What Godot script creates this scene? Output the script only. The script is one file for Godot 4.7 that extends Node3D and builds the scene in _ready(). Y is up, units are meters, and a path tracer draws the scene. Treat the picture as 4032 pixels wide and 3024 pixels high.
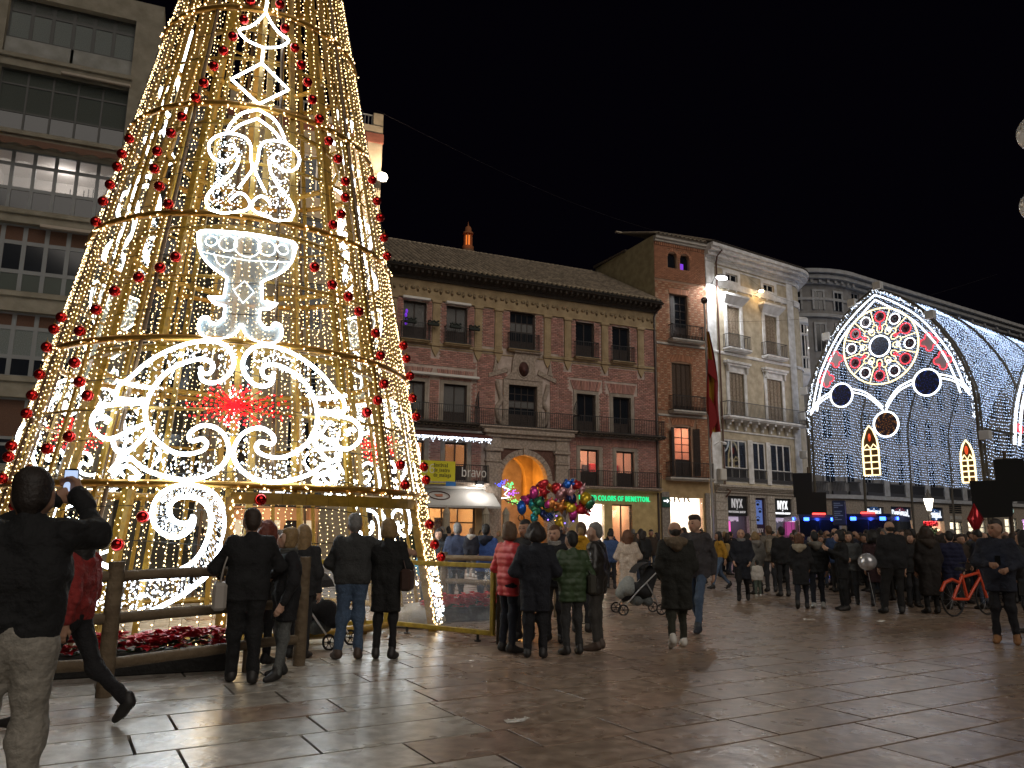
extends Node3D
# Night plaza: a giant cone of lights, arcaded facades, a gothic arch of LEDs and a crowd.

class MB:
	var v := PackedVector3Array()
	var n := PackedVector3Array()
	var ix := PackedInt32Array()
	var c := PackedColorArray()
	var uv := PackedVector2Array()
	var has_c := false
	var has_uv := false

	func tri(a: Vector3, b: Vector3, d: Vector3):
		var nn := (b - a).cross(d - a).normalized()
		var i := v.size()
		v.append(a); v.append(b); v.append(d)
		n.append(nn); n.append(nn); n.append(nn)
		ix.append(i); ix.append(i + 2); ix.append(i + 1)

	func quad(a: Vector3, b: Vector3, d: Vector3, e: Vector3):
		var nn := (b - a).cross(d - a).normalized()
		var i := v.size()
		v.append(a); v.append(b); v.append(d); v.append(e)
		n.append(nn); n.append(nn); n.append(nn); n.append(nn)
		ix.append(i); ix.append(i + 2); ix.append(i + 1)
		ix.append(i); ix.append(i + 3); ix.append(i + 2)

	func quv(a: Vector3, b: Vector3, d: Vector3, e: Vector3):
		has_uv = true
		while uv.size() < v.size(): uv.append(Vector2.ZERO)
		quad(a, b, d, e)
		uv.append(Vector2(0, 1)); uv.append(Vector2(1, 1)); uv.append(Vector2(1, 0)); uv.append(Vector2(0, 0))

	func hexa(p: Array):  # p[0..3] bottom ccw seen from above, p[4..7] top
		quad(p[3], p[2], p[1], p[0]); quad(p[4], p[5], p[6], p[7])
		quad(p[0], p[1], p[5], p[4]); quad(p[1], p[2], p[6], p[5])
		quad(p[2], p[3], p[7], p[6]); quad(p[3], p[0], p[4], p[7])

	func box(x0, y0, z0, x1, y1, z1):
		hexa([Vector3(x0, y0, z1), Vector3(x1, y0, z1), Vector3(x1, y0, z0), Vector3(x0, y0, z0), Vector3(x0, y1, z1), Vector3(x1, y1, z1), Vector3(x1, y1, z0), Vector3(x0, y1, z0)])

	func cbox(x0: float, y0: float, z0: float, x1: float, y1: float, z1: float, e: float):  # chamfered box
		var lo := Vector3(x0, y0, z0)
		var hi := Vector3(x1, y1, z1)
		var f := func(s: Vector3, axis: int) -> Vector3:
			var p := Vector3.ZERO
			for k in 3:
				var inn := 0.0 if k == axis else e
				p[k] = lo[k] + inn if s[k] < 0 else hi[k] - inn
			return p
		var S := [Vector3(-1, -1, 1), Vector3(1, -1, 1), Vector3(1, -1, -1), Vector3(-1, -1, -1), Vector3(-1, 1, 1), Vector3(1, 1, 1), Vector3(1, 1, -1), Vector3(-1, 1, -1)]
		var faces := [[3, 2, 1, 0, 1], [4, 5, 6, 7, 1], [0, 1, 5, 4, 2], [1, 2, 6, 5, 0], [2, 3, 7, 6, 2], [3, 0, 4, 7, 0]]
		for q in faces:
			quad(f.call(S[q[0]], q[4]), f.call(S[q[1]], q[4]), f.call(S[q[2]], q[4]), f.call(S[q[3]], q[4]))
		for q in [[0, 1, 1, 2], [1, 2, 1, 0], [2, 3, 1, 2], [3, 0, 1, 0], [5, 4, 1, 2], [6, 5, 1, 0], [7, 6, 1, 2], [4, 7, 1, 0], [1, 5, 0, 2], [2, 6, 2, 0], [3, 7, 0, 2], [0, 4, 2, 0]]:
			out_quad(f.call(S[q[0]], q[2]), f.call(S[q[1]], q[2]), f.call(S[q[1]], q[3]), f.call(S[q[0]], q[3]), (lo + hi) * 0.5)
		for q in 8:
			var a: Vector3 = f.call(S[q], 0); var b: Vector3 = f.call(S[q], 1); var d: Vector3 = f.call(S[q], 2)
			if (b - a).cross(d - a).dot(S[q]) > 0: tri(a, b, d)
			else: tri(a, d, b)

	func out_quad(a: Vector3, b: Vector3, d: Vector3, e: Vector3, ctr: Vector3):
		if (b - a).cross(d - a).dot(a - ctr) > 0: quad(a, b, d, e)
		else: quad(a, e, d, b)

	func bar(a: Vector3, b: Vector3, w: float, h: float, up := Vector3.UP):  # box beam from a to b
		var d := (b - a).normalized()
		var s := d.cross(up)
		if s.length() < 0.01: s = d.cross(Vector3.RIGHT)
		s = s.normalized() * w * 0.5
		var u := s.cross(d).normalized() * h * 0.5
		hexa([a - s - u, a + s - u, b + s - u, b - s - u, a - s + u, a + s + u, b + s + u, b - s + u])

	func tube(p: PackedVector3Array, r: float, sides := 6, closed := false, r1 := -1.0, caps := true):
		var m := p.size()
		if m < 2: return
		if r1 < 0: r1 = r
		var base := v.size()
		var up := Vector3.UP
		var t0 := (p[1] - p[0]).normalized()
		if absf(t0.dot(up)) > 0.95: up = Vector3.RIGHT
		var side := t0.cross(up).normalized()
		for i in m:
			var t: Vector3
			if closed: t = p[(i + 1) % m] - p[(i + m - 1) % m]
			else: t = p[mini(i + 1, m - 1)] - p[maxi(i - 1, 0)]
			t = t.normalized()
			side = (side - t * side.dot(t)).normalized()
			var b := t.cross(side)
			var rr := lerpf(r, r1, float(i) / (m - 1))
			for k in sides:
				var a := TAU * k / sides
				var nn := side * cos(a) + b * sin(a)
				v.append(p[i] + nn * rr)
				n.append(nn)
		var rings := m if closed else m - 1
		for i in rings:
			var j := (i + 1) % m
			for k in sides:
				var k2 := (k + 1) % sides
				var A := base + i * sides + k; var B := base + i * sides + k2; var C := base + j * sides + k2; var D := base + j * sides + k
				ix.append(A); ix.append(C); ix.append(B); ix.append(A); ix.append(D); ix.append(C)
		if not closed and caps:
			for e in 2:
				var i := 0 if e == 0 else m - 1
				var nn := (p[0] - p[1]).normalized() if e == 0 else (p[m - 1] - p[m - 2]).normalized()
				var s := v.size()
				for k in sides:
					v.append(v[base + i * sides + k]); n.append(nn)
				for k in range(1, sides - 1):
					if e == 0: ix.append(s); ix.append(s + k); ix.append(s + k + 1)
					else: ix.append(s); ix.append(s + k + 1); ix.append(s + k)

	func lathe(prof: Array, segs := 16, xf := Transform3D(), flat := false):
		var m := prof.size()
		var base := v.size()
		for i in m:
			var q: Vector2 = prof[i]
			var t: Vector2 = (prof[mini(i + 1, m - 1)] - prof[maxi(i - 1, 0)])
			var nn2 := Vector2(t.y, -t.x).normalized()
			for k in segs + 1:
				var a := TAU * k / segs
				v.append(xf * Vector3(cos(a) * q.x, q.y, sin(a) * q.x))
				n.append((xf.basis * Vector3(cos(a) * nn2.x, nn2.y, sin(a) * nn2.x)).normalized())
		for i in m - 1:
			for k in segs:
				var A := base + i * (segs + 1) + k; var B := A + 1; var D := A + segs + 1; var C := D + 1
				ix.append(A); ix.append(B); ix.append(C); ix.append(A); ix.append(C); ix.append(D)

	func ball(ctr: Vector3, r: Vector3, segs := 12, rows := 8, bas := Basis()):
		var pr := []
		for i in rows + 1:
			var a := -PI / 2 + PI * i / rows
			pr.append(Vector2(maxf(cos(a), 0.0005), sin(a)))
		lathe(pr, segs, Transform3D(bas * Basis.from_scale(r), ctr))

	func cyl(a: Vector3, b: Vector3, r: float, sides := 10, r1 := -1.0):
		tube(PackedVector3Array([a, b]), r, sides, false, r1)

	func prism(poly: PackedVector2Array, z0: float, z1: float, xf := Transform3D()):
		if Geometry2D.is_polygon_clockwise(poly): poly.reverse()
		var t := Geometry2D.triangulate_polygon(poly)
		for i in range(0, t.size(), 3):
			var a := poly[t[i]]; var b := poly[t[i + 1]]; var d := poly[t[i + 2]]
			if (b - a).cross(d - a) < 0:
				var e := b; b = d; d = e
			tri(xf * Vector3(a.x, a.y, z1), xf * Vector3(b.x, b.y, z1), xf * Vector3(d.x, d.y, z1))
			tri(xf * Vector3(a.x, a.y, z0), xf * Vector3(d.x, d.y, z0), xf * Vector3(b.x, b.y, z0))
		for i in poly.size():
			var a := poly[i]; var b := poly[(i + 1) % poly.size()]
			quad(xf * Vector3(a.x, a.y, z0), xf * Vector3(b.x, b.y, z0), xf * Vector3(b.x, b.y, z1), xf * Vector3(a.x, a.y, z1))

	func add(o: MB, xf := Transform3D(), col = null):
		var base := v.size()
		if col != null or o.has_c:
			has_c = true
			while c.size() < base: c.append(Color.WHITE)
		for i in o.v.size():
			v.append(xf * o.v[i])
			n.append((xf.basis * o.n[i]).normalized())
			if has_c: c.append(col if col != null else (o.c[i] if o.has_c else Color.WHITE))
		var flip := xf.basis.determinant() < 0
		for i in range(0, o.ix.size(), 3):
			ix.append(base + o.ix[i])
			ix.append(base + o.ix[i + (2 if flip else 1)]); ix.append(base + o.ix[i + (1 if flip else 2)])

	func mesh() -> ArrayMesh:
		var m := ArrayMesh.new()
		if v.size() == 0: return m
		var a := []
		a.resize(Mesh.ARRAY_MAX)
		a[Mesh.ARRAY_VERTEX] = v; a[Mesh.ARRAY_NORMAL] = n; a[Mesh.ARRAY_INDEX] = ix
		if has_c:
			while c.size() < v.size(): c.append(Color.WHITE)
			a[Mesh.ARRAY_COLOR] = c
		if has_uv:
			while uv.size() < v.size(): uv.append(Vector2.ZERO)
			a[Mesh.ARRAY_TEX_UV] = uv
		m.add_surface_from_arrays(Mesh.PRIMITIVE_TRIANGLES, a)
		return m

var rng := RandomNumberGenerator.new()
var mats := {}
var tex := {}

func V(x, y, z) -> Vector3: return Vector3(x, y, z)

func tag(o, label, category, group = "", kind = ""):
	if label: o.set_meta("label", label)
	if category: o.set_meta("category", category)
	if group: o.set_meta("group", group)
	if kind: o.set_meta("kind", kind)
	return o

func thing(called: String, label: String, category: String, xf := Transform3D(), group := "") -> Node3D:
	var o := Node3D.new()
	o.name = called
	o.transform = xf
	add_child(o, true)
	return tag(o, label, category, group)

func part(called: String, shape, material: Material, parent: Node, xf := Transform3D()) -> MeshInstance3D:
	var o := MeshInstance3D.new()
	o.name = called
	o.mesh = shape.mesh() if shape is MB else shape
	o.material_override = material
	o.transform = xf
	if called.ends_with("light_bulbs"): o.set_meta("kind", "stuff")
	parent.add_child(o, true)
	return o

func copies(called: String, mesh: Mesh, material: Material, parent: Node, xfs: Array, cols = null) -> MultiMeshInstance3D:
	var mm := MultiMesh.new()
	mm.transform_format = MultiMesh.TRANSFORM_3D
	mm.use_colors = cols != null
	mm.mesh = mesh
	mm.instance_count = xfs.size()
	for i in xfs.size():
		mm.set_instance_transform(i, xfs[i])
		if cols != null: mm.set_instance_color(i, cols[i])
	var o := MultiMeshInstance3D.new()
	o.name = called
	o.multimesh = mm
	o.material_override = material
	o.set_meta("kind", "stuff")
	parent.add_child(o, true)
	return o

func lin(r, g, b) -> Color: return Color(r, g, b).linear_to_srgb()

func ntex(key: String, freq: float, oct: int, lo: Color, hi: Color, normal := false, bump := 4.0, typ := FastNoiseLite.TYPE_SIMPLEX_SMOOTH, size := 512) -> NoiseTexture2D:
	if tex.has(key): return tex[key]
	var f := FastNoiseLite.new()
	f.seed = hash(key) % 9999
	f.noise_type = typ
	f.frequency = freq
	f.fractal_octaves = oct
	var t := NoiseTexture2D.new()
	t.width = size; t.height = size
	t.seamless = true
	t.noise = f
	if normal:
		t.as_normal_map = true
		t.bump_strength = bump
	else:
		var g := Gradient.new()
		g.set_color(0, lo); g.set_color(1, hi)
		t.color_ramp = g
	tex[key] = t
	return t

# plain material from linear base colour; surf picks a relief/tone pattern
func m(key: String, r: float, g: float, b: float, rough := 0.8, surf := "", metal := 0.0) -> StandardMaterial3D:
	if mats.has(key): return mats[key]
	var x := StandardMaterial3D.new()
	x.resource_name = key
	x.albedo_color = lin(r, g, b)
	x.roughness = rough
	x.metallic = metal
	match surf:
		"cloth":
			x.normal_enabled = true
			x.normal_texture = ntex("cloth_n", 0.03, 4, Color.BLACK, Color.WHITE, true, 6.0)
			x.albedo_texture = ntex("cloth_c", 0.02, 4, Color(0.72, 0.72, 0.72), Color(1, 1, 1))
			x.uv1_triplanar = true; x.uv1_scale = Vector3.ONE * 2.2
		"plaster":
			x.normal_enabled = true
			x.normal_texture = ntex("pl_n", 0.05, 5, Color.BLACK, Color.WHITE, true, 2.0)
			x.normal_scale = 0.3
			x.albedo_texture = ntex("pl_c", 0.012, 6, Color(0.8, 0.79, 0.77), Color(1, 1, 1))
			x.uv1_triplanar = true; x.uv1_scale = Vector3.ONE * 0.22
		"stone":
			x.normal_enabled = true
			x.normal_texture = ntex("st_n", 0.04, 5, Color.BLACK, Color.WHITE, true, 2.5)
			x.albedo_texture = ntex("st_c", 0.02, 6, Color(0.7, 0.68, 0.66), Color(1, 1, 1))
			x.uv1_triplanar = true; x.uv1_scale = Vector3.ONE * 0.5
		"wood":
			x.normal_enabled = true
			x.normal_texture = ntex("wd_n", 0.03, 4, Color.BLACK, Color.WHITE, true, 5.0)
			x.albedo_texture = ntex("wd_c", 0.015, 5, Color(0.7, 0.66, 0.62), Color(1, 1, 1))
			x.uv1_triplanar = true; x.uv1_scale = Vector3(0.6, 0.6, 0.6)
		"metal":
			x.albedo_texture = ntex("mt_c", 0.02, 4, Color(0.7, 0.68, 0.64), Color(1, 1, 1))
			x.uv1_triplanar = true; x.uv1_scale = Vector3.ONE * 0.7
		"vc":
			x.vertex_color_use_as_albedo = true
	mats[key] = x
	return x

func glow(key: String, r: float, g: float, b: float, e: float) -> StandardMaterial3D:
	if mats.has(key): return mats[key]
	var x := StandardMaterial3D.new()
	x.resource_name = key
	x.albedo_color = lin(minf(r, 0.8), minf(g, 0.8), minf(b, 0.8))
	x.roughness = 0.5
	x.emission_enabled = true
	x.emission = lin(r, g, b)
	x.emission_energy_multiplier = e
	mats[key] = x
	return x

func glass(key: String, r: float, g: float, b: float, alpha: float, rough := 0.03) -> StandardMaterial3D:
	if mats.has(key): return mats[key]
	var x := StandardMaterial3D.new()
	x.resource_name = key
	x.albedo_color = Color(r, g, b, alpha)
	x.transparency = BaseMaterial3D.TRANSPARENCY_ALPHA
	x.roughness = rough
	mats[key] = x
	return x

func lamp(called: String, at: Vector3, col: Color, energy: float, size: float, parent: Node = self):
	var l := OmniLight3D.new()
	l.name = called
	l.light_color = col
	l.light_energy = energy
	l.light_size = size
	l.omni_range = 80.0
	l.omni_attenuation = 2.0
	l.shadow_enabled = true
	l.position = at
	parent.add_child(l, true)
	return l

func area(called: String, xf: Transform3D, size: Vector2, col: Color, energy: float, parent: Node = self):
	var l := AreaLight3D.new()
	l.name = called
	l.light_color = col
	l.light_energy = energy
	l.area_size = size
	l.area_range = 60.0
	l.shadow_enabled = true
	l.transform = xf
	parent.add_child(l, true)
	return l

# local frame on a facade: x along the wall, y up, z out of the wall towards the plaza
func frame_at(px: float, pz: float, az: float) -> Transform3D:
	var a := deg_to_rad(az)
	return Transform3D(Basis(V(sin(a), 0, -cos(a)), Vector3.UP, V(cos(a), 0, sin(a))), V(px, 0, pz))

func at_yaw(p: Vector3, yaw_deg: float, s := 1.0) -> Transform3D:
	return Transform3D(Basis(Vector3.UP, deg_to_rad(yaw_deg)).scaled(Vector3.ONE * s), p)

func spline(p: Array, per := 5, closed := false) -> PackedVector3Array:  # Catmull-Rom through points
	var out := PackedVector3Array()
	var k := p.size()
	var spans := k if closed else k - 1
	for i in spans:
		var a: Vector3 = p[(i - 1 + k) % k] if closed else p[maxi(i - 1, 0)]
		var b: Vector3 = p[i]
		var c: Vector3 = p[(i + 1) % k]
		var d: Vector3 = p[(i + 2) % k] if closed else p[mini(i + 2, k - 1)]
		for j in per:
			out.append(b.cubic_interpolate(c, a, d, float(j) / per))
	if not closed: out.append(p[k - 1])
	return out

func arc_pts(cx: float, cy: float, r: float, a0: float, a1: float, steps: int, z := 0.0) -> PackedVector3Array:
	var out := PackedVector3Array()
	for i in steps + 1:
		var a := deg_to_rad(lerpf(a0, a1, float(i) / steps))
		out.append(V(cx + r * cos(a), cy + r * sin(a), z))
	return out

func lettering(called: String, text: String, h: float, material: Material, parent: Node, xf: Transform3D, font := "Droid Sans", bold := 700, depth := 0.03, width := 0.0, align := HORIZONTAL_ALIGNMENT_CENTER) -> MeshInstance3D:
	var t := TextMesh.new()
	var f := SystemFont.new()
	f.font_names = PackedStringArray([font])
	f.font_weight = bold
	t.font = f
	t.text = text
	t.font_size = 32
	t.pixel_size = h / 23.0
	t.depth = depth
	t.curve_step = 2.0
	t.horizontal_alignment = align
	t.vertical_alignment = VERTICAL_ALIGNMENT_CENTER
	var o := part(called, t, material, parent, xf)
	if width > 0:
		var w := t.get_aabb().size.x
		if w > 0.001: o.scale = V(width / w, 1, 1)
	return o

# ---------- building helpers ----------
func wall_sheet(b: MB, x0: float, x1: float, y0: float, y1: float, holes: Array, depth := 0.3, z := 0.0):
	var xs := [x0, x1]; var ys := [y0, y1]
	for h in holes:
		for k in 2:
			var x = h[0 if k == 0 else 2]; var y = h[1 if k == 0 else 3]
			if x > x0 and x < x1: xs.append(x)
			if y > y0 and y < y1: ys.append(y)
	xs.sort(); ys.sort()
	for i in xs.size() - 1:
		if xs[i + 1] - xs[i] < 0.001: continue
		for j in ys.size() - 1:
			if ys[j + 1] - ys[j] < 0.001: continue
			var cx = (xs[i] + xs[i + 1]) / 2; var cy = (ys[j] + ys[j + 1]) / 2
			var open := false
			for h in holes:
				if cx > h[0] and cx < h[2] and cy > h[1] and cy < h[3]: open = true
			if not open: b.quad(V(xs[i], ys[j], z), V(xs[i + 1], ys[j], z), V(xs[i + 1], ys[j + 1], z), V(xs[i], ys[j + 1], z))
	for h in holes:
		var z2 := z - depth
		b.quad(V(h[0], h[1], z), V(h[0], h[3], z), V(h[0], h[3], z2), V(h[0], h[1], z2))
		b.quad(V(h[2], h[3], z), V(h[2], h[1], z), V(h[2], h[1], z2), V(h[2], h[3], z2))
		b.quad(V(h[0], h[3], z), V(h[2], h[3], z), V(h[2], h[3], z2), V(h[0], h[3], z2))
		b.quad(V(h[2], h[1], z), V(h[0], h[1], z), V(h[0], h[1], z2), V(h[2], h[1], z2))

# a window: frame and bars are one mesh, each pane a mesh of its own under it
func window(parent: Node, x0: float, y0: float, x1: float, y1: float, z: float, cols: int, rows: Array, fw: float, bar: float, fmat: Material, pmat, called := "window") -> MeshInstance3D:
	var f := MB.new()
	f.box(x0, y0, z, x0 + fw, y1, z + 0.07); f.box(x1 - fw, y0, z, x1, y1, z + 0.07)
	f.box(x0 + fw, y1 - fw, z, x1 - fw, y1, z + 0.07); f.box(x0 + fw, y0, z, x1 - fw, y0 + fw, z + 0.07)
	var ix0 := x0 + fw; var ix1 := x1 - fw; var iy0 := y0 + fw; var iy1 := y1 - fw
	var o := MeshInstance3D.new()
	o.name = called
	for i in range(1, cols):
		var x := lerpf(ix0, ix1, float(i) / cols)
		f.box(x - bar / 2, iy0, z + 0.005, x + bar / 2, iy1, z + 0.06)
	var ys := [0.0] + rows + [1.0]
	for j in range(1, ys.size() - 1):
		var y := lerpf(iy0, iy1, ys[j])
		f.box(ix0, y - bar / 2, z + 0.01, ix1, y + bar / 2, z + 0.055)
	o.mesh = f.mesh(); o.material_override = fmat
	parent.add_child(o, true)
	for i in cols:
		for j in ys.size() - 1:
			var p := MB.new()
			p.box(lerpf(ix0, ix1, float(i) / cols), lerpf(iy0, iy1, ys[j]), z + 0.022, lerpf(ix0, ix1, float(i + 1) / cols), lerpf(iy0, iy1, ys[j + 1]), z + 0.03)
			part("pane", p, pmat[mini(j, pmat.size() - 1)] if pmat is Array else pmat, o)
	return o

# wooden shutter doors with raised panels
func shutter(parent: Node, x0: float, y0: float, x1: float, y1: float, z: float, leaves: int, mat: Material):
	var w := (x1 - x0) / leaves
	for i in leaves:
		var b := MB.new()
		var a := x0 + i * w + 0.012; var c := a + w - 0.024
		b.box(a, y0, z, c, y1, z + 0.03)
		var hh := y1 - y0
		for s in [[0.04, 0.3], [0.33, 0.96]]:
			b.cbox(a + 0.05, y0 + hh * s[0], z + 0.03, c - 0.05, y0 + hh * s[1], z + 0.055, 0.012)
		part("shutter", b, mat, parent)

func balcony(parent: Node, x0: float, x1: float, y: float, h: float, out: float, step: float, mat: Material, fmat: Material, base := 0.12, belly := 0.0):
	var f := MB.new()
	f.cbox(x0 - 0.06, y - base, 0.0, x1 + 0.06, y, out + 0.06, 0.02)
	f.cbox(x0 - 0.02, y - base - 0.08, 0.0, x1 + 0.02, y - base, out - 0.03, 0.02)
	part("balcony_floor", f, fmat, parent)
	var b := MB.new()
	for yy in [y + 0.05, y + h]:
		b.box(x0, yy - 0.02, out - 0.04, x1, yy + 0.02, out)
		b.box(x0, yy - 0.02, 0.0, x0 + 0.03, yy + 0.02, out); b.box(x1 - 0.03, yy - 0.02, 0.0, x1, yy + 0.02, out)
	var nn := int((x1 - x0) / step)
	for i in nn + 1:
		var x := lerpf(x0 + 0.012, x1 - 0.012, float(i) / nn)
		b.box(x - 0.011, y, out - 0.031, x + 0.011, y + h, out - 0.009)
		if belly > 0: b.box(x - 0.011, y + 0.05, out - 0.009, x + 0.011, y + 0.28, out + belly)
	var sn := maxi(2, int(out / step))
	for i in sn:
		var zz := out * float(i) / sn
		b.box(x0 + 0.004, y, zz, x0 + 0.026, y + h, zz + 0.022); b.box(x1 - 0.026, y, zz, x1 - 0.004, y + h, zz + 0.022)
	part("railing", b, mat, parent)

func shell(parent: Node, x0: float, x1: float, y1: float, back: float, mat: Material, roofmat: Material, front_room := 3.0):
	var b := MB.new()
	b.box(x0, 0, -back, x0 + 0.3, y1, -0.004); b.box(x1 - 0.3, 0, -back, x1, y1, -0.004)
	b.box(x0 + 0.3, 0, -back, x1 - 0.3, y1, -back + 0.3)
	b.box(x0 + 0.3, 0, -front_room - 0.2, x1 - 0.3, y1, -front_room)
	part("wall", b, mat, parent)
	var r := MB.new()
	r.box(x0 + 0.31, y1 - 0.25, -back + 0.31, x1 - 0.31, y1 - 0.01, -0.31)
	part("roof_slab", r, roofmat, parent)

func brick_rows(out: Array, x0: float, x1: float, y0: float, y1: float, skip: Array, lw := 0.30, lh := 0.108, bond := 0.5):
	var row := 0
	var y := y0
	while y + lh <= y1 + 0.01:
		var x := x0 - lw * (bond if row % 2 else 0.0)
		while x < x1:
			var a := maxf(x, x0); var c := minf(x + lw - 0.028, x1)
			if c - a > 0.06:
				var ok := true
				for s in skip:
					if c > s[0] and a < s[2] and y + lh - 0.03 > s[1] and y < s[3]:
						if a < s[0] - 0.08 and c > s[0]: c = s[0]
						elif c > s[2] + 0.08 and a < s[2]: a = s[2]
						else: ok = false
						if not ok: break
				if ok and c - a > 0.05:
					out.append(Transform3D(Basis.from_scale(V(c - a, lh - 0.032, 0.05 + rng.randf() * 0.012)), V((a + c) / 2, y + lh / 2, 0.0)))
			x += lw
		y += lh
		row += 1

func fan_bricks(out: Array, cx: float, w: float, y0: float, y1: float, spread: float, nb: int, rise := 0.0):
	for i in nb:
		var t := (i + 0.5) / nb * 2.0 - 1.0
		var a := -t * spread
		var x0 := cx + t * w / 2
		var up := rise * (1.0 - t * t)
		var hgt := (y1 - y0)
		var c := V(x0 + sin(-a) * hgt / 2, y0 + up + hgt / 2, 0.004)
		out.append(Transform3D(Basis(V(0, 0, 1), a) * Basis.from_scale(V(w / nb * 0.72, hgt / cos(a) * 0.98, 0.07)), c))

func unit_box() -> ArrayMesh:
	if not mats.has("ubox"):
		var b := MB.new()
		b.box(-0.5, -0.5, 0.0, 0.5, 0.5, 1.0)
		mats["ubox"] = b.mesh()
	return mats["ubox"]

func tint(nn: int, spread: float, warm := 0.0) -> Array:
	var o := []
	for i in nn:
		var k := 1.0 + rng.randf_range(-spread, spread)
		o.append(Color(k * (1 + warm * rng.randf()), k, k * (1 - warm * 0.5 * rng.randf())))
	return o

func barrel_tile(l := 0.42, r := 0.095) -> MB:
	var b := MB.new()
	var k := 6
	for i in k:
		var a0 := PI * i / k; var a1 := PI * (i + 1) / k
		var r2 := r * 0.82
		b.quad(V(cos(a0) * r, sin(a0) * r, 0), V(cos(a0) * r2, sin(a0) * r2, -l), V(cos(a1) * r2, sin(a1) * r2, -l), V(cos(a1) * r, sin(a1) * r, 0))
		b.quad(V(cos(a0) * r, sin(a0) * r, 0), V(cos(a1) * r, sin(a1) * r, 0), V(cos(a1) * r * .8, sin(a1) * r * .8, 0), V(cos(a0) * r * .8, sin(a0) * r * .8, 0))
	return b

# rows of barrel tiles on a slope that rises from (y, z) by "rise" over "run" (into -z)
func tiled_roof(parent: Node, x0: float, x1: float, y: float, z: float, rise: float, run: float, mat: Material, basemat: Material, front_as_parts := true, pitch := 0.25):
	var ang := atan2(rise, run)
	var l := sqrt(rise * rise + run * run)
	var base := MB.new()
	base.hexa([V(x0, y - 0.06, z), V(x1, y - 0.06, z), V(x1, y + rise - 0.06, z - run), V(x0, y + rise - 0.06, z - run), V(x0, y, z), V(x1, y, z), V(x1, y + rise, z - run), V(x0, y + rise, z - run)])
	part("roof_deck", base, basemat, parent)
	var tm := barrel_tile(0.42, pitch * 0.39).mesh()
	var xs := []; var cs := []
	var cols := int((x1 - x0) / pitch)
	var nrow := int(l / 0.36)
	for i in cols:
		for j in nrow:
			var s := j * 0.36 - 0.04
			var bas := Basis(V(1, 0, 0), ang + 0.03 + rng.randf_range(-.02, .02)).rotated(V(0, 1, 0), rng.randf_range(-0.05, 0.05))
			var p := V(x0 + (i + 0.5) * pitch + rng.randf_range(-.012, .012), y + sin(ang) * s + 0.02, z - cos(ang) * s)
			if j == 0 and front_as_parts: part("roof_tile", tm, mat, parent, Transform3D(bas, p))
			else:
				xs.append(Transform3D(bas, p)); cs.append(Color.WHITE * rng.randf_range(0.6, 1.15))
	copies("roof_tiles", tm, m("tiles_rest", 0.26, 0.21, 0.155, 0.8, "vc"), parent, xs, cs)
	var rt := MB.new()
	for i in int((x1 - x0) / 0.42):
		rt.add(barrel_tile(0.46, 0.13), Transform3D(Basis(V(0, 1, 0), PI / 2), V(x0 + i * 0.42, y + rise, z - run)))
	part("ridge_tiles", rt, mat, parent)

func lit_room(parent: Node, x0: float, x1: float, y0: float, y1: float, z0: float, depth: float, wallmat: Material, col: Color, energy: float, floor_mat: Material = null):
	var b := MB.new()
	var z1 := z0 - depth
	b.box(x0 - 0.1, y0, z1 - 0.1, x1 + 0.1, y1, z1)
	b.box(x0 - 0.1, y0, z1, x0, y1, z0); b.box(x1, y0, z1, x1 + 0.1, y1, z0)
	b.box(x0 - 0.1, y1, z1 - 0.1, x1 + 0.1, y1 + 0.1, z0); b.box(x0 - 0.1, y0 - 0.1, z1 - 0.1, x1 + 0.1, y0, z0)
	part("room", b, wallmat, parent)
	lamp("room_light", V((x0 + x1) / 2, y1 - 0.35, z0 - depth * 0.5), col, energy, 0.25, parent)

func cornice(b: MB, x0: float, x1: float, y: float, steps: Array):  # steps: [height, projection] from the bottom up
	var yy := y
	for s in steps:
		b.cbox(x0 - s[1] * 0.0, yy, -0.05, x1, yy + s[0], s[1], 0.012)
		yy += s[0]

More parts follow.
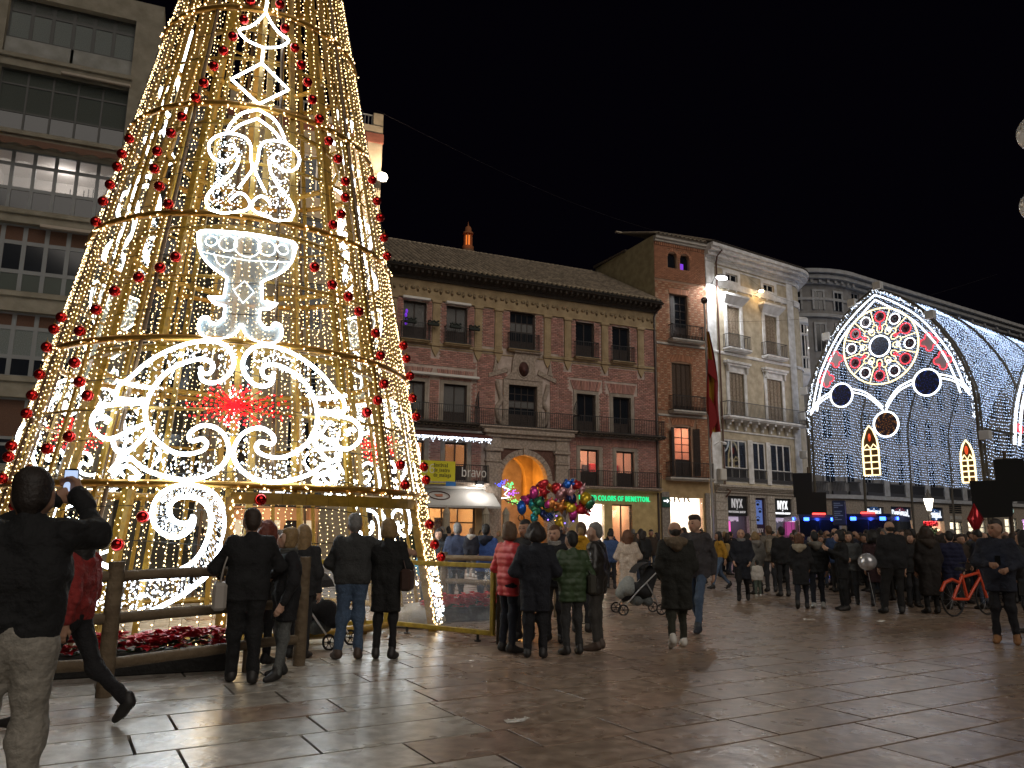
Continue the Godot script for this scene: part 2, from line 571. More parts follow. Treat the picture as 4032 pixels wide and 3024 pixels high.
# ---------- the palace with the arched passage ----------
func build_palace():
	var t := thing("brick_palace", "long pink brick palace with tiled roof, balconies and arched stone passage", "building", frame_at(6.6, -50, 66))
	var mortar := m("mortar", 0.56, 0.46, 0.41, 0.95, "plaster")
	var ochre := m("ochre_render", 0.40, 0.30, 0.175, 0.9, "plaster")
	var stone := m("warm_stone", 0.44, 0.365, 0.305, 0.9, "stone")
	var brown := m("brown_wood", 0.035, 0.018, 0.012, 0.6, "wood")
	var iron := m("black_iron", 0.015, 0.014, 0.014, 0.5)
	var dark := m("night_pane", 0.012, 0.014, 0.018, 0.08)
	var curtain := m("curtained_pane", 0.11, 0.105, 0.10, 0.25, "cloth")
	var tiles := m("roof_tile_clay", 0.16, 0.13, 0.10, 0.85, "stone")
	var soffit := m("soffit_wood", 0.05, 0.04, 0.032, 0.9, "wood")
	var band := m("pale_surround", 0.36, 0.31, 0.26, 0.9, "plaster")
	var top := [[-14.28, 12.63, -12.85, 14.92], [-11.6, 12.63, -10.26, 14.92], [-7.43, 12.72, -5.66, 15.1], [-2.75, 12.68, -1.38, 15.0], [0.0, 12.68, 1.36, 15.0]]
	var mid := [[-14.1, 7.85, -12.82, 10.12], [-11.66, 7.85, -10.19, 10.12], [-7.49, 7.85, -5.55, 10.42], [-2.72, 7.85, -1.34, 10.25], [-0.03, 7.85, 1.33, 10.25]]
	var low := [[-14.0, 4.45, -12.75, 6.65], [-11.49, 4.45, -10.11, 6.65], [-2.48, 4.45, -1.13, 6.7], [0.17, 4.45, 1.51, 6.7]]
	var shop := [[-2.64, 0.1, -0.78, 3.3], [-0.2, 0.1, 1.28, 3.3], [-12.6, 0.1, -9.3, 2.95]]
	var holes := top + mid + low + shop
	# wall behind the bricks; the passage arch is cut with a polygon below
	var w := MB.new()
	wall_sheet(w, -15.6, -8.3, 0, 16.4, holes)
	wall_sheet(w, -4.3, 3.45, 0, 16.4, holes)
	wall_sheet(w, -8.3, -4.3, 6.45, 16.4, holes)
	part("wall", w, mortar, t)
	shell(t, -15.6, 3.45, 16.4, 11.0, mortar, soffit, 4.2)
	# bricks
	var skip := [] + top + mid + low
	for h in mid + low: skip.append([h[0] - 0.3, h[1], h[2] + 0.3, h[3] + 0.22])
	for h in mid: skip.append([h[0] - 0.55, h[3] + 0.2, h[2] + 0.55, h[3] + 0.95])
	for h in top: skip.append([h[0] - 0.05, h[3] - 0.05, h[2] + 0.05, h[3] + 0.6])
	for x in [-12.25, -9.54, -8.21, -4.82, -3.36, -0.6, 2.18]: skip.append([x - 0.28, 11.6, x + 0.28, 15.1])
	skip.append([-9.6, 7.8, -4.0, 12.6]); skip.append([-16, 12.2, 3.5, 12.55]); skip.append([-9.2, 0, -3.2, 7.75])
	skip.append([-15.6, 3.0, -8.9, 4.4]); skip.append([-16, 7.55, 4, 7.8])
	var xs := []
	brick_rows(xs, -15.5, 3.4, 4.35, 15.1, skip)
	brick_rows(xs, -9.55, -8.35, 7.85, 12.2, [])
	brick_rows(xs, -4.6, -4.0, 7.85, 12.2, [])
	brick_rows(xs, -8.35, -7.55, 10.7, 11.4, [])
	for h in mid:
		if h[0] != -7.49: fan_bricks(xs, (h[0] + h[2]) / 2, h[2] - h[0] + 0.5, h[3] + 0.24, h[3] + 0.86, 0.35, 20)
	for h in low: fan_bricks(xs, (h[0] + h[2]) / 2, h[2] - h[0] + 0.5, h[3] + 0.24, h[3] + 0.7, 0.3, 20)
	for h in top: fan_bricks(xs, (h[0] + h[2]) / 2, h[2] - h[0], h[3] - 0.02, h[3] + 0.46, 0.35, 16, 0.14)
	var bm := m("brick_pink", 0.36, 0.205, 0.175, 0.9, "vc")
	copies("bricks", unit_box(), bm, t, xs, tint(xs.size(), 0.3, 0.15))
	# ochre frieze, pilasters with pointed corbels, sill band
	var f := MB.new()
	f.box(-15.6, 15.15, -0.03, 3.45, 16.26, 0.09)
	f.box(-15.6, 15.12, 0, 3.45, 15.2, 0.14)
	part("frieze", f, ochre, t)
	for i in 26:
		var orn := MB.new()
		var cx := -15.2 + i * 0.72
		orn.ball(V(cx, 15.75, 0.09), V(0.16, 0.12, 0.03), 8, 5); orn.ball(V(cx + 0.3, 15.7, 0.09), V(0.1, 0.2, 0.025), 8, 5)
		part("frieze_ornament", orn, ochre, t)
	for x in [-14.95, -12.25, -9.54, -8.21, -4.82, -3.36, -0.6, 2.18]:
		var p := MB.new()
		p.cbox(x - 0.24, 12.45, 0, x + 0.24, 14.95, 0.13, 0.02)
		p.cbox(x - 0.31, 14.95, 0, x + 0.31, 15.12, 0.2, 0.03); p.cbox(x - 0.31, 12.3, 0, x + 0.31, 12.5, 0.19, 0.03)
		p.cbox(x - 0.14, 12.7, 0.13, x + 0.14, 14.7, 0.15, 0.01)
		p.prism(PackedVector2Array([Vector2(x - 0.27, 12.28), Vector2(x - 0.2, 12.05), Vector2(x, 11.68), Vector2(x + 0.2, 12.05), Vector2(x + 0.27, 12.28)]), 0.0, 0.12)
		part("pilaster", p, ochre, t)
	var sb := MB.new()
	for s in [[-14.7, -12.5], [-12.0, -9.8], [-9.3, -8.45], [-4.55, -3.6], [-3.1, -0.87], [-0.33, 1.92], [2.43, 3.4]]: sb.cbox(s[0], 12.34, 0, s[1], 12.5, 0.1, 0.02)
	sb.box(-15.6, 12.2, 0, 3.45, 12.26, 0.05)
	part("sill_band", sb, ochre, t)
	# openings
	for i in top.size():
		var h = top[i]
		window(t, h[0], h[1], h[2], h[3], -0.22, 2 if i != 2 else 4, [0.2, 0.48, 0.74] if i == 2 else [0.32], 0.09, 0.07 if i != 2 else 0.04, brown, [brown, curtain] if i < 2 else ([brown, dark, curtain, dark] if i == 2 else [brown, dark]), "balcony_door")
		balcony(t, h[0] - 0.15, h[2] + 0.15, h[1] - 0.08, 1.02, 0.38, 0.12, iron, ochre, 0.06)
	for i in mid.size():
		var h = mid[i]
		window(t, h[0], h[1], h[2], h[3], -0.22, 4 if i == 2 else 2, [0.28, 0.46, 0.64, 0.82] if i == 2 else [0.25], 0.09, 0.04 if i == 2 else 0.07, brown, [brown, dark, curtain, dark, dark] if i == 2 else [brown, curtain if i < 2 else dark], "balcony_door")
		if i != 2:
			var sr := MB.new()
			sr.box(h[0] - 0.22, h[1], -0.05, h[0], h[3] + 0.2, 0.06); sr.box(h[2], h[1], -0.05, h[2] + 0.22, h[3] + 0.2, 0.06); sr.box(h[0], h[3], -0.05, h[2], h[3] + 0.2, 0.06)
			part("window_surround", sr, band, t)
	balcony(t, -14.9, -9.65, 7.76, 1.02, 0.75, 0.13, iron, soffit, 0.1)
	balcony(t, -9.55, -2.95, 7.76, 1.0, 0.55, 0.13, iron, stone, 0.1)
	balcony(t, -2.9, 3.5, 7.74, 1.0, 0.75, 0.13, iron, soffit, 0.1)
	for x in [-9.6, -2.92]:  # fan-shaped iron dividers
		var fd := MB.new()
		for k in 7:
			var a := deg_to_rad(8.0 + k * 13.0)
			fd.bar(V(x, 8.75, 0.55), V(x, 8.75 + sin(a) * 0.95, 0.55 - cos(a) * 0.55), 0.025, 0.025)
		fd.tube(PackedVector3Array([V(x, 8.75, 0.02), V(x, 9.2, 0.06), V(x, 9.55, 0.25), V(x, 9.75, 0.55)]), 0.02, 5)
		part("iron_fan", fd, iron, t)
	for q in [[-14.4, -12.7, 15.0, 0.3], [-11.7, -10.1, 15.0, 0.3], [-13.9, -9.5, 10.5, 0.35]]:
		var ab := MB.new()
		ab.cbox(q[0], q[2], 0.0, q[1], q[2] + 0.16, q[3], 0.03)
		part("awning_box", ab, m("white_metal", 0.6, 0.58, 0.55, 0.5), t)
	for x in [-14.3, -12.9, -11.5, -10.3]:
		var fbx := MB.new()
		fbx.cbox(x, 13.45, 0.38, x + 0.7, 13.62, 0.56, 0.02)
		for k in 8: fbx.ball(V(x + 0.05 + k * 0.085, 13.7 + 0.04 * sin(k * 2.0), 0.47), V(0.07, 0.07, 0.07), 6, 4)
		part("flower_box", fbx, m("leaf_dark", 0.015, 0.02, 0.016, 0.8), t)
	var pur := MB.new()
	for k in 4: pur.ball(V(-14.05 + 0.06 * sin(k * 3.0), 13.6 + k * 0.24, -0.16), V(0.08, 0.14, 0.01), 8, 5)
	part("window_glow_patch", pur, glow("violet_glow", 0.25, 0.05, 0.9, 0.6), t)  # purple light reflected in the pane, put in as glowing blobs
	# tile skirt under the long balconies
	var sk := MB.new()
	for i in 50:
		var x := -15.2 + i * 0.375
		if x < -9.3 or x > -3.0: sk.add(barrel_tile(0.5, 0.14), Transform3D(Basis(V(1, 0, 0), 0.3), V(x, 7.48, 0.72)))
	part("tile_skirt", sk, tiles, t)
	# centre frame above the passage
	var cf := MB.new()
	cf.cbox(-7.2, 12.45, 0, -5.3, 12.62, 0.35, 0.03)
	cf.prism(PackedVector2Array([Vector2(-7.1, 12.45), Vector2(-5.4, 12.45), Vector2(-5.75, 11.95), Vector2(-5.7, 11.2), Vector2(-5.2, 10.75), Vector2(-7.8, 10.75), Vector2(-7.3, 11.2), Vector2(-7.25, 11.95)]), 0.0, 0.18)
	cf.box(-7.85, 7.86, 0, -7.49, 10.75, 0.14); cf.box(-5.55, 7.86, 0, -5.2, 10.75, 0.14); cf.box(-7.49, 10.42, 0, -5.55, 10.75, 0.13)
	part("stone_frame", cf, stone, t)
	for s in [-1.0, 1.0]:
		var sc := MB.new()
		var pp := []
		for q in [[1.32, 7.9], [1.62, 8.3], [1.72, 8.9], [1.45, 9.4], [1.6, 10.0], [1.75, 10.6]]: pp.append(V(-6.52 + s * q[0], q[1], 0.05))
		sc.tube(spline(pp, 5), 0.15, 8)
		sc.ball(V(-6.52 + s * 1.5, 8.15, 0.05), V(0.28, 0.28, 0.1), 10, 6)
		part("stone_scroll", sc, stone, t)
		var pd := MB.new()
		pd.prism(PackedVector2Array([Vector2(-6.52 + s * 1.0, 11.2), Vector2(-6.52 + s * 2.3, 10.75), Vector2(-6.52 + s * 2.3, 11.0), Vector2(-6.52 + s * 1.1, 11.5)]), 0.0, 0.12)
		pd.prism(PackedVector2Array([Vector2(-6.52 + s * 1.7, 11.25), Vector2(-6.52 + s * 2.05, 11.12), Vector2(-6.52 + s * 1.95, 11.6), Vector2(-6.52 + s * 1.88, 12.2), Vector2(-6.52 + s * 1.78, 11.6)]), 0.0, 0.16)
		part("broken_pediment", pd, stone, t)
	var ov := MB.new()
	ov.ball(V(-6.52, 11.42, 0.18), V(0.34, 0.47, 0.05), 20, 8)
	part("oval_medallion", ov, m("dark_red_stone", 0.09, 0.03, 0.022, 0.6), t)
	var rim := MB.new()
	var rp := []
	for k in 24: rp.append(V(-6.52 + cos(TAU * k / 24) * 0.38, 11.42 + sin(TAU * k / 24) * 0.51, 0.18))
	rim.tube(PackedVector3Array(rp), 0.05, 6, true)
	part("medallion_rim", rim, stone, t)
	# portal: pilasters, entablature, arch ring of voussoirs, passage behind
	var po := MB.new()
	for s in [[-8.95, -8.0], [-4.3, -3.45]]:
		po.cbox(s[0], 0, 0, s[1], 5.6, 0.28, 0.03); po.cbox(s[0] - 0.08, 0, 0, s[1] + 0.08, 0.9, 0.36, 0.03)
		po.cbox(s[0] - 0.05, 5.6, 0, s[1] + 0.05, 5.75, 0.34, 0.03); po.cbox(s[0] - 0.1, 6.25, 0, s[1] + 0.1, 6.45, 0.4, 0.03)
		po.cbox(s[0], 5.75, 0, s[1], 6.25, 0.26, 0.03); po.cbox(s[0], 6.45, 0, s[1], 7.1, 0.3, 0.03)
		po.cbox(s[0] + 0.18, 1.1, 0.28, s[1] - 0.18, 5.3, 0.31, 0.02)
	po.cbox(-9.1, 7.1, 0, -3.3, 7.3, 0.42, 0.03); po.cbox(-9.25, 7.3, 0, -3.15, 7.56, 0.62, 0.04)
	po.cbox(-8.0, 6.46, 0, -4.3, 7.08, 0.2, 0.02)
	part("stone_portal", po, stone, t)
	var sp := MB.new()
	var r_in := 1.52; var acx := -6.37; var acy := 4.6
	var poly := PackedVector2Array([Vector2(-8.3, 6.46), Vector2(-8.3, 4.6)])
	for k in 25:
		var a := PI - PI * k / 24
		poly.append(Vector2(acx + cos(a) * (r_in + 0.3), acy + sin(a) * (r_in + 0.3)))
	poly.append(Vector2(-4.3, 4.6)); poly.append(Vector2(-4.3, 6.46))
	sp.prism(poly, -0.3, 0.06)
	part("spandrel", sp, m("spandrel_brick", 0.16, 0.08, 0.06, 0.9, "stone"), t)
	for k in 17:
		var vo := MB.new()
		var a0 := PI * k / 17 + 0.008; var a1 := PI * (k + 1) / 17 - 0.008
		var ro := r_in + (0.34 if k != 8 else 0.5)
		vo.prism(PackedVector2Array([Vector2(acx + cos(a0) * r_in, acy + sin(a0) * r_in), Vector2(acx + cos(a0) * ro, acy + sin(a0) * ro), Vector2(acx + cos(a1) * ro, acy + sin(a1) * ro), Vector2(acx + cos(a1) * r_in, acy + sin(a1) * r_in)]), -0.35, 0.17 if k != 8 else 0.3)
		part("voussoir", vo, stone, t)
	for s in [-1, 1]:
		var j := MB.new()
		j.cbox(acx + 1.52 if s > 0 else -8.3, 0, -0.35, -4.3 if s > 0 else acx - 1.52, acy, 0.15, 0.02)
		j.cbox(acx + 1.45 if s > 0 else -8.28, acy - 0.25, -0.36, -4.32 if s > 0 else acx - 1.45, acy - 0.01, 0.22, 0.02)
		part("door_jamb", j, stone, t)
	var ogre := m("passage_plaster", 0.52, 0.34, 0.12, 0.85, "plaster")
	var pg := MB.new()
	pg.box(-8.4, 0, -24, -8.1, 8, -0.36); pg.box(-4.6, 0, -24, -4.3, 8, -0.36)
	pg.box(-8.4, 8.0, -24, -4.3, 8.3, -0.36); pg.box(-8.4, 0, -24.3, -4.3, 8.3, -24)
	part("passage_walls", pg, ogre, t)
	for z in [-2.5, -9.0]:
		var rb := MB.new()
		for s in [-1.0, 1.0]: rb.box(acx + (1.3 if s > 0 else -1.75), 0, z - 0.4, acx + (1.75 if s > 0 else -1.3), 4.8, z)
		var po2 := PackedVector2Array([Vector2(acx - 1.75, 8.0), Vector2(acx - 1.75, 4.8)])
		for k in 19:
			var a := PI - PI * k / 18
			po2.append(Vector2(acx + cos(a) * 1.3, 4.8 + sin(a) * 1.5))
		po2.append(Vector2(acx + 1.75, 4.8)); po2.append(Vector2(acx + 1.75, 8.0))
		rb.prism(po2, z - 0.4, z)
		part("passage_rib", rb, ogre, t)
	for k in 5:
		for yy in [0.1, 3.6]:
			var dw := MB.new()
			dw.box(-8.1, yy, -5.0 - k * 3.2, -8.05, yy + (2.5 if yy < 1 else 1.5), -3.9 - k * 3.2)
			part("passage_window", dw, brown, t)
	var sconce := MB.new()
	sconce.cbox(-4.78, 3.3, -6.2, -4.62, 3.65, -5.95, 0.02)
	part("wall_light", sconce, glow("sodium_lamp", 1.0, 0.55, 0.15, 6.0), t)
	lamp("passage_lamp", V(-6.3, 4.4, -1.6), lin(1.0, 0.45, 0.10), 6.0, 0.2, t)
	lamp("passage_lamp", V(-6.0, 4.6, -6.5), lin(1.0, 0.45, 0.10), 9.0, 0.2, t)
	lamp("passage_lamp", V(-6.4, 4.6, -14.0), lin(1.0, 0.45, 0.10), 8.0, 0.2, t)
	# lower floor windows with lit rooms, balcony on the right
	for i in low.size():
		var h = low[i]
		var sr := MB.new()
		sr.box(h[0] - 0.25, h[1], -0.05, h[0], h[3] + 0.2, 0.06); sr.box(h[2], h[1], -0.05, h[2] + 0.25, h[3] + 0.2, 0.06); sr.box(h[0], h[3], -0.05, h[2], h[3] + 0.2, 0.06)
		part("window_surround", sr, band, t)
		window(t, h[0], h[1], h[2], h[3], -0.22, 2, [0.36], 0.09, 0.08, brown, [brown, glass("room_glass", 0.9, 0.92, 0.95, 0.06)], "balcony_door")
	lit_room(t, -2.9, 1.9, 4.4, 7.2, -0.32, 3.4, m("boutique_wall", 0.6, 0.42, 0.34, 0.9), lin(1.0, 0.62, 0.42), 3.0)
	lit_room(t, -14.4, -9.6, 4.4, 7.2, -0.32, 3.4, m("cafe_wall", 0.5, 0.36, 0.2, 0.9), lin(1.0, 0.6, 0.3), 2.6)
	for k in 16:  # stock on the boutique shelves
		var g := MB.new()
		var x := -2.7 + (k % 8) * 0.58
		g.cbox(x, 4.9 + (k / 8) * 0.62, -2.6, x + 0.4, 5.3 + (k / 8) * 0.62 + rng.randf() * 0.15, -2.3, 0.02)
		part("shelf_stock", g, m(["stock_red", "stock_white", "stock_dark"][k % 3], [0.5, 0.6, 0.06][k % 3], [0.03, 0.5, 0.05][k % 3], [0.04, 0.45, 0.06][k % 3], 0.7), t)
	balcony(t, -3.3, 3.3, 4.36, 1.0, 0.5, 0.13, iron, stone, 0.08)
	# ground-floor shop
	var cream := m("shop_cream", 0.5, 0.38, 0.18, 0.85, "plaster")
	var sf := MB.new()
	wall_sheet(sf, -3.35, 3.45, 0, 4.25, shop, 0.3, 0.05)
	part("shopfront", sf, cream, t)
	var sfc := MB.new()
	sfc.cbox(-3.35, 4.1, 0.055, 3.45, 4.27, 0.3, 0.03)
	part("shop_cornice", sfc, cream, t)
	lit_room(t, -2.8, -0.6, 0.1, 3.45, -0.3, 3.2, m("shop_white", 0.8, 0.78, 0.74, 0.9), lin(1.0, 0.9, 0.78), 15.0)
	lit_room(t, -0.35, 1.45, 0.1, 3.45, -0.3, 3.2, m("shop_wood", 0.5, 0.34, 0.22, 0.9), lin(1.0, 0.72, 0.5), 4.0)
	var sw := MB.new()
	sw.box(-2.64, 0.1, -0.1, -0.78, 3.3, -0.08)
	part("shop_window", sw, glass("room_glass", 0.9, 0.92, 0.95, 0.06), t)
	window(t, -0.2, 0.1, 1.28, 3.3, -0.2, 2, [], 0.09, 0.1, m("shop_door_wood", 0.2, 0.12, 0.07, 0.5, "wood"), glass("room_glass", 0.9, 0.92, 0.95, 0.06), "shop_door")
	for k in 3:
		var dd := MB.new()
		dd.cyl(V(-2.1 + k * 0.5, 3.3, -0.9), V(-2.2 + k * 0.5, 3.05, -0.75), 0.06, 8)
		part("spotlight", dd, iron, t)
	tag(lettering("shop_sign", "UNITED COLORS OF BENETTON.", 0.32, glow("green_letters", 0.01, 0.75, 0.28, 1.3), self, t.transform * Transform3D(Basis(), V(-0.02, 3.66, 0.12)), "Droid Sans", 600, 0.02, 5.25), "green lit lettering above the cream shopfront beside the arched passage", "sign")
	# eaves and roof
	var ev := MB.new()
	ev.box(-15.7, 16.26, -0.1, 3.5, 16.46, 0.25); ev.box(-15.7, 16.72, -0.3, 3.55, 16.82, 0.95)
	ev.hexa([V(-15.7, 16.46, 0.2), V(3.5, 16.46, 0.2), V(3.5, 16.46, -0.1), V(-15.7, 16.46, -0.1), V(-15.7, 16.72, 0.9), V(3.5, 16.72, 0.9), V(3.5, 16.72, -0.1), V(-15.7, 16.72, -0.1)])
	part("eaves", ev, soffit, t)
	for i in 48:
		var rf := MB.new()
		var x := -15.5 + i * 0.4
		rf.cbox(x, 16.5, 0.0, x + 0.14, 16.72, 0.85, 0.02)
		part("rafter_end", rf, soffit, t)
	tiled_roof(t, -15.7, 3.42, 16.86, 1.0, 4.6, 8.4, m("eave_tile", 0.38, 0.31, 0.22, 0.85), m("roof_deck_dark", 0.02, 0.018, 0.016, 0.9), true, 0.34)
	# drainpipe at the right end
	var dp := MB.new()
	dp.tube(PackedVector3Array([V(3.45, 16.6, 0.8), V(3.3, 16.3, 0.3), V(3.28, 16.0, 0.1), V(3.28, 0, 0.1)]), 0.07, 8)
	part("drainpipe", dp, m("pipe_dark", 0.05, 0.035, 0.03, 0.6), t)
	# cafe side: awnings, sign boards
	build_cafe(t)

func awning(called: String, label: String, xf: Transform3D, x0: float, x1: float, y_hi: float, y_lo: float, out: float, mat: Material, val := 0.22):
	var o := thing(called, label, "awning", xf)
	var b := MB.new()
	b.hexa([V(x0, y_lo - 0.03, out), V(x1, y_lo - 0.03, out), V(x1, y_hi - 0.03, 0.03), V(x0, y_hi - 0.03, 0.03), V(x0, y_lo, out), V(x1, y_lo, out), V(x1, y_hi, 0.03), V(x0, y_hi, 0.03)])
	part("canvas", b, mat, o)
	var vl := MB.new()
	vl.box(x0, y_lo - val, out - 0.015, x1, y_lo - 0.035, out + 0.015)
	part("valance", vl, mat, o)
	var c := MB.new()
	c.cbox(x0 - 0.05, y_hi, 0.01, x1 + 0.05, y_hi + 0.16, 0.2, 0.03)
	for x in [x0 + 0.05, x1 - 0.05]: c.bar(V(x, y_hi - 0.25, 0.03), V(x, y_lo - 0.02, out - 0.05), 0.04, 0.04)
	part("frame", c, m("white_metal", 0.6, 0.58, 0.55, 0.5), o)
	return o

func build_cafe(t: Node3D):
	var X := t.transform
	var wm := m("awning_dark_red", 0.13, 0.03, 0.022, 0.9, "cloth")
	awning("awning", "dark red awning with white edge over the cafe balcony", X, -14.6, -8.95, 7.25, 6.95, 1.2, wm, 0.1)
	var cv: Node3D = awning("awning", "white cafe awning with oval emblem over the terrace", X, -13.2, -8.5, 3.95, 2.95, 1.5, m("awning_white", 0.62, 0.6, 0.57, 0.9, "cloth"), 0.12)
	var em := MB.new()
	var e2 := MB.new()
	var dirv := V(0, 1.0, -1.47).normalized()
	var bas := Basis(V(1, 0, 0), dirv, V(1, 0, 0).cross(dirv))
	var pp := []
	for k in 28: pp.append(V(cos(TAU * k / 28) * 0.62, sin(TAU * k / 28) * 0.42, 0.0))
	em.tube(PackedVector3Array(pp), 0.03, 5, true)
	em.add(MB.new())
	var exf := Transform3D(bas, V(-12.0, 3.52, 0.72))
	part("emblem_ring", em, m("emblem_brown", 0.06, 0.02, 0.012, 0.8), cv, exf)
	e2.prism(PackedVector2Array([Vector2(-0.25, 0.1), Vector2(0.25, 0.14), Vector2(0.18, -0.12), Vector2(-0.18, -0.14)]), 0.0, 0.02)
	part("emblem_cup", e2, m("emblem_terracotta", 0.35, 0.13, 0.07, 0.8), cv, exf)
	area("awning_lamp", Transform3D(Basis(V(1, 0, 0), -0.5), X * V(-9.6, 4.25, 0.9)), Vector2(0.5, 0.2), Color(1, 1, 1), 0.05)
	var fl := thing("floodlight", "small dark floodlight on the cafe balcony aimed at the awning", "floodlight", X)
	var fb := MB.new()
	fb.cbox(-9.9, 4.15, 0.85, -9.4, 4.42, 1.1, 0.03); fb.cyl(V(-9.65, 4.3, 0.0), V(-9.65, 4.3, 0.9), 0.03, 6)
	part("housing", fb, m("black_iron", 0.015, 0.014, 0.014, 0.5), fl)
	var fg := MB.new()
	fg.box(-9.85, 4.13, 0.88, -9.45, 4.146, 1.07)
	part("lens", fg, glow("flood_lens", 1, 1, 1, 6.0), fl)
	lamp("flood_spot", X * V(-9.65, 4.05, 1.1), Color(1, 0.98, 0.95), 2.2, 0.12)
	# cafe balcony with banner and string of cold lights
	var iron := m("black_iron", 0.015, 0.014, 0.014, 0.5)
	balcony(t, -14.6, -9.05, 4.3, 1.0, 0.9, 0.12, iron, m("warm_stone", 0.44, 0.365, 0.305, 0.9, "stone"), 0.12)
	lettering("railing_letters", "bravo", 0.5, m("white_metal", 0.6, 0.58, 0.55, 0.5), t, Transform3D(Basis(), V(-10.0, 4.85, 0.93)), "Droid Sans", 400, 0.02, 1.5)
	var bn := thing("banner", "yellow banner lettered festival de teatro on the cafe balcony", "banner", X)
	var bb := MB.new()
	bb.box(-13.3, 4.15, 0.93, -11.15, 5.45, 0.95)
	part("cloth", bb, m("banner_yellow", 0.52, 0.47, 0.02, 0.9), bn)
	var bl := MB.new()
	bl.box(-11.7, 4.05, 0.952, -11.1, 4.3, 0.96)
	part("blue_corner", bl, m("banner_blue", 0.03, 0.16, 0.45, 0.9), bn)
	var ink := m("ink", 0.02, 0.02, 0.015, 0.9)
	for k in 3: lettering("print_letters", ["festival", "de_teatro", "de_malaga"][k], 0.2, ink, bn, Transform3D(Basis(), V(-12.45, 5.2 - k * 0.28, 0.955)), "Droid Serif", 700, 0.008, [0.85, 0.95, 1.05][k], HORIZONTAL_ALIGNMENT_LEFT)
	lettering("print", "36", 0.5, m("banner_pale", 0.6, 0.58, 0.4, 0.9), bn, Transform3D(Basis(), V(-12.75, 4.98, 0.955)), "Droid Sans", 400, 0.006)
	var ic := thing("icicle_lights", "curtain of small cold lights under the dark red awning", "string lights", X)
	var xs := []
	for i in 420:
		xs.append(Transform3D(Basis().rotated(V(0, 1, 0), rng.randf() * 6), V(rng.randf_range(-14.4, -9.0), 6.85 - absf(rng.randfn(0, 0.1)), 1.15 + rng.randf() * 0.06)))
	copies("light_bulbs", bulb_mesh(0.03), glow("led_cold", 0.75, 0.85, 1.0, 3.0), ic, xs)
	# wall plaques and the cafe front under the awning
	var cw := MB.new()
	wall_sheet(cw, -15.5, -9.1, 0, 4.15, [[-12.6, 0.1, -9.5, 2.9]], 0.3, 0.05)
	part("cafe_front", cw, m("cafe_cream", 0.46, 0.33, 0.18, 0.85, "plaster"), t)
	lit_room(t, -13.0, -9.2, 0.1, 3.3, -0.3, 3.3, m("cafe_wall", 0.5, 0.36, 0.2, 0.9), lin(1.0, 0.68, 0.4), 5.0)
	window(t, -12.6, 0.1, -9.5, 2.9, -0.18, 3, [0.7], 0.1, 0.08, m("shop_door_wood", 0.2, 0.12, 0.07, 0.5, "wood"), glass("room_glass", 0.9, 0.92, 0.95, 0.06), "cafe_window")
	var mb := MB.new()
	mb.box(-11.7, 0.8, -0.9, -10.9, 2.3, -0.86)
	part("menu_board", mb, m("menu_brown", 0.09, 0.05, 0.03, 0.8), t)
	for k in 3:  # closed parasols
		var pxx = [-3.22, -1.31, -0.27][k]
		var pr := thing("closed_parasol", ["closed cream parasol furthest left in front of the cafe window", "closed cream parasol between two others before the cafe", "closed cream parasol beside the arched passage"][k], "parasol", Transform3D(Basis(), V([-3.3, -1.3, -0.25][k], 0, -40.5 - k * 0.6)), "closed parasols outside the cafe")
		var po := MB.new()
		po.cyl(V(0, 0, 0), V(0, 2.75, 0), 0.03, 8); po.lathe([Vector2(0.0, 0.0), Vector2(0.35, 0.0), Vector2(0.33, 0.08), Vector2(0.05, 0.12)], 14)
		part("pole", po, m("parasol_wood", 0.22, 0.14, 0.08, 0.7, "wood"), pr)
		var cl := MB.new()
		for j in 9:
			var prof := [Vector2(0.05, 2.72), Vector2(0.14, 2.6), Vector2(0.1, 2.45)]
			var a := TAU * j / 9
			var dx := V(cos(a), 0, sin(a))
			cl.tube(PackedVector3Array([V(0, 2.72, 0), dx * 0.13 + V(0, 2.4, 0), dx * 0.12 + V(0, 1.9, 0), dx * 0.16 + V(0, 1.3, 0), dx * 0.2 + V(0, 0.75 + rng.randf() * 0.1, 0)]), 0.05, 6, false, 0.1)
		cl.lathe([Vector2(0.22, 2.42), Vector2(0.15, 2.6), Vector2(0.02, 2.82)], 12)
		part("canvas", cl, m("parasol_cream", 0.42, 0.36, 0.27, 0.95, "cloth"), pr)

func bulb_mesh(r: float) -> ArrayMesh:
	var key := "bulb%.4f" % r
	if not mats.has(key):
		var b := MB.new()
		var P := [V(r, 0, 0), V(0, 0, r), V(-r, 0, 0), V(0, 0, -r)]
		for i in 4:
			b.tri(P[i], V(0, r * 1.2, 0), P[(i + 1) % 4]); b.tri(P[(i + 1) % 4], V(0, -r * 1.2, 0), P[i])
		mats[key] = b.mesh()
	return mats[key]

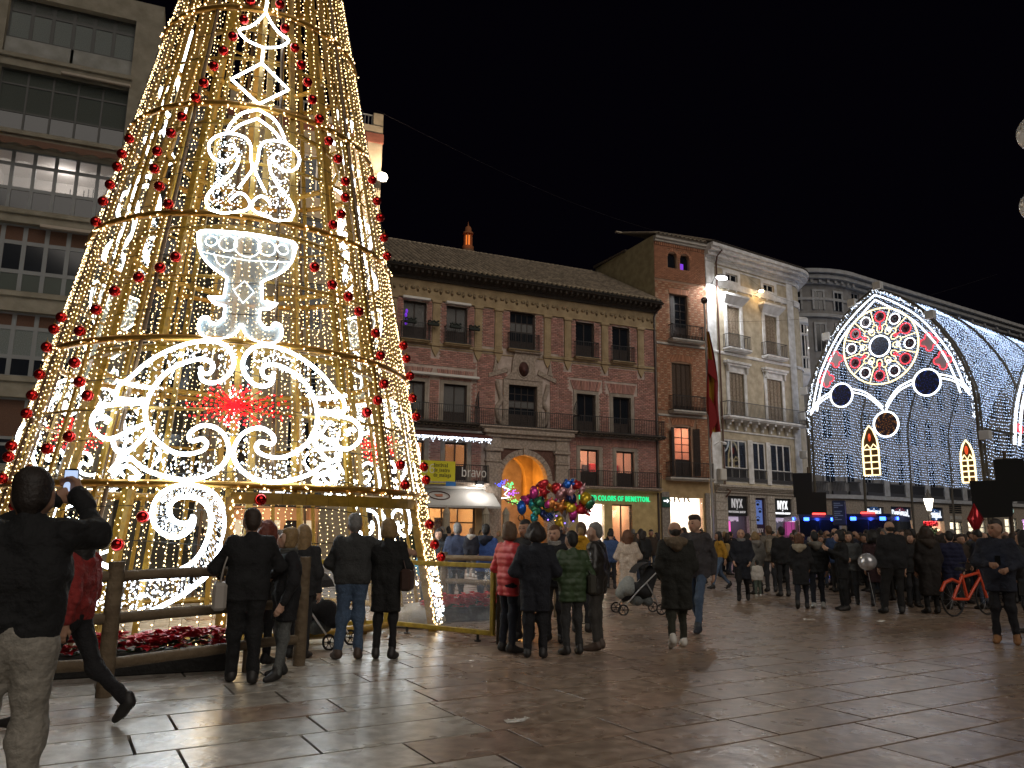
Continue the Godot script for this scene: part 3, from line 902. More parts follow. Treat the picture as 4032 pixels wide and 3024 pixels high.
# ---------- narrow red brick house ----------
func build_red_house():
	var X := frame_at(6.6, -50, 66) * Transform3D(Basis(), V(3.47, 0, 0))
	var t := thing("red_brick_house", "tall narrow house of patterned red brick with dark balconies", "building", X)
	var w := 4.33
	var mortar := m("mortar_red", 0.40, 0.26, 0.18, 0.95, "plaster")
	var brown := m("brown_wood", 0.035, 0.018, 0.012, 0.6, "wood")
	var iron := m("black_iron", 0.015, 0.014, 0.014, 0.5)
	var white := m("white_trim", 0.5, 0.47, 0.43, 0.85, "plaster")
	var dark := m("night_pane", 0.012, 0.014, 0.018, 0.08)
	var o4 := [1.2, 14.75, 2.7, 17.9]; var o3 := [1.22, 9.75, 2.82, 13.0]; var o2 := [1.3, 5.2, 2.65, 8.6]; var sh := [0.75, 0.1, 3.4, 3.85]
	var ta := [1.14, 19.8, 1.9, 20.9]; var tb := [2.2, 19.8, 2.95, 20.9]
	var b := MB.new()
	wall_sheet(b, 0, w, 0, 22, [o4, o3, o2, sh, ta, tb], 0.3)
	part("wall", b, mortar, t)
	var gw := MB.new()
	gw.box(0, 0, -8.0, 0.3, 22.0, -0.004); gw.box(w - 0.3, 0, -8.0, w, 22, -0.004); gw.box(0.3, 0, -8.0, w - 0.3, 22, -7.7)
	gw.box(0.3, 4.5, -3.3, w - 0.3, 22, -3.0); gw.box(0.3, 21.7, -7.7, w - 0.3, 21.98, -0.35)
	part("side_wall", gw, m("gable_ochre", 0.50, 0.43, 0.26, 0.9, "plaster"), t)
	var xs := []
	var skip := [[o4[0] - .05, o4[1], o4[2] + .05, o4[3] + .45], [o3[0] - .05, o3[1], o3[2] + .05, o3[3] + .6], [o2[0] - .45, o2[1], o2[2] + .45, o2[3] + .6], ta + [], tb + [], [0, 14.15, w, 14.5], [0, 9.2, w, 9.6], [0, 4.3, w, 5.0], [0, 18.75, w, 18.9]]
	for q in [ta, tb]: skip.append([q[0] - 0.05, q[1], q[2] + 0.05, q[3] + 0.25])
	var cs := []
	brick_rows(xs, 0.02, w - 0.02, 5.0, 21.3, skip, 0.27, 0.088)
	for x in xs:  # courses laid in a zigzag of two tones
		var ph := sin(x.origin.x * TAU / 0.54) * (1.0 if fmod(x.origin.y, 0.7) < 0.35 else -1.0)
		var k := rng.randf_range(0.8, 1.15)
		cs.append(Color(k, k, k) if ph < 0.2 or x.origin.y > 18.9 else Color(1.3 * k, 1.85 * k, 2.1 * k))
	var n0 := xs.size()
	fan_bricks(xs, 1.95, 1.6, o4[3] + .02, o4[3] + .42, 0.2, 16); fan_bricks(xs, 2.02, 1.7, o3[3] + .02, o3[3] + .5, 0.35, 16, 0.12); fan_bricks(xs, 1.98, 1.7, o2[3] + .05, o2[3] + .5, 0.35, 16, 0.12)
	for i in 27: xs.append(Transform3D(Basis.from_scale(V(0.08, 0.22, 0.14)), V(0.1 + i * 0.158, 21.42, 0.0)))
	for q in [ta, tb]:
		var cx = (q[0] + q[2]) / 2
		for k in 11:
			var a := PI * (k + 0.5) / 11
			xs.append(Transform3D(Basis(V(0, 0, 1), a - PI / 2) * Basis.from_scale(V(0.1, 0.2, 0.08)), V(cx + cos(a) * 0.5, 20.6 + sin(a) * 0.5, 0.0)))
	cs += tint(xs.size() - n0, 0.2)
	copies("bricks", unit_box(), m("brick_red", 0.42, 0.195, 0.11, 0.9, "vc"), t, xs, cs)
	for q in [[14.2, 0.14, 0.12], [9.25, 0.14, 0.12], [21.55, 0.17, 0.22], [21.72, 0.23, 0.34]]:
		var tr := MB.new()
		tr.cbox(-0.02, q[0], 0, w + 0.02, q[0] + q[1], q[2], 0.02)
		part("string_course", tr, white, t)
	for q in [ta, tb]:
		var wp := MB.new()
		var pl := PackedVector2Array([Vector2(q[0], q[1]), Vector2(q[2], q[1])])
		for k in 13: pl.append(Vector2((q[0] + q[2]) / 2 + cos(PI * k / 12) * (q[2] - q[0]) / 2, 20.6 + sin(PI * k / 12) * 0.3))
		wp.prism(pl, -0.26, -0.2)
		part("arched_window", wp, dark, t)
	var pur := MB.new()
	pur.box(2.3, 19.85, -0.19, 2.6, 20.3, -0.18)
	part("window_glow_patch", pur, glow("violet_glow", 0.25, 0.05, 0.9, 0.6), t)  # small violet emissive patch on the pane
	window(t, o4[0] + 0.45, o4[1], o4[2], o4[3], -0.22, 2, [0.25, 0.45, 0.65, 0.82], 0.08, 0.05, brown, [brown, dark], "balcony_door")
	shutter(t, o4[0], o4[1], o4[0] + 0.45, o4[3], -0.1, 1, brown)
	shutter(t, o3[0], o3[1], o3[2], o3[3], -0.15, 4, m("shutter_brown", 0.075, 0.042, 0.022, 0.7, "wood"))
	window(t, o2[0], o2[1], o2[2], o2[3], -0.2, 2, [0.34, 0.5, 0.66, 0.8], 0.08, 0.05, brown, [brown, glass("room_glass", 0.9, 0.92, 0.95, 0.06)], "balcony_door")
	for s in [[0.78, 1.2, 0.6], [2.75, 3.15, -0.6]]:
		var sh2 := MB.new()
		sh2.box(-0.22, 5.3, -0.02, 0.22, 8.5, 0.02)
		for k in 12: sh2.box(-0.18, 5.5 + k * 0.24, -0.035, 0.18, 5.62 + k * 0.24, 0.035)
		part("open_shutter", sh2, brown, t, Transform3D(Basis(V(0, 1, 0), s[2]), V((s[0] + s[1]) / 2, 0, 0.2)))
	lit_room(t, 0.8, 3.2, 4.7, 8.8, -0.3, 2.6, m("pink_room", 0.55, 0.34, 0.26, 0.9), lin(1.0, 0.6, 0.4), 3.0)
	balcony(t, 1.0, 3.6, 14.6, 1.0, 0.6, 0.12, iron, white, 0.12, 0.05)
	balcony(t, 0.9, 3.6, 9.65, 1.0, 0.6, 0.12, iron, white, 0.12, 0.05)
	balcony(t, 0.5, 4.0, 5.15, 1.0, 0.6, 0.12, iron, white, 0.12)
	var sf := MB.new()
	wall_sheet(sf, 0, w, 0, 5.0, [sh], 0.3, 0.06)
	part("shopfront", sf, m("shop_cream2", 0.46, 0.33, 0.17, 0.85, "plaster"), t)
	var st := MB.new()
	st.cbox(0.02, 0, 0.06, 0.62, 4.2, 0.2, 0.02); st.cbox(3.55, 0, 0.06, w - 0.02, 4.2, 0.2, 0.02)
	part("stone_pier", st, m("grey_stone", 0.3, 0.27, 0.24, 0.9, "stone"), t)
	lit_room(t, 0.75, 3.4, 0.1, 3.9, -0.3, 3.0, m("shop_white", 0.8, 0.78, 0.74, 0.9), lin(1.0, 0.82, 0.66), 11.0)
	var sw := MB.new()
	sw.box(0.75, 0.1, -0.1, 3.4, 3.85, -0.08)
	part("shop_window", sw, glass("room_glass", 0.9, 0.92, 0.95, 0.06), t)
	for k in 6:
		var dd := MB.new()
		var x: float = 0.95 + int(k / 2) * 0.8 + (k % 2) * 0.25
		dd.cyl(V(x, 3.88, -0.8), V(x - 0.08 + (k % 2) * 0.16, 3.6, -0.7), 0.06, 8)
		part("spotlight", dd, iron, t)
	var ds := MB.new()
	ds.cbox(1.6, 0.4, -1.6, 2.5, 1.9, -1.5, 0.02); ds.cbox(1.3, 0.1, -2.0, 2.7, 0.6, -1.4, 0.02)
	part("display_stand", ds, m("display_pale", 0.5, 0.4, 0.32, 0.8), t)
	tiled_roof(t, -0.05, w + 0.02, 21.98, 0.4, 1.6, 4.5, m("eave_tile_pale", 0.42, 0.36, 0.28, 0.85), m("roof_tile_clay", 0.16, 0.13, 0.10, 0.85, "stone"), true, 0.36)
	var rl := MB.new()
	rl.hexa([V(-0.1, 21.95, -3.5), V(1.4, 21.95, -3.5), V(1.4, 22.1, -8.2), V(-0.1, 22.1, -8.2), V(-0.1, 22.1, -3.5), V(1.4, 22.1, -3.5), V(1.4, 22.3, -8.2), V(-0.1, 22.3, -8.2)])
	part("gable_coping", rl, m("roof_tile_clay", 0.16, 0.13, 0.10, 0.85, "stone"), t)
	var sg := thing("exit_route_sign", "small green arrow sign at the corner of the two shopfronts", "sign", X)
	var sb := MB.new()
	sb.cbox(0.0, 3.2, 0.22, 0.62, 3.85, 0.27, 0.01)
	part("plate", sb, m("sign_green", 0.01, 0.07, 0.05, 0.5), sg)
	var ar := MB.new()
	ar.prism(PackedVector2Array([Vector2(0.1, 3.55), Vector2(0.36, 3.55), Vector2(0.36, 3.46), Vector2(0.54, 3.6), Vector2(0.36, 3.74), Vector2(0.36, 3.65), Vector2(0.1, 3.65)]), 0.272, 0.278)
	part("arrow", ar, m("sign_white", 0.7, 0.7, 0.68, 0.5), sg)

# ---------- cream house with the rounded corner ----------
func build_cream_house():
	var X := frame_at(13.73, -53.17, 56)
	var t := thing("cream_house", "cream house with white trim, shuttered balconies and rounded corner", "building", X)
	var cream := m("cream_render", 0.56, 0.49, 0.37, 0.9, "plaster")
	var white := m("white_render", 0.82, 0.82, 0.83, 0.88, "plaster")
	var shut := m("shutter_taupe", 0.34, 0.28, 0.21, 0.75, "wood")
	var iron := m("grey_iron", 0.05, 0.048, 0.05, 0.5)
	var dark := m("night_pane", 0.012, 0.014, 0.018, 0.08)
	var stone := m("pale_stone", 0.5, 0.46, 0.41, 0.9, "stone")
	var sq := [[2.16, 19.78, 3.46, 20.33], [6.4, 19.78, 7.69, 20.33]]
	var a4 := [[2.1, 14.7, 3.5, 17.82], [6.31, 14.7, 7.71, 17.82]]
	var a3 := [[2.05, 9.7, 3.63, 12.88], [6.19, 9.7, 7.93, 12.88]]
	var a2 := [[1.28, 5.04, 3.7, 8.05], [4.29, 5.04, 5.72, 8.05], [6.22, 5.04, 8.67, 8.05]]
	var sh := [[1.37, 0.1, 3.53, 4.12], [4.3, 0.1, 5.41, 4.06], [6.42, 0.1, 8.43, 4.08]]
	var b := MB.new()
	var R := 2.4; var W := 9.9
	wall_sheet(b, 0, W, 4.3, 22, sq + a4 + a3 + a2, 0.3)
	for i in 12:  # rounded corner
		var p0 := deg_to_rad(90 - i * 7.5); var p1 := deg_to_rad(90 - (i + 1) * 7.5)
		b.quad(V(W + cos(p0) * R, 4.3, -R + sin(p0) * R), V(W + cos(p1) * R, 4.3, -R + sin(p1) * R), V(W + cos(p1) * R, 22, -R + sin(p1) * R), V(W + cos(p0) * R, 22, -R + sin(p0) * R))
	b.box(W + R - 0.3, 4.3, -12, W + R, 22, -R); b.box(0, 4.3, -12, 0.3, 22, -0.31); b.box(0.3, 4.3, -12, W + R - 0.3, 22, -11.7)
	b.box(0.3, 4.3, -3.3, W, 22, -3.0); b.box(0.3, 21.7, -11.7, W + R - 0.4, 21.95, -2.4)
	part("wall", b, cream, t)
	var g := MB.new()
	wall_sheet(g, 0, W, 0, 4.3, sh, 0.4, 0.05)
	for i in 12:
		var p0 := deg_to_rad(90 - i * 7.5); var p1 := deg_to_rad(90 - (i + 1) * 7.5)
		g.quad(V(W + cos(p0) * (R + .05), 0, -R + sin(p0) * (R + .05)), V(W + cos(p1) * (R + .05), 0, -R + sin(p1) * (R + .05)), V(W + cos(p1) * (R + .05), 4.3, -R + sin(p1) * (R + .05)), V(W + cos(p0) * (R + .05), 4.3, -R + sin(p0) * (R + .05)))
	g.box(W + R - 0.25, 0, -12, W + R + 0.05, 4.3, -R)
	part("stone_base", g, stone, t)
	for q in [[0.1, 1.3], [3.6, 4.22], [5.5, 6.34], [8.5, 9.8]]:  # ashlar piers
		for k in 7:
			var s := MB.new()
			s.cbox(q[0], 0.05 + k * 0.6, 0.05, q[1], 0.63 + k * 0.6, 0.12, 0.02)
			part("ashlar_block", s, stone, t)
	# white pilasters, bands, cornice
	var tr := MB.new()
	tr.cbox(0.0, 4.9, 0, 0.92, 20.8, 0.08, 0.02); tr.cbox(9.12, 4.9, 0, 9.88, 20.8, 0.08, 0.02)
	for q in [[19.1, 0.48, 0.1], [14.1, 0.2, 0.1], [8.55, 0.12, 0.08], [20.55, 0.12, 0.06]]: tr.cbox(0.93, q[0], 0, 9.11, q[0] + q[1], q[2], 0.02)
	for q in [[19.15, 0.4], [14.12, 0.16]]: tr.cbox(-0.02, q[0], 0.02, 0.94, q[0] + q[1], 0.12, 0.02)
	for q in sq: tr.box(q[0] - 0.3, 19.58, 0, q[0], 20.55, 0.05); tr.box(q[2], 19.58, 0, q[2] + 0.3, 20.55, 0.05); tr.box(q[0], q[3], 0, q[2], 20.55, 0.05); tr.box(q[0], 19.58, 0, q[2], q[1], 0.05)
	part("white_trim", tr, white, t)
	for q in [[20.8, 0.26, 0.12], [21.06, 0.14, 0.2], [21.2, 0.3, 0.45], [21.5, 0.22, 0.75], [21.72, 0.25, 0.9], [19.1, 0.48, 0.1], [14.1, 0.2, 0.12]]:
		var c := MB.new()
		if q[0] > 20: c.cbox(-0.05, q[0], 0, W, q[0] + q[1], q[2], 0.02)
		for i in 12:
			var p0 := deg_to_rad(90 - i * 7.5); var p1 := deg_to_rad(90 - (i + 1) * 7.5)
			var ri := R; var ro: float = R + q[2]
			var e0 := V(cos(p0), 0, sin(p0)); var e1 := V(cos(p1), 0, sin(p1)); var cc := V(W, 0, -R)
			var y0 := V(0, q[0], 0); var y1 := V(0, q[0] + q[1], 0)
			c.quad(cc + e0 * ro + y0, cc + e1 * ro + y0, cc + e1 * ro + y1, cc + e0 * ro + y1)
			c.quad(cc + e0 * ro + y1, cc + e1 * ro + y1, cc + e1 * ri + y1, cc + e0 * ri + y1)
			c.quad(cc + e0 * ri + y0, cc + e1 * ri + y0, cc + e1 * ro + y0, cc + e0 * ro + y0)
		part("cornice", c, white, t)
	for i in 45:
		var orn := MB.new()
		orn.tube(PackedVector3Array(arc_pts(0.2 + i * 0.21, 20.93, 0.07, 0, 300, 6, 0.14)), 0.02, 4)
		part("frieze_ornament", orn, white, t)
	for i in 26:
		if i == 8 or i == 9: continue
		var dn := MB.new()
		dn.cbox(1.5 + i * 0.29 - 0.06, 18.98, 0, 1.5 + i * 0.29 + 0.06, 19.1, 0.1, 0.01)
		if i % 3 == 0: part("dentil", dn, white, t)
	for i in a4.size():
		for lv in 2:
			var q = a4[i] if lv == 0 else a3[i]
			var fr := MB.new()
			var top: float = q[3]
			fr.cbox(q[0] - 0.3, q[1], 0, q[0], top + 0.15, 0.1, 0.02); fr.cbox(q[2], q[1], 0, q[2] + 0.3, top + 0.15, 0.1, 0.02)
			fr.box(q[0], top, 0, q[2], top + 0.15, 0.09)
			if lv == 0:
				fr.hexa([V(q[0] - 0.3, top + 0.15, 0.1), V(q[2] + 0.3, top + 0.15, 0.1), V(q[2] + 0.3, top + 0.15, 0), V(q[0] - 0.3, top + 0.15, 0), V(q[0] - 0.55, top + 0.62, 0.5), V(q[2] + 0.55, top + 0.62, 0.5), V(q[2] + 0.55, top + 0.62, 0), V(q[0] - 0.55, top + 0.62, 0)])
				fr.cbox(q[0] - 0.6, top + 0.62, 0, q[2] + 0.6, top + 0.82, 0.55, 0.03)
			else:
				fr.box(q[0] - 0.3, top + 0.15, 0, q[2] + 0.3, top + 0.45, 0.1)
				fr.cbox(q[0] - 0.42, top + 0.45, 0, q[2] + 0.42, top + 0.6, 0.3, 0.02); fr.cbox(q[0] - 0.5, top + 0.6, 0, q[2] + 0.5, top + 0.78, 0.42, 0.02)
				for x in [q[0] - 0.28, q[2] + 0.12]: fr.cbox(x, top + 0.0, 0.1, x + 0.16, top + 0.45, 0.3, 0.03)
			part("window_hood", fr, white, t)
			shutter(t, q[0] + 0.02, q[1], q[2] - 0.02, q[3], -0.1, 4, shut)
		balcony(t, a4[i][0] - 0.45, a4[i][2] + 0.45, 14.58, 1.0, 0.6, 0.13, iron, white, 0.14)
	balcony(t, 1.1, 9.7, 9.6, 1.02, 0.75, 0.14, iron, white, 0.14)
	for i in 9:
		var cb := MB.new()
		var x := 1.5 + i * 0.93
		cb.cbox(x, 9.22, 0, x + 0.24, 9.4, 0.62, 0.02); cb.cbox(x + 0.02, 9.0, 0, x + 0.22, 9.22, 0.4, 0.03); cb.cbox(x + 0.03, 8.72, 0, x + 0.21, 9.0, 0.2, 0.03)
		part("corbel", cb, white, t)
	for q in sq: window(t, q[0], q[1], q[2], q[3], -0.15, 2, [], 0.06, 0.08, white, dark)
	for q in a2:
		var n := 3 if q[2] - q[0] > 2 else 2
		window(t, q[0], q[1], q[2], q[3], -0.12, n, [0.32], 0.12, 0.12, white, m("mirror_pane", 0.02, 0.022, 0.03, 0.02))
		var rl := MB.new()
		for k in int((q[2] - q[0]) / 0.13): rl.box(q[0] + 0.06 + k * 0.13, q[1] + 0.15, 0.02, q[0] + 0.1 + k * 0.13, q[1] + 0.95, 0.06)
		rl.box(q[0], q[1] + 0.93, 0.01, q[2], q[1] + 1.0, 0.07); rl.box(q[0], q[1] + 0.1, 0.01, q[2], q[1] + 0.36, 0.05)
		part("railing", rl, iron, t)
	for x in [[3.72, 4.27], [5.74, 6.2]]:
		var pl := MB.new()
		pl.cbox(x[0], 5.0, 0, x[1], 8.1, 0.08, 0.02)
		for k in 4: pl.cbox(x[0] + 0.08 + k * 0.11, 5.3, 0.08, x[0] + 0.13 + k * 0.11, 7.8, 0.1, 0.01)
		part("pilaster", pl, white, t)
	var ob := MB.new()
	for q in [[4.3, 0.16, 0.2], [4.46, 0.1, 0.3], [4.56, 0.1, 0.4], [4.66, 0.16, 0.5]]: ob.cbox(0.1, q[0], 0, 9.85, q[0] + q[1], q[2], 0.02)
	part("shop_cornice", ob, stone, t)
	# shops
	var blk := m("sign_black", 0.01, 0.01, 0.011, 0.5)
	for i in 3:
		var q = sh[i]
		var sb := MB.new()
		if i != 1: sb.box(q[0], 2.75, -0.2, q[2], 4.1, -0.1)
		else: sb.box(q[0], 0.2, -0.2, q[2], 4.05, -0.14)
		part("sign_board", sb, blk if i != 1 else m("poster_dark", 0.03, 0.012, 0.04, 0.5), t)
		if i != 1:
			var gl := glow("white_letters", 0.95, 0.97, 1.0, 1.1) if i == 2 else glow("dim_letters", 0.6, 0.6, 0.62, 0.35)
			lettering("sign_letters", "NYX", 0.62, gl, t, Transform3D(Basis(), V((q[0] + q[2]) / 2, 3.6, -0.08)), "Droid Sans", 700, 0.03, 1.15)
			lettering("sign_letters", "PROFESSIONAL MAKEUP", 0.14, gl, t, Transform3D(Basis(), V((q[0] + q[2]) / 2, 3.02, -0.08)), "Droid Sans", 700, 0.02, 1.75)
			var dot := MB.new()
			dot.ball(V((q[0] + q[2]) / 2, 3.22, -0.08), V(0.05, 0.05, 0.03), 8, 5)
			part("sign_light", dot, gl, t)
			var scn := MB.new()
			scn.box(q[0] + (0.25 if i == 0 else 0.15), 0.5, -0.9, q[0] + (1.25 if i == 0 else 1.15), 2.4, -0.86)
			part("display_screen", scn, glow("screen_pink" if i == 0 else "screen_cyan", 0.8 if i == 0 else 0.15, 0.12 if i == 0 else 0.7, 0.5 if i == 0 else 0.9, 1.0), t)
			var frs := MB.new()
			for k in 16: frs.box(q[0] + 0.05 + k * 0.1, 2.35 + rng.randf() * 0.15, -0.5, q[0] + 0.13 + k * 0.1, 2.7, -0.46)
			part("garland", frs, glow("garland_light", 0.8, 0.7, 0.95, 0.3), t)
			lit_room(t, q[0], q[2], 0.1, 2.74, -0.2, 2.6, m("shop_dark", 0.08, 0.07, 0.08, 0.8), lin(0.9, 0.8, 1.0), 0.8)
		else:
			lettering("poster_print", "NYX", 0.32, m("poster_white", 0.6, 0.55, 0.6, 0.6), t, Transform3D(Basis(), V(4.85, 1.75, -0.13)), "Droid Sans", 700, 0.01, 0.7)
			for e in [[4.75, 3.6], [4.95, 3.1], [4.7, 2.5]]:
				var pr := MB.new()
				pr.box(4.32, e[1] - 0.3, -0.139, 5.2, e[1] + 0.3, -0.132)
				part("poster_print", pr, glow("poster_blue", 0.12, 0.2, 0.55, 0.35), t)
				var ey := MB.new()
				ey.ball(V(e[0], e[1], -0.13), V(0.16, 0.09, 0.01), 10, 5)
				part("poster_eye", ey, blk, t)
				ey = MB.new()
				ey.tube(PackedVector3Array(arc_pts(e[0], e[1] - 0.02, 0.26, 40, 140, 8, -0.13)), 0.025, 4)
				part("poster_brow", ey, blk, t)
	# tiles along the eave: straight run, then round the corner
	tiled_roof(t, 0.0, W, 21.98, 0.85, 2.2, 5.0, m("eave_tile_dark", 0.1, 0.085, 0.07, 0.85), m("roof_tile_clay", 0.16, 0.13, 0.10, 0.85, "stone"), true, 0.33)
	var rc := MB.new()
	var tl := barrel_tile(0.42, 0.13)
	for i in 14:
		var p := deg_to_rad(87 - i * 6.5)
		for j in 6:
			var rr := R + 0.88 - j * 0.34
			rc.add(tl, Transform3D(Basis(V(0, 1, 0), PI / 2 - p) * Basis(V(1, 0, 0), 0.41), V(W + cos(p) * rr, 22.0 + j * 0.15, -R + sin(p) * rr)))
	part("corner_tiles", rc, m("eave_tile_dark", 0.1, 0.085, 0.07, 0.85), t)
	var cr := MB.new()
	cr.lathe([Vector2(R + 0.9, 21.97), Vector2(0.05, 23.4)], 32, Transform3D(Basis(), V(W, 0, -R)))
	part("corner_roof", cr, m("roof_tile_clay", 0.16, 0.13, 0.10, 0.85, "stone"), t)
	var dp := MB.new()
	dp.tube(PackedVector3Array([V(1.0, 21.6, 0.8), V(0.9, 21.2, 0.4), V(1.05, 20.8, 0.16), V(1.05, 9.0, 0.16), V(1.05, 4.6, 0.16), V(1.1, 4.4, 0.6), V(1.05, 4.0, 0.2)]), 0.06, 8)
	part("drainpipe", dp, m("pipe_rust", 0.1, 0.045, 0.03, 0.6), t)
	# white bow window on the rounded corner
	var bw: Node3D = thing("bow_window", "white glazed bow window on the rounded corner of the cream house", "bow window", X * Transform3D(Basis(V(0, 1, 0), deg_to_rad(35)), V(W + R * 0.97, 0, -R + 1.0)))
	var bb := MB.new()
	for q in [[13.9, 14.5, 0.85], [18.1, 18.7, 0.9], [15.3, 15.5, 0.84], [17.2, 17.4, 0.84]]: bb.lathe([Vector2(0.01, q[0]), Vector2(q[2], q[0]), Vector2(q[2], q[1]), Vector2(0.01, q[1])], 20)
	bb.lathe([Vector2(0.3, 13.1), Vector2(0.6, 13.3), Vector2(0.85, 13.9)], 20)
	for k in 9:
		var a := PI * k / 8
		bb.bar(V(cos(a) * 0.8, 14.5, sin(a) * 0.8), V(cos(a) * 0.8, 18.1, sin(a) * 0.8), 0.1, 0.1)
	part("frame", bb, white, bw)
	for k in 8:
		var a := PI * (k + 0.5) / 8
		var pn := MB.new()
		pn.box(-0.12, 14.5, -0.01, 0.12, 18.1, 0.01)
		part("pane", pn, dark, bw, Transform3D(Basis(V(0, 1, 0), PI / 2 - a), V(cos(a) * 0.74, 0, sin(a) * 0.74)))
	for q in [[0.1, 17.7], [0.0, 16.2]]:
		var wl := MB.new()
		wl.ball(V(q[0] - 0.3, q[1], 0.82), V(0.1, 0.07, 0.03), 8, 5)
		part("window_glow_patch", wl, glow("window_glint", 1, 0.97, 0.9, 3.0), bw)  # glints on the panes put in as glowing balls
	# lamps on the facade
	var sl := thing("street_lamp", "oval street lamp with cold white light at the corner of the cream house", "street lamp", X)
	var arm := MB.new()
	arm.tube(PackedVector3Array([V(0.55, 19.1, 0.1), V(0.6, 19.6, 0.4), V(0.8, 19.7, 0.7)]), 0.04, 6)
	arm.ball(V(0.75, 19.52, 0.85), V(0.55, 0.14, 0.34), 14, 8)
	part("arm", arm, m("lamp_grey", 0.3, 0.3, 0.3, 0.4), sl)
	var le := MB.new()
	le.ball(V(0.75, 19.4, 0.87), V(0.5, 0.14, 0.3), 14, 8)
	part("lamp_lens", le, glow("cold_lamp", 1, 1, 1, 12.0), sl)
	var spl := SpotLight3D.new()
	spl.name = "lamp_beam"; spl.light_color = lin(0.95, 0.97, 1.0); spl.light_energy = 40.0; spl.light_size = 0.3; spl.spot_angle = 82; spl.spot_range = 90; spl.spot_angle_attenuation = 0.3; spl.shadow_enabled = true
	spl.transform = Transform3D(Basis(V(1, 0, 0), -PI / 2), V(0.7, 19.2, 0.85))
	sl.add_child(spl, true)
	var wl2 := thing("wall_lamp", "small warm floodlight fixed between the two upper balcony windows", "wall lamp", X)
	var wb := MB.new()
	wb.tube(PackedVector3Array([V(5.2, 19.2, 0.1), V(5.35, 19.35, 0.5)]), 0.03, 6); wb.cbox(5.2, 19.42, 0.35, 5.6, 19.55, 0.75, 0.02)
	part("bracket", wb, m("lamp_grey", 0.3, 0.3, 0.3, 0.4), wl2)
	var wg := MB.new()
	wg.ball(V(5.4, 19.36, 0.6), V(0.2, 0.13, 0.18), 12, 8)
	part("lamp_bulb", wg, glow("warm_lamp", 1.0, 0.75, 0.42, 12.0), wl2)
	lamp("warm_glow", V(5.4, 19.15, 0.75), lin(1.0, 0.62, 0.25), 1.3, 0.15, wl2)
	# fittings
	var cctv := thing("security_camera", "white dome security camera on a bracket beside the flagpole", "camera", X)
	var cm := MB.new()
	cm.tube(PackedVector3Array([V(0.2, 7.5, 0.1), V(0.4, 7.75, 0.35), V(0.7, 7.7, 0.5)]), 0.035, 6)
	cm.ball(V(0.72, 7.6, 0.52), V(0.16, 0.14, 0.16), 12, 8)
	part("bracket", cm, white, cctv)
	var cd := MB.new()
	cd.ball(V(0.72, 7.5, 0.52), V(0.12, 0.12, 0.12), 10, 6)
	part("dome", cd, m("black_gloss", 0.01, 0.01, 0.01, 0.1), cctv)
	var ac := thing("junction_box", "pale junction box on the corner pilaster of the cream house", "box", X)
	var ab := MB.new()
	ab.cbox(0.3, 5.1, 0.1, 0.95, 5.9, 0.45, 0.03)
	part("case", ab, m("box_pale", 0.45, 0.43, 0.38, 0.6), ac)
	var alid := MB.new()
	alid.box(0.36, 5.16, 0.45, 0.89, 5.84, 0.47)
	part("lid", alid, m("box_pale2", 0.5, 0.48, 0.43, 0.6), ac)

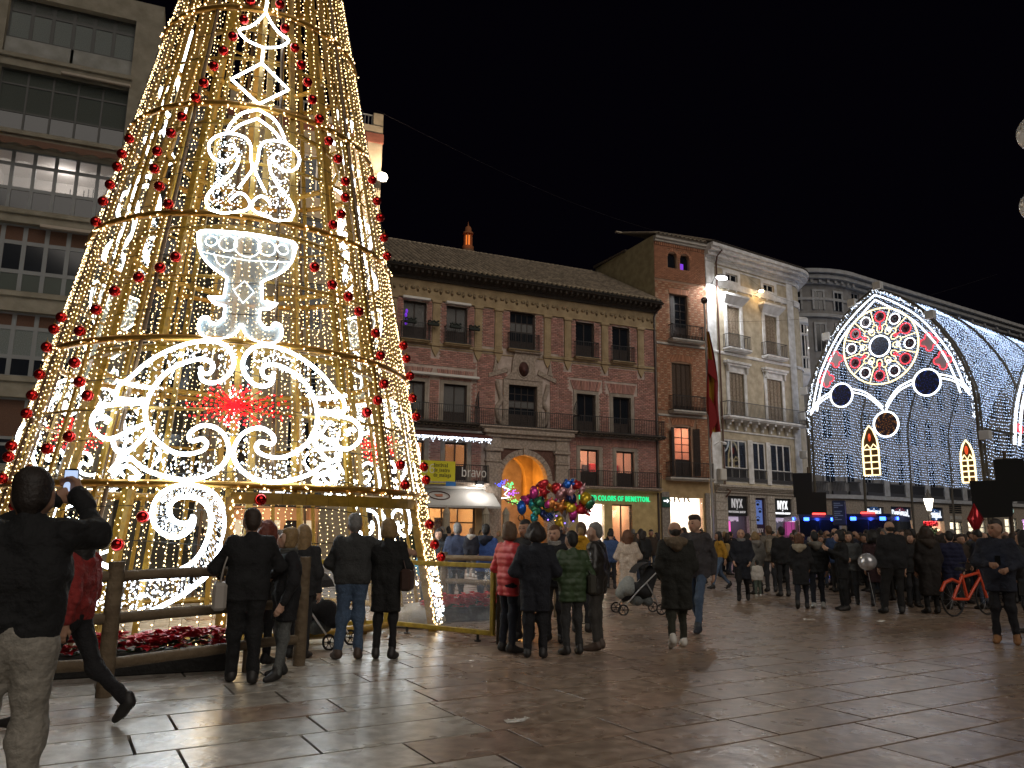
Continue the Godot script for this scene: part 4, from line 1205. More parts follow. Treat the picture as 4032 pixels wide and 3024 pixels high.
# ---------- apartment block on the left and the house behind the tree ----------
func build_left():
	var X := frame_at(-17.1, -26, 68)
	var t := thing("apartment_block", "dark beige apartment block with wide glazed balconies behind the tree", "building", X)
	var beige := m("beige_render", 0.25, 0.225, 0.175, 0.9, "plaster")
	var fr := m("grey_frame", 0.16, 0.165, 0.165, 0.5)
	var frd := m("dark_frame", 0.045, 0.045, 0.042, 0.6)
	var dark := m("night_pane", 0.012, 0.014, 0.018, 0.08)
	var blind := m("pale_blind", 0.17, 0.19, 0.18, 0.8, "cloth")
	var green := m("curtain_green", 0.05, 0.06, 0.05, 0.8, "cloth")
	var rust := m("rust_blind", 0.12, 0.055, 0.03, 0.8, "cloth")
	var panel := m("spandrel_panel", 0.28, 0.28, 0.26, 0.8, "plaster")
	var rows := [[3.6, 5.9], [6.64, 8.9], [9.62, 12.1], [12.62, 14.9], [15.57, 18.0], [18.52, 20.85]]
	var holes := []
	for r in rows:
		for x0 in [-1.58, -6.9, -12.2]: holes.append([x0, r[0], x0 + 4.2, r[1]])
	for x0 in [-1.58, -6.9, -12.2]: holes.append([x0, 0.1, x0 + 4.2, 2.9])
	var b := MB.new()
	wall_sheet(b, -13, 3.55, 0, 21.7, holes, 0.45)
	part("wall", b, beige, t)
	shell(t, -13, 3.55, 21.7, 10.0, beige, beige, 3.2)
	var lg := MB.new()
	for r in rows:
		lg.cbox(-12.9, r[0] - 0.22, 0, 2.7, r[0] - 0.06, 0.1, 0.02)
	part("ledge", lg, beige, t)
	for i in rows.size():
		var r = rows[i]
		for x0 in [-1.58, -6.9, -12.2]:
			var near: bool = x0 == -1.58
			var pm = [[rust, rust, dark, dark, dark], [blind, rust], [dark, dark, dark], [blind], [green, dark], [blind]][i][0]
			match i:
				5:
					window(t, x0, r[0] + 0.72, x0 + 4.2, r[1], -0.35, 6, [0.72], 0.06, 0.12, frd, [blind, m("blind_dim", 0.1, 0.11, 0.1, 0.8, "cloth")])
					var pb := MB.new()
					pb.box(x0, r[0], -0.3, x0 + 2.1, r[0] + 0.7, -0.22); pb.box(x0 + 2.2, r[0], -0.3, x0 + 4.2, r[0] + 0.7, -0.22)
					part("spandrel_panel", pb, panel, t)
				4: window(t, x0, r[0], x0 + 4.2, r[1], -0.35, 5, [0.32, 0.78], 0.06, 0.07, frd, [dark, green, green])
				3: window(t, x0, r[0], x0 + 4.2, r[1], -0.35, 6, [0.36, 0.78], 0.06, 0.12, fr, [dark, glass("room_glass", 0.9, 0.92, 0.95, 0.06), glass("room_glass", 0.9, 0.92, 0.95, 0.06)])
				2: window(t, x0, r[0], x0 + 4.2, r[1], -0.35, 6, [0.3, 0.75], 0.06, 0.14, fr, [m("green_panel", 0.02, 0.03, 0.02, 0.4), dark, rust if near else blind])
				1: window(t, x0, r[0], x0 + 4.2, r[1], -0.35, 6, [0.3, 0.78], 0.06, 0.14, fr, [dark, blind, rust])
				0: window(t, x0, r[0], x0 + 4.2, r[1], -0.35, 4, [0.3, 0.4], 0.06, 0.1, fr, [dark, dark, rust])
	for x0 in [-1.58, -6.9, -12.2]: window(t, x0, 0.1, x0 + 4.2, 2.9, -0.35, 3, [0.75], 0.08, 0.08, frd, dark, "shop_window")
	var bm := MB.new()
	bm.cbox(0.35, 18.0, -0.1, 2.66, 18.1, 0.12, 0.02); bm.cbox(0.3, 12.0, -0.1, 2.6, 12.12, 0.1, 0.02)
	part("blind_box", bm, m("blind_box", 0.3, 0.25, 0.2, 0.7), t)
	# lit room on the third floor with plant stakes and a scalloped awning
	lit_room(t, -1.7, 2.75, 12.6, 15.0, -0.55, 2.5, m("grey_room", 0.5, 0.46, 0.43, 0.9), lin(1.0, 0.95, 0.9), 1.1)
	for k in 14:
		var s := MB.new()
		var x := 0.65 + k * 0.15
		s.cyl(V(x, 13.45, -0.9), V(x, 13.7 + rng.randf() * 0.5, -0.9), 0.02, 5)
		part("plant_stake", s, m("stake_dark", 0.01, 0.012, 0.01, 0.8), t)
	var aw := thing("scalloped_awning", "faded brown scalloped awning above the lit balcony windows", "awning", X)
	var ab := MB.new()
	ab.hexa([V(-1.6, 14.95, 0.45), V(2.6, 14.95, 0.45), V(2.6, 15.2, 0.0), V(-1.6, 15.2, 0.0), V(-1.6, 15.0, 0.45), V(2.6, 15.0, 0.45), V(2.6, 15.25, 0.0), V(-1.6, 15.25, 0.0)])
	part("canvas", ab, m("awning_brown", 0.16, 0.08, 0.05, 0.9, "cloth"), aw)
	var pl := PackedVector2Array([Vector2(2.6, 14.98), Vector2(-1.6, 14.98)])
	for k in 57: pl.append(Vector2(-1.6 + k * 0.075, 14.76 + absf(sin(k * PI / 8)) * 0.1))
	var sc := MB.new()
	sc.prism(pl, 0.44, 0.46)
	part("valance", sc, m("awning_brown", 0.16, 0.08, 0.05, 0.9, "cloth"), aw)
	# neighbour set back in the gap, then the beige house with the terracotta band
	var g := thing("recessed_building", "narrow dark building in the gap beside the apartment block", "building", X)
	var gb := MB.new()
	gb.box(3.6, 0, -9, 6.2, 19.5, -2.2)
	part("wall", gb, m("dark_render", 0.12, 0.105, 0.08, 0.9, "plaster"), g)
	for k in 6: window(g, 4.0, 3.4 + k * 2.7, 5.6, 5.2 + k * 2.7, -2.19, 2, [0.4], 0.06, 0.06, frd, dark)
	for k in 6: balcony(g, 3.8, 5.9, 3.3 + k * 2.7, 0.95, 0.5, 0.15, m("black_iron", 0.015, 0.014, 0.014, 0.5), m("dark_render", 0.12, 0.105, 0.08, 0.9, "plaster"))
	var h := thing("corner_house", "beige house behind the tree with terracotta band and roof balustrade", "building", X)
	var hb := MB.new()
	var hh := []
	for k in 5:
		for x in [6.9, 9.2]: hh.append([x, 3.8 + k * 2.75, x + 1.1, 5.7 + k * 2.75])
	hh.append([6.8, 0.1, 10.6, 2.4])
	var cr := m("corner_render", 0.36, 0.29, 0.2, 0.9, "plaster")
	wall_sheet(hb, 6.2, 12.38, 0, 17.7, hh, 0.3)
	hb.box(6.2, 0, -12, 6.5, 17.7, -0.31); hb.box(12.08, 0, -12, 12.378, 17.7, -0.004); hb.box(6.5, 0, -12, 12.08, 17.7, -11.7); hb.box(6.5, 0, -3.2, 12.08, 17.5, -3.0); hb.box(6.5, 17.4, -11.7, 12.08, 17.68, -0.3)
	part("wall", hb, cr, h)
	var tb := MB.new()
	tb.cbox(6.15, 17.7, -12, 12.42, 18.15, 0.06, 0.02)
	part("terracotta_band", tb, m("terracotta", 0.2, 0.06, 0.035, 0.85, "plaster"), h)
	var cn := MB.new()
	cn.cbox(6.2, 18.15, -12, 12.38, 18.5, 0.03, 0.02); cn.cbox(11.95, 18.5, -0.4, 12.38, 19.1, 0.0, 0.02); cn.cbox(6.2, 18.5, -0.4, 6.6, 19.1, 0.0, 0.02)
	part("parapet", cn, cr, h)
	var rl := MB.new()
	rl.box(6.6, 19.0, -0.22, 11.95, 19.06, -0.16)
	for k in 36: rl.box(6.66 + k * 0.15, 18.5, -0.2, 6.69 + k * 0.15, 19.0, -0.17)
	part("railing", rl, m("pale_iron", 0.25, 0.24, 0.22, 0.6), h)
	for q in hh:
		if q[1] > 1: window(h, q[0], q[1], q[2], q[3], -0.2, 2, [0.45], 0.07, 0.06, m("frame_white", 0.4, 0.38, 0.36, 0.6), dark)
	var ss := MB.new()
	ss.box(6.8, 2.42, 0.02, 10.6, 3.25, 0.1)
	part("shop_fascia", ss, m("fascia_black", 0.008, 0.008, 0.009, 0.5), h)
	lit_room(h, 6.8, 10.6, 0.1, 2.45, -0.3, 2.6, m("optician_wall", 0.45, 0.3, 0.2, 0.9), lin(1.0, 0.7, 0.42), 2.2)
	for k in 6:
		var dsp := MB.new()
		dsp.cbox(7.0 + k * 0.62, 0.7, -0.9, 7.4 + k * 0.62, 1.9, -0.8, 0.02)
		part("display_stand", dsp, glow("display_light", 1.0, 0.75, 0.5, 0.5) if k % 2 else m("brown_wood", 0.035, 0.018, 0.012, 0.6, "wood"), h)
	var lg2 := MB.new()
	lg2.box(8.35, 2.5, 0.1, 9.25, 2.95, 0.13)
	part("sign_panel", lg2, glow("sign_white", 0.85, 0.9, 1.0, 1.6), h)
	for k in 2:
		var ring := MB.new()
		ring.tube(PackedVector3Array(arc_pts(8.62 + k * 0.36, 2.72, 0.14, 0, 350, 16, 0.14)), 0.02, 5, true)
		part("sign_emblem", ring, m("ink", 0.02, 0.02, 0.015, 0.9), h)
	lettering("sign_letters", "FERNÁNDEZ", 0.2, glow("sign_white", 0.85, 0.9, 1.0, 1.6), h, Transform3D(Basis(), V(9.32, 2.8, 0.12)), "Droid Sans", 700, 0.02, 0.75, HORIZONTAL_ALIGNMENT_LEFT)
	lettering("sign_letters", "BACA", 0.2, glow("sign_white", 0.85, 0.9, 1.0, 1.6), h, Transform3D(Basis(), V(9.32, 2.6, 0.12)), "Droid Sans", 700, 0.02, 0.4, HORIZONTAL_ALIGNMENT_LEFT)
	var fl := thing("facade_floodlight", "bright warm floodlight on the corner of the beige house beside the tree", "floodlight", X)
	var fb := MB.new()
	fb.tube(PackedVector3Array([V(12.2, 16.0, 0.0), V(12.25, 16.0, 0.5)]), 0.03, 6); fb.cbox(12.1, 15.75, 0.5, 12.5, 16.05, 0.62, 0.02)
	part("bracket", fb, m("lamp_grey", 0.3, 0.3, 0.3, 0.4), fl)
	var fg := MB.new()
	fg.ball(V(12.3, 15.9, 0.7), V(0.22, 0.2, 0.12), 14, 8)
	part("lamp_lens", fg, glow("flood_warm", 1.0, 0.86, 0.66, 14.0), fl)
	lamp("flood_glow", V(12.3, 15.9, 0.95), lin(1.0, 0.80, 0.58), 22.0, 0.2, fl)

# ---------- long grey building with curved corner behind the light arch, shops ----------
func build_far():
	var X := frame_at(24.5, -65, 57)
	var t := thing("corner_building", "long grey building with curved corner behind the light arch", "building", X)
	var grey := m("grey_render", 0.26, 0.25, 0.24, 0.9, "plaster")
	var white := m("grey_trim", 0.4, 0.4, 0.4, 0.88, "plaster")
	var stone := m("pale_stone", 0.5, 0.46, 0.41, 0.9, "stone")
	var iron := m("grey_iron", 0.05, 0.048, 0.05, 0.5)
	var dark := m("night_pane", 0.012, 0.014, 0.018, 0.08)
	var R := 6.5; var W := 60.0; var U := 7.5
	var holes := []
	for f in 5:
		for k in 19:
			var x := 8.4 + k * 2.65
			holes.append([x, 6.0 + f * 3.9, x + 1.25, 8.6 + f * 3.9 if f < 4 else 8.2 + f * 3.9])
	var sh := [[6.8 + 1.5, 0.1, 10.9, 4.0], [12.0, 0.1, 15.3, 4.1], [18.2, 0.1, 20.8, 4.2], [21.8, 0.1, 24.1, 2.9], [25.2, 0.1, 28.7, 3.2], [32.6, 0.1, 35.3, 3.4], [36.5, 0.1, 40.0, 3.4]]
	var b := MB.new()
	wall_sheet(b, U, W, 4.6, 25.2, holes, 0.3)
	var g := MB.new()
	wall_sheet(g, U, W, 0, 4.6, sh, 0.4, 0.04)
	for i in 12:
		var p0 := deg_to_rad(180 - i * 7.5); var p1 := deg_to_rad(180 - (i + 1) * 7.5)
		var e0 := V(cos(p0), 0, sin(p0)); var e1 := V(cos(p1), 0, sin(p1)); var c := V(U, 0, -R)
		b.quad(c + e0 * R + V(0, 4.6, 0), c + e1 * R + V(0, 4.6, 0), c + e1 * R + V(0, 25.2, 0), c + e0 * R + V(0, 25.2, 0))
		g.quad(c + e0 * (R + .04), c + e1 * (R + .04), c + e1 * (R + .04) + V(0, 4.6, 0), c + e0 * (R + .04) + V(0, 4.6, 0))
	b.box(U - R, 0, -22, U - R + 0.3, 25.2, -R); b.box(U - R, 0, -22.3, W, 25.2, -22); b.box(U, 4.6, -3.4, W, 25.2, -3.1); b.box(W - 0.3, 0, -22, W, 25.2, -0.01)
	part("wall", b, grey, t)
	part("stone_base", g, m("beige_stone", 0.38, 0.32, 0.25, 0.9, "stone"), t)
	for q in [[4.6, 0.35, 0.3], [24.0, 0.3, 0.3], [24.4, 0.35, 0.7], [24.85, 0.35, 1.0], [20.9, 0.3, 0.25], [22.5, 0.25, 0.12]]:
		var c := MB.new()
		c.cbox(U, q[0], 0, W, q[0] + q[1], q[2], 0.02)
		for i in 12:
			var p0 := deg_to_rad(180 - i * 7.5); var p1 := deg_to_rad(180 - (i + 1) * 7.5)
			var e0 := V(cos(p0), 0, sin(p0)); var e1 := V(cos(p1), 0, sin(p1)); var cc := V(U, 0, -R)
			var ro: float = R + q[2]
			var y0 := V(0, q[0], 0); var y1 := V(0, q[0] + q[1], 0)
			c.quad(cc + e0 * ro + y0, cc + e1 * ro + y0, cc + e1 * ro + y1, cc + e0 * ro + y1)
			c.quad(cc + e0 * ro + y1, cc + e1 * ro + y1, cc + e1 * R + y1, cc + e0 * R + y1)
			c.quad(cc + e0 * R + y0, cc + e1 * R + y0, cc + e1 * ro + y0, cc + e0 * ro + y0)
		part("cornice", c, white, t)
	for q in holes:
		window(t, q[0], q[1], q[2], q[3], -0.2, 2, [0.7], 0.08, 0.07, white, dark)
	# windows, balcony panels and brackets round the curved corner
	for i in 5:
		var p := deg_to_rad(172 - i * 18.0)
		var e := V(cos(p), 0, sin(p))
		var xf := Transform3D(Basis(V(0, 1, 0), PI / 2 - p), V(U, 0, -R) + e * R)
		for f in 5:
			var fr := MB.new()
			var y := 6.0 + f * 3.9
			var y1 := y + 2.5 if f < 4 else y + 1.7
			fr.box(-0.6, y, 0, -0.42, y1 + 0.2, 0.08); fr.box(0.42, y, 0, 0.6, y1 + 0.2, 0.08); fr.box(-0.42, y1, 0, 0.42, y1 + 0.2, 0.08); fr.box(-0.03, y, 0, 0.03, y1, 0.05)
			var wn := part("window", fr, white, t, xf)
			var pn := MB.new()
			pn.box(-0.42, y, 0.005, 0.42, y1, 0.02)
			part("pane", pn, dark, wn)
	for i in 14:
		var p := deg_to_rad(176 - i * 6.5)
		var cb := MB.new()
		cb.cbox(-0.14, 24.05, 0, 0.14, 24.4, 0.5, 0.03)
		part("corbel", cb, white, t, Transform3D(Basis(V(0, 1, 0), PI / 2 - p), V(U, 0, -R) + V(cos(p), 0, sin(p)) * R))
	for k in 19: 
		var cb := MB.new()
		cb.cbox(8.0 + k * 2.65, 24.05, 0, 8.3 + k * 2.65, 24.4, 0.5, 0.03)
		part("corbel", cb, white, t)
	for k in 12:  # balustrades between piers on the first floor
		var x := 8.3 + k * 3.35
		var bl := MB.new()
		for j in 18: bl.box(x + j * 0.14, 5.0, 0.2, x + j * 0.14 + 0.05, 6.0, 0.25)
		bl.box(x, 6.0, 0.16, x + 2.5, 6.1, 0.3); bl.box(x, 4.95, 0.16, x + 2.5, 5.25, 0.28)
		part("railing", bl, iron, t)
		var pr := MB.new()
		pr.cbox(x + 2.5, 4.95, 0, x + 3.35, 6.5, 0.34, 0.03)
		part("pier", pr, white, t)
	for k in 6:
		var p := deg_to_rad(168 - k * 14.0)
		var bl := MB.new()
		for j in 9: bl.box(-0.62 + j * 0.14, 5.0, 0.2, -0.57 + j * 0.14, 6.0, 0.25)
		bl.box(-0.65, 6.0, 0.16, 0.65, 6.1, 0.3); bl.box(-0.65, 4.95, 0.1, 0.65, 5.25, 0.28)
		part("railing", bl, iron, t, Transform3D(Basis(V(0, 1, 0), PI / 2 - p), V(U, 0, -R) + V(cos(p), 0, sin(p)) * R))
	var rf := MB.new()
	rf.hexa([V(U, 25.2, 0.6), V(W, 25.2, 0.6), V(W, 25.2, -22), V(U - 3, 25.2, -22), V(U + 2, 27.6, -5), V(W, 27.6, -5), V(W, 27.6, -17), V(U + 2, 27.6, -17)])
	rf.lathe([Vector2(R + 0.6, 25.2), Vector2(0.5, 27.3)], 28, Transform3D(Basis(), V(U, 0, -R)))
	part("roof", rf, m("dark_roof", 0.06, 0.055, 0.055, 0.9, "stone"), t)
	# shops
	var wl := glow("white_letters_far", 0.85, 0.92, 1.0, 1.1)
	for i in 3:
		var q = sh[i]
		var sb := MB.new()
		sb.box(q[0], 2.9, -0.2, q[2], 4.05 if i < 2 else 4.1, -0.1)
		part("sign_board", sb, m("sign_navy", 0.02, 0.03, 0.07, 0.4), t)
		var mo := MB.new()
		for r in [0.35, 0.55, 0.75]: 
			for k in 18:
				var a := TAU * k / 18
				var rr: float = r * (0.72 if r > 0.7 else 0.85)
				mo.ball(V((q[0] + q[2]) / 2 + cos(a) * r * 1.25, 3.48 + sin(a) * minf(rr, 0.52), -0.1), V(0.05, 0.04, 0.012), 6, 4)
		part("sign_print", mo, glow("mandala_blue" if i != 1 else "mandala_red", 0.1 if i != 1 else 0.6, 0.3 if i != 1 else 0.1, 0.8 if i != 1 else 0.15, 0.5), t)
		var cx = (q[0] + q[2]) / 2
		var wd = (q[2] - q[0]) * 0.84
		lettering("sign_letters", "De", 0.62, wl, t, Transform3D(Basis(), V(cx - wd * 0.35, 3.5, -0.06)), "Droid Sans", 700, 0.03, wd * 0.29)
		lettering("sign_letters", "s", 0.62, wl, t, Transform3D(Basis.from_scale(V(-1, 1, 1)), V(cx - wd * 0.135, 3.5, -0.06)), "Droid Sans", 700, 0.03)
		lettering("sign_letters", "igual.", 0.62, wl, t, Transform3D(Basis(), V(cx + wd * 0.22, 3.5, -0.06)), "Droid Sans", 700, 0.03, wd * 0.55)
		lit_room(t, q[0], q[2], 0.1, 2.88, -0.25, 3.0, m("boutique_wall", 0.6, 0.42, 0.34, 0.9), lin(1.0, 0.85, 0.65), 4.0)
	var cr := lin(1.0, 0.88, 0.65)
	for i in [3, 4, 5, 6]:
		var q = sh[i]
		lit_room(t, q[0], q[2], 0.1, q[3], -0.25, 3.0, m("shop_white", 0.8, 0.78, 0.74, 0.9), cr if i != 6 else lin(0.8, 0.4, 1.0), 4.0)
		window(t, q[0], 0.1, q[2], q[3], -0.2, 2, [0.75], 0.1, 0.08, m("grey_frame", 0.16, 0.165, 0.165, 0.5), glass("room_glass", 0.9, 0.92, 0.95, 0.06), "shop_window")
	lettering("sign_letters", "perfumería", 0.4, m("box_pale", 0.45, 0.43, 0.38, 0.6), t, Transform3D(Basis(), V(22.95, 3.3, 0.06)), "Droid Sans", 700, 0.04, 2.1)
	var vent := MB.new()
	for i in 4:
		for k in 12: vent.box(21.9 + k * 0.19, 3.7 + i * 0.2, 0.05, 22.03 + k * 0.19, 3.84 + i * 0.2, 0.08)
	part("vent_grille", vent, m("fascia_black", 0.008, 0.008, 0.009, 0.5), t)
	var ck := thing("shop_clock", "round lit green clock above the small shop on the right", "clock", X)
	var cf := MB.new()
	cf.cyl(V(34.0, 4.15, 0.06), V(34.0, 4.15, 0.2), 0.42, 24)
	part("case", cf, m("sign_green", 0.01, 0.07, 0.05, 0.5), ck)
	var cl := MB.new()
	cl.cyl(V(34.0, 4.15, 0.2), V(34.0, 4.15, 0.22), 0.34, 24)
	part("lit_sign_face", cl, glow("clock_face", 0.6, 1.0, 0.9, 0.8), ck)

# ---------- the cone of lights ----------
const TC := Vector3(-5.01, 0, -14.0)
func cone(phi: float, h: float, off := 0.0) -> Vector3:
	var a := deg_to_rad(phi)
	var r := 3.882 - 0.199 * h + off
	return TC + V(sin(a) * r, h, cos(a) * r)

const AX := 19.2
const MOTIF := {
	"fan": [18.6, 10.49, 15.1, 10.28, 11.4, 10.14, 6.9, 10.05, 11.4, 9.85, 19.2, 9.75],
	"diamond": [19.2, 9.41, 6.8, 8.99, 19.2, 8.55],
	"hood_outer": [19.2, 8.44, 13.1, 8.32, 9.5, 8.11, 8.1, 7.93],
	"hood_inner": [19.2, 8.26, 13.0, 8.09, 9.9, 7.93],
	"spiral": [17.9, 7.45, 17.5, 7.70, 15.4, 7.84, 10.3, 7.90, 5.5, 7.85, 2.3, 7.69, 3.1, 7.50, 5.8, 7.37, 9.3, 7.37, 11.7, 7.46, 12.6, 7.58, 10.9, 7.67, 9.5, 7.64],
	"leg": [13.8, 7.47, 13.0, 7.26, 9.7, 7.00, 6.0, 6.81, 4.6, 6.63, 6.2, 6.46, 10.1, 6.40, 14.2, 6.43, 18.3, 6.52, 19.0, 6.64],
	"leg_inner": [17.9, 7.45, 18.7, 7.27, 16.8, 7.07, 14.7, 6.88],
	"curl": [18.9, 6.64, 17.4, 6.75, 15.4, 6.79, 13.6, 6.73, 12.7, 6.66],
	"bowl": [19.2, 6.09, 11.9, 6.08, 4.5, 6.06, 4.3, 5.88, 6.0, 5.66, 9.3, 5.47, 13.2, 5.33, 14.2, 5.29],
	"stem": [14.2, 5.29, 13.9, 4.97, 9.6, 4.96, 11.9, 4.85, 14.5, 4.83, 14.4, 4.64, 12.8, 4.53, 10.9, 4.56],
	"foot": [10.9, 4.56, 10.4, 4.63, 8.7, 4.62, 8.1, 4.49, 8.9, 4.37, 11.3, 4.30, 14.9, 4.31, 17.9, 4.41, 19.0, 4.56],
	"bowl_line": [19.2, 5.62, 11.0, 5.66, 4.9, 5.72],
	"bowl_leaf": [9.6, 5.7, 10.8, 5.55, 12.5, 5.48, 14.2, 5.55, 15.2, 5.66],
	"small_diamond": [19.2, 5.27, 16.4, 5.1, 19.2, 4.9],
	"scroll_inner": [10.1, 3.85, 10.7, 3.77, 12.4, 3.76, 13.2, 3.86, 12.2, 3.94, 9.7, 3.97, 6.2, 3.91, 3.2, 3.81, 0.8, 3.66, -1.0, 3.44, -1.4, 3.20, -0.3, 2.99, 1.4, 2.83, 4.4, 2.68, 7.6, 2.59, 10.8, 2.59, 13.2, 2.65, 13.7, 2.74, 12.6, 2.80, 10.8, 2.77, 9.7, 2.80, 9.9, 2.89, 11.8, 2.98, 14.0, 2.99, 16.3, 2.93, 18.0, 2.80, 18.7, 2.61, 17.4, 2.43, 14.5, 2.29, 10.5, 2.23, 6.3, 2.26, 1.3, 2.36, -2.5, 2.52],
	"scroll_outer": [10.2, 3.77, 11.0, 3.66, 12.9, 3.62, 15.2, 3.65, 17.3, 3.78, 18.1, 3.95, 16.8, 4.14, 14.1, 4.24, 9.9, 4.25, 5.1, 4.18, 0.3, 4.05, -3.8, 3.88, -7.0, 3.68, -9.6, 3.55, -9.7, 3.37],
	"rib": [-10.6, 3.63, -5.1, 3.55, -0.6, 3.52],
	"rib_low": [-9.7, 3.37, -5.2, 3.34, -1.6, 3.33],
	"petal": [-1.7, 3.30, -7.5, 3.29, -12.5, 3.25, -14.7, 3.12, -14.0, 2.95, -11.0, 2.81, -7.9, 2.79, -4.6, 2.88, -0.3, 3.01],
	"petal_curl": [-12.7, 3.07, -12.0, 3.11, -10.4, 3.07, -10.6, 3.00],
	"petal_low": [-7.9, 2.78, -6.7, 2.65, -4.3, 2.58, -1.4, 2.74, 0.5, 2.93],
	"petal_end": [-6.7, 2.32, -5.0, 2.47, -2.5, 2.52],
	"petal_tip": [-5.7, 2.26, -3.2, 2.41, 0.2, 2.27, -1.9, 2.24],
	"base_inner": [12.7, 1.76, 12.1, 1.67, 10.5, 1.65, 8.7, 1.70, 7.7, 1.82, 8.1, 1.93, 9.5, 1.99, 11.5, 2.00, 13.8, 1.96, 15.5, 1.85, 16.3, 1.68, 16.0, 1.47, 14.9, 1.27, 13.4, 1.14, 11.4, 1.06],
	"base_outer": [12.9, 1.73, 12.7, 1.61, 11.4, 1.51, 9.5, 1.47, 7.3, 1.51, 5.1, 1.64, 4.3, 1.81, 4.7, 1.96, 6.3, 2.08, 9.4, 2.16, 12.8, 2.15, 15.9, 2.07, 17.9, 1.93, 19.0, 1.74, 19.2, 1.54, 18.5, 1.33, 17.4, 1.11, 16.4, 0.98, 14.4, 0.86, 12.2, 0.74, 8.5, 0.60, 5.8, 0.51],
	"base_arc": [-5.1, 1.15, -0.7, 1.05, 3.2, 0.96, 6.1, 0.95, 8.9, 0.96],
}
const BAUBLES := [11, 10.69, 26, 10.74, 9, 10.24, 5, 9.85, 29, 10.24, 2, 9.53, 34, 9.88, -1, 9.20, 37, 9.56, -4, 8.85, 40, 9.24, -6, 8.55, 42, 8.91, -10, 8.18, 45, 8.57, -13, 7.87, 49, 8.19, -17, 7.54, 53, 7.91, -16, 7.20, 56, 7.52, -12, 6.85, 55, 7.19, -7, 6.51, 52, 6.82, 48, 6.56, -1, 5.58, -39, 7.73, -39, 7.48, -40, 7.15, -41, 6.85, -41, 6.47, -37, 8.00, -5, 5.40, -11, 5.25, -18, 5.05, -23, 4.77, -27, 4.45, -25, 3.94, -21, 3.63, -17, 3.41, -19, 2.82, -25, 2.66, -29, 2.35, 40, 5.68, 46, 5.45, 52, 5.32, -41, 4.79, -44, 4.62, -45, 4.33, -42, 3.86, -42, 3.53, -41, 3.24, -44, 2.76, -43, 2.59, -42, 2.27, 56, 5.11, 63, 4.82, 64, 4.44, 64, 3.95, 60, 3.64, 55, 3.40, 85, 4.88, 87, 4.66, 89, 4.36, 86, 3.92, 87, 3.59, 82, 6.90, 82, 6.54, 67, 2.63, 68, 2.31, 86, 2.69, 86, 2.46, 81, 1.69, 83, 1.35, 91, 1.13, 26, 1.98, -30, 1.87, 3, 1.73, -1, 1.37, 78, 7.98, 80, 7.59, 81, 7.28]

func motif_line(key: String, mirror: bool, shift: float, off: float, sharp := false) -> PackedVector3Array:
	var a: Array = MOTIF[key]
	var p := []
	for i in range(0, a.size(), 2):
		var ph: float = a[i]
		if mirror: ph = 2 * AX - ph
		p.append(cone(ph + shift, a[i + 1], off))
	if sharp:
		var q := PackedVector3Array()
		for i in p.size() - 1:
			for k in 5: q.append(p[i].lerp(p[i + 1], k / 5.0))
		q.append(p[p.size() - 1])
		return q
	return spline(p, 4)

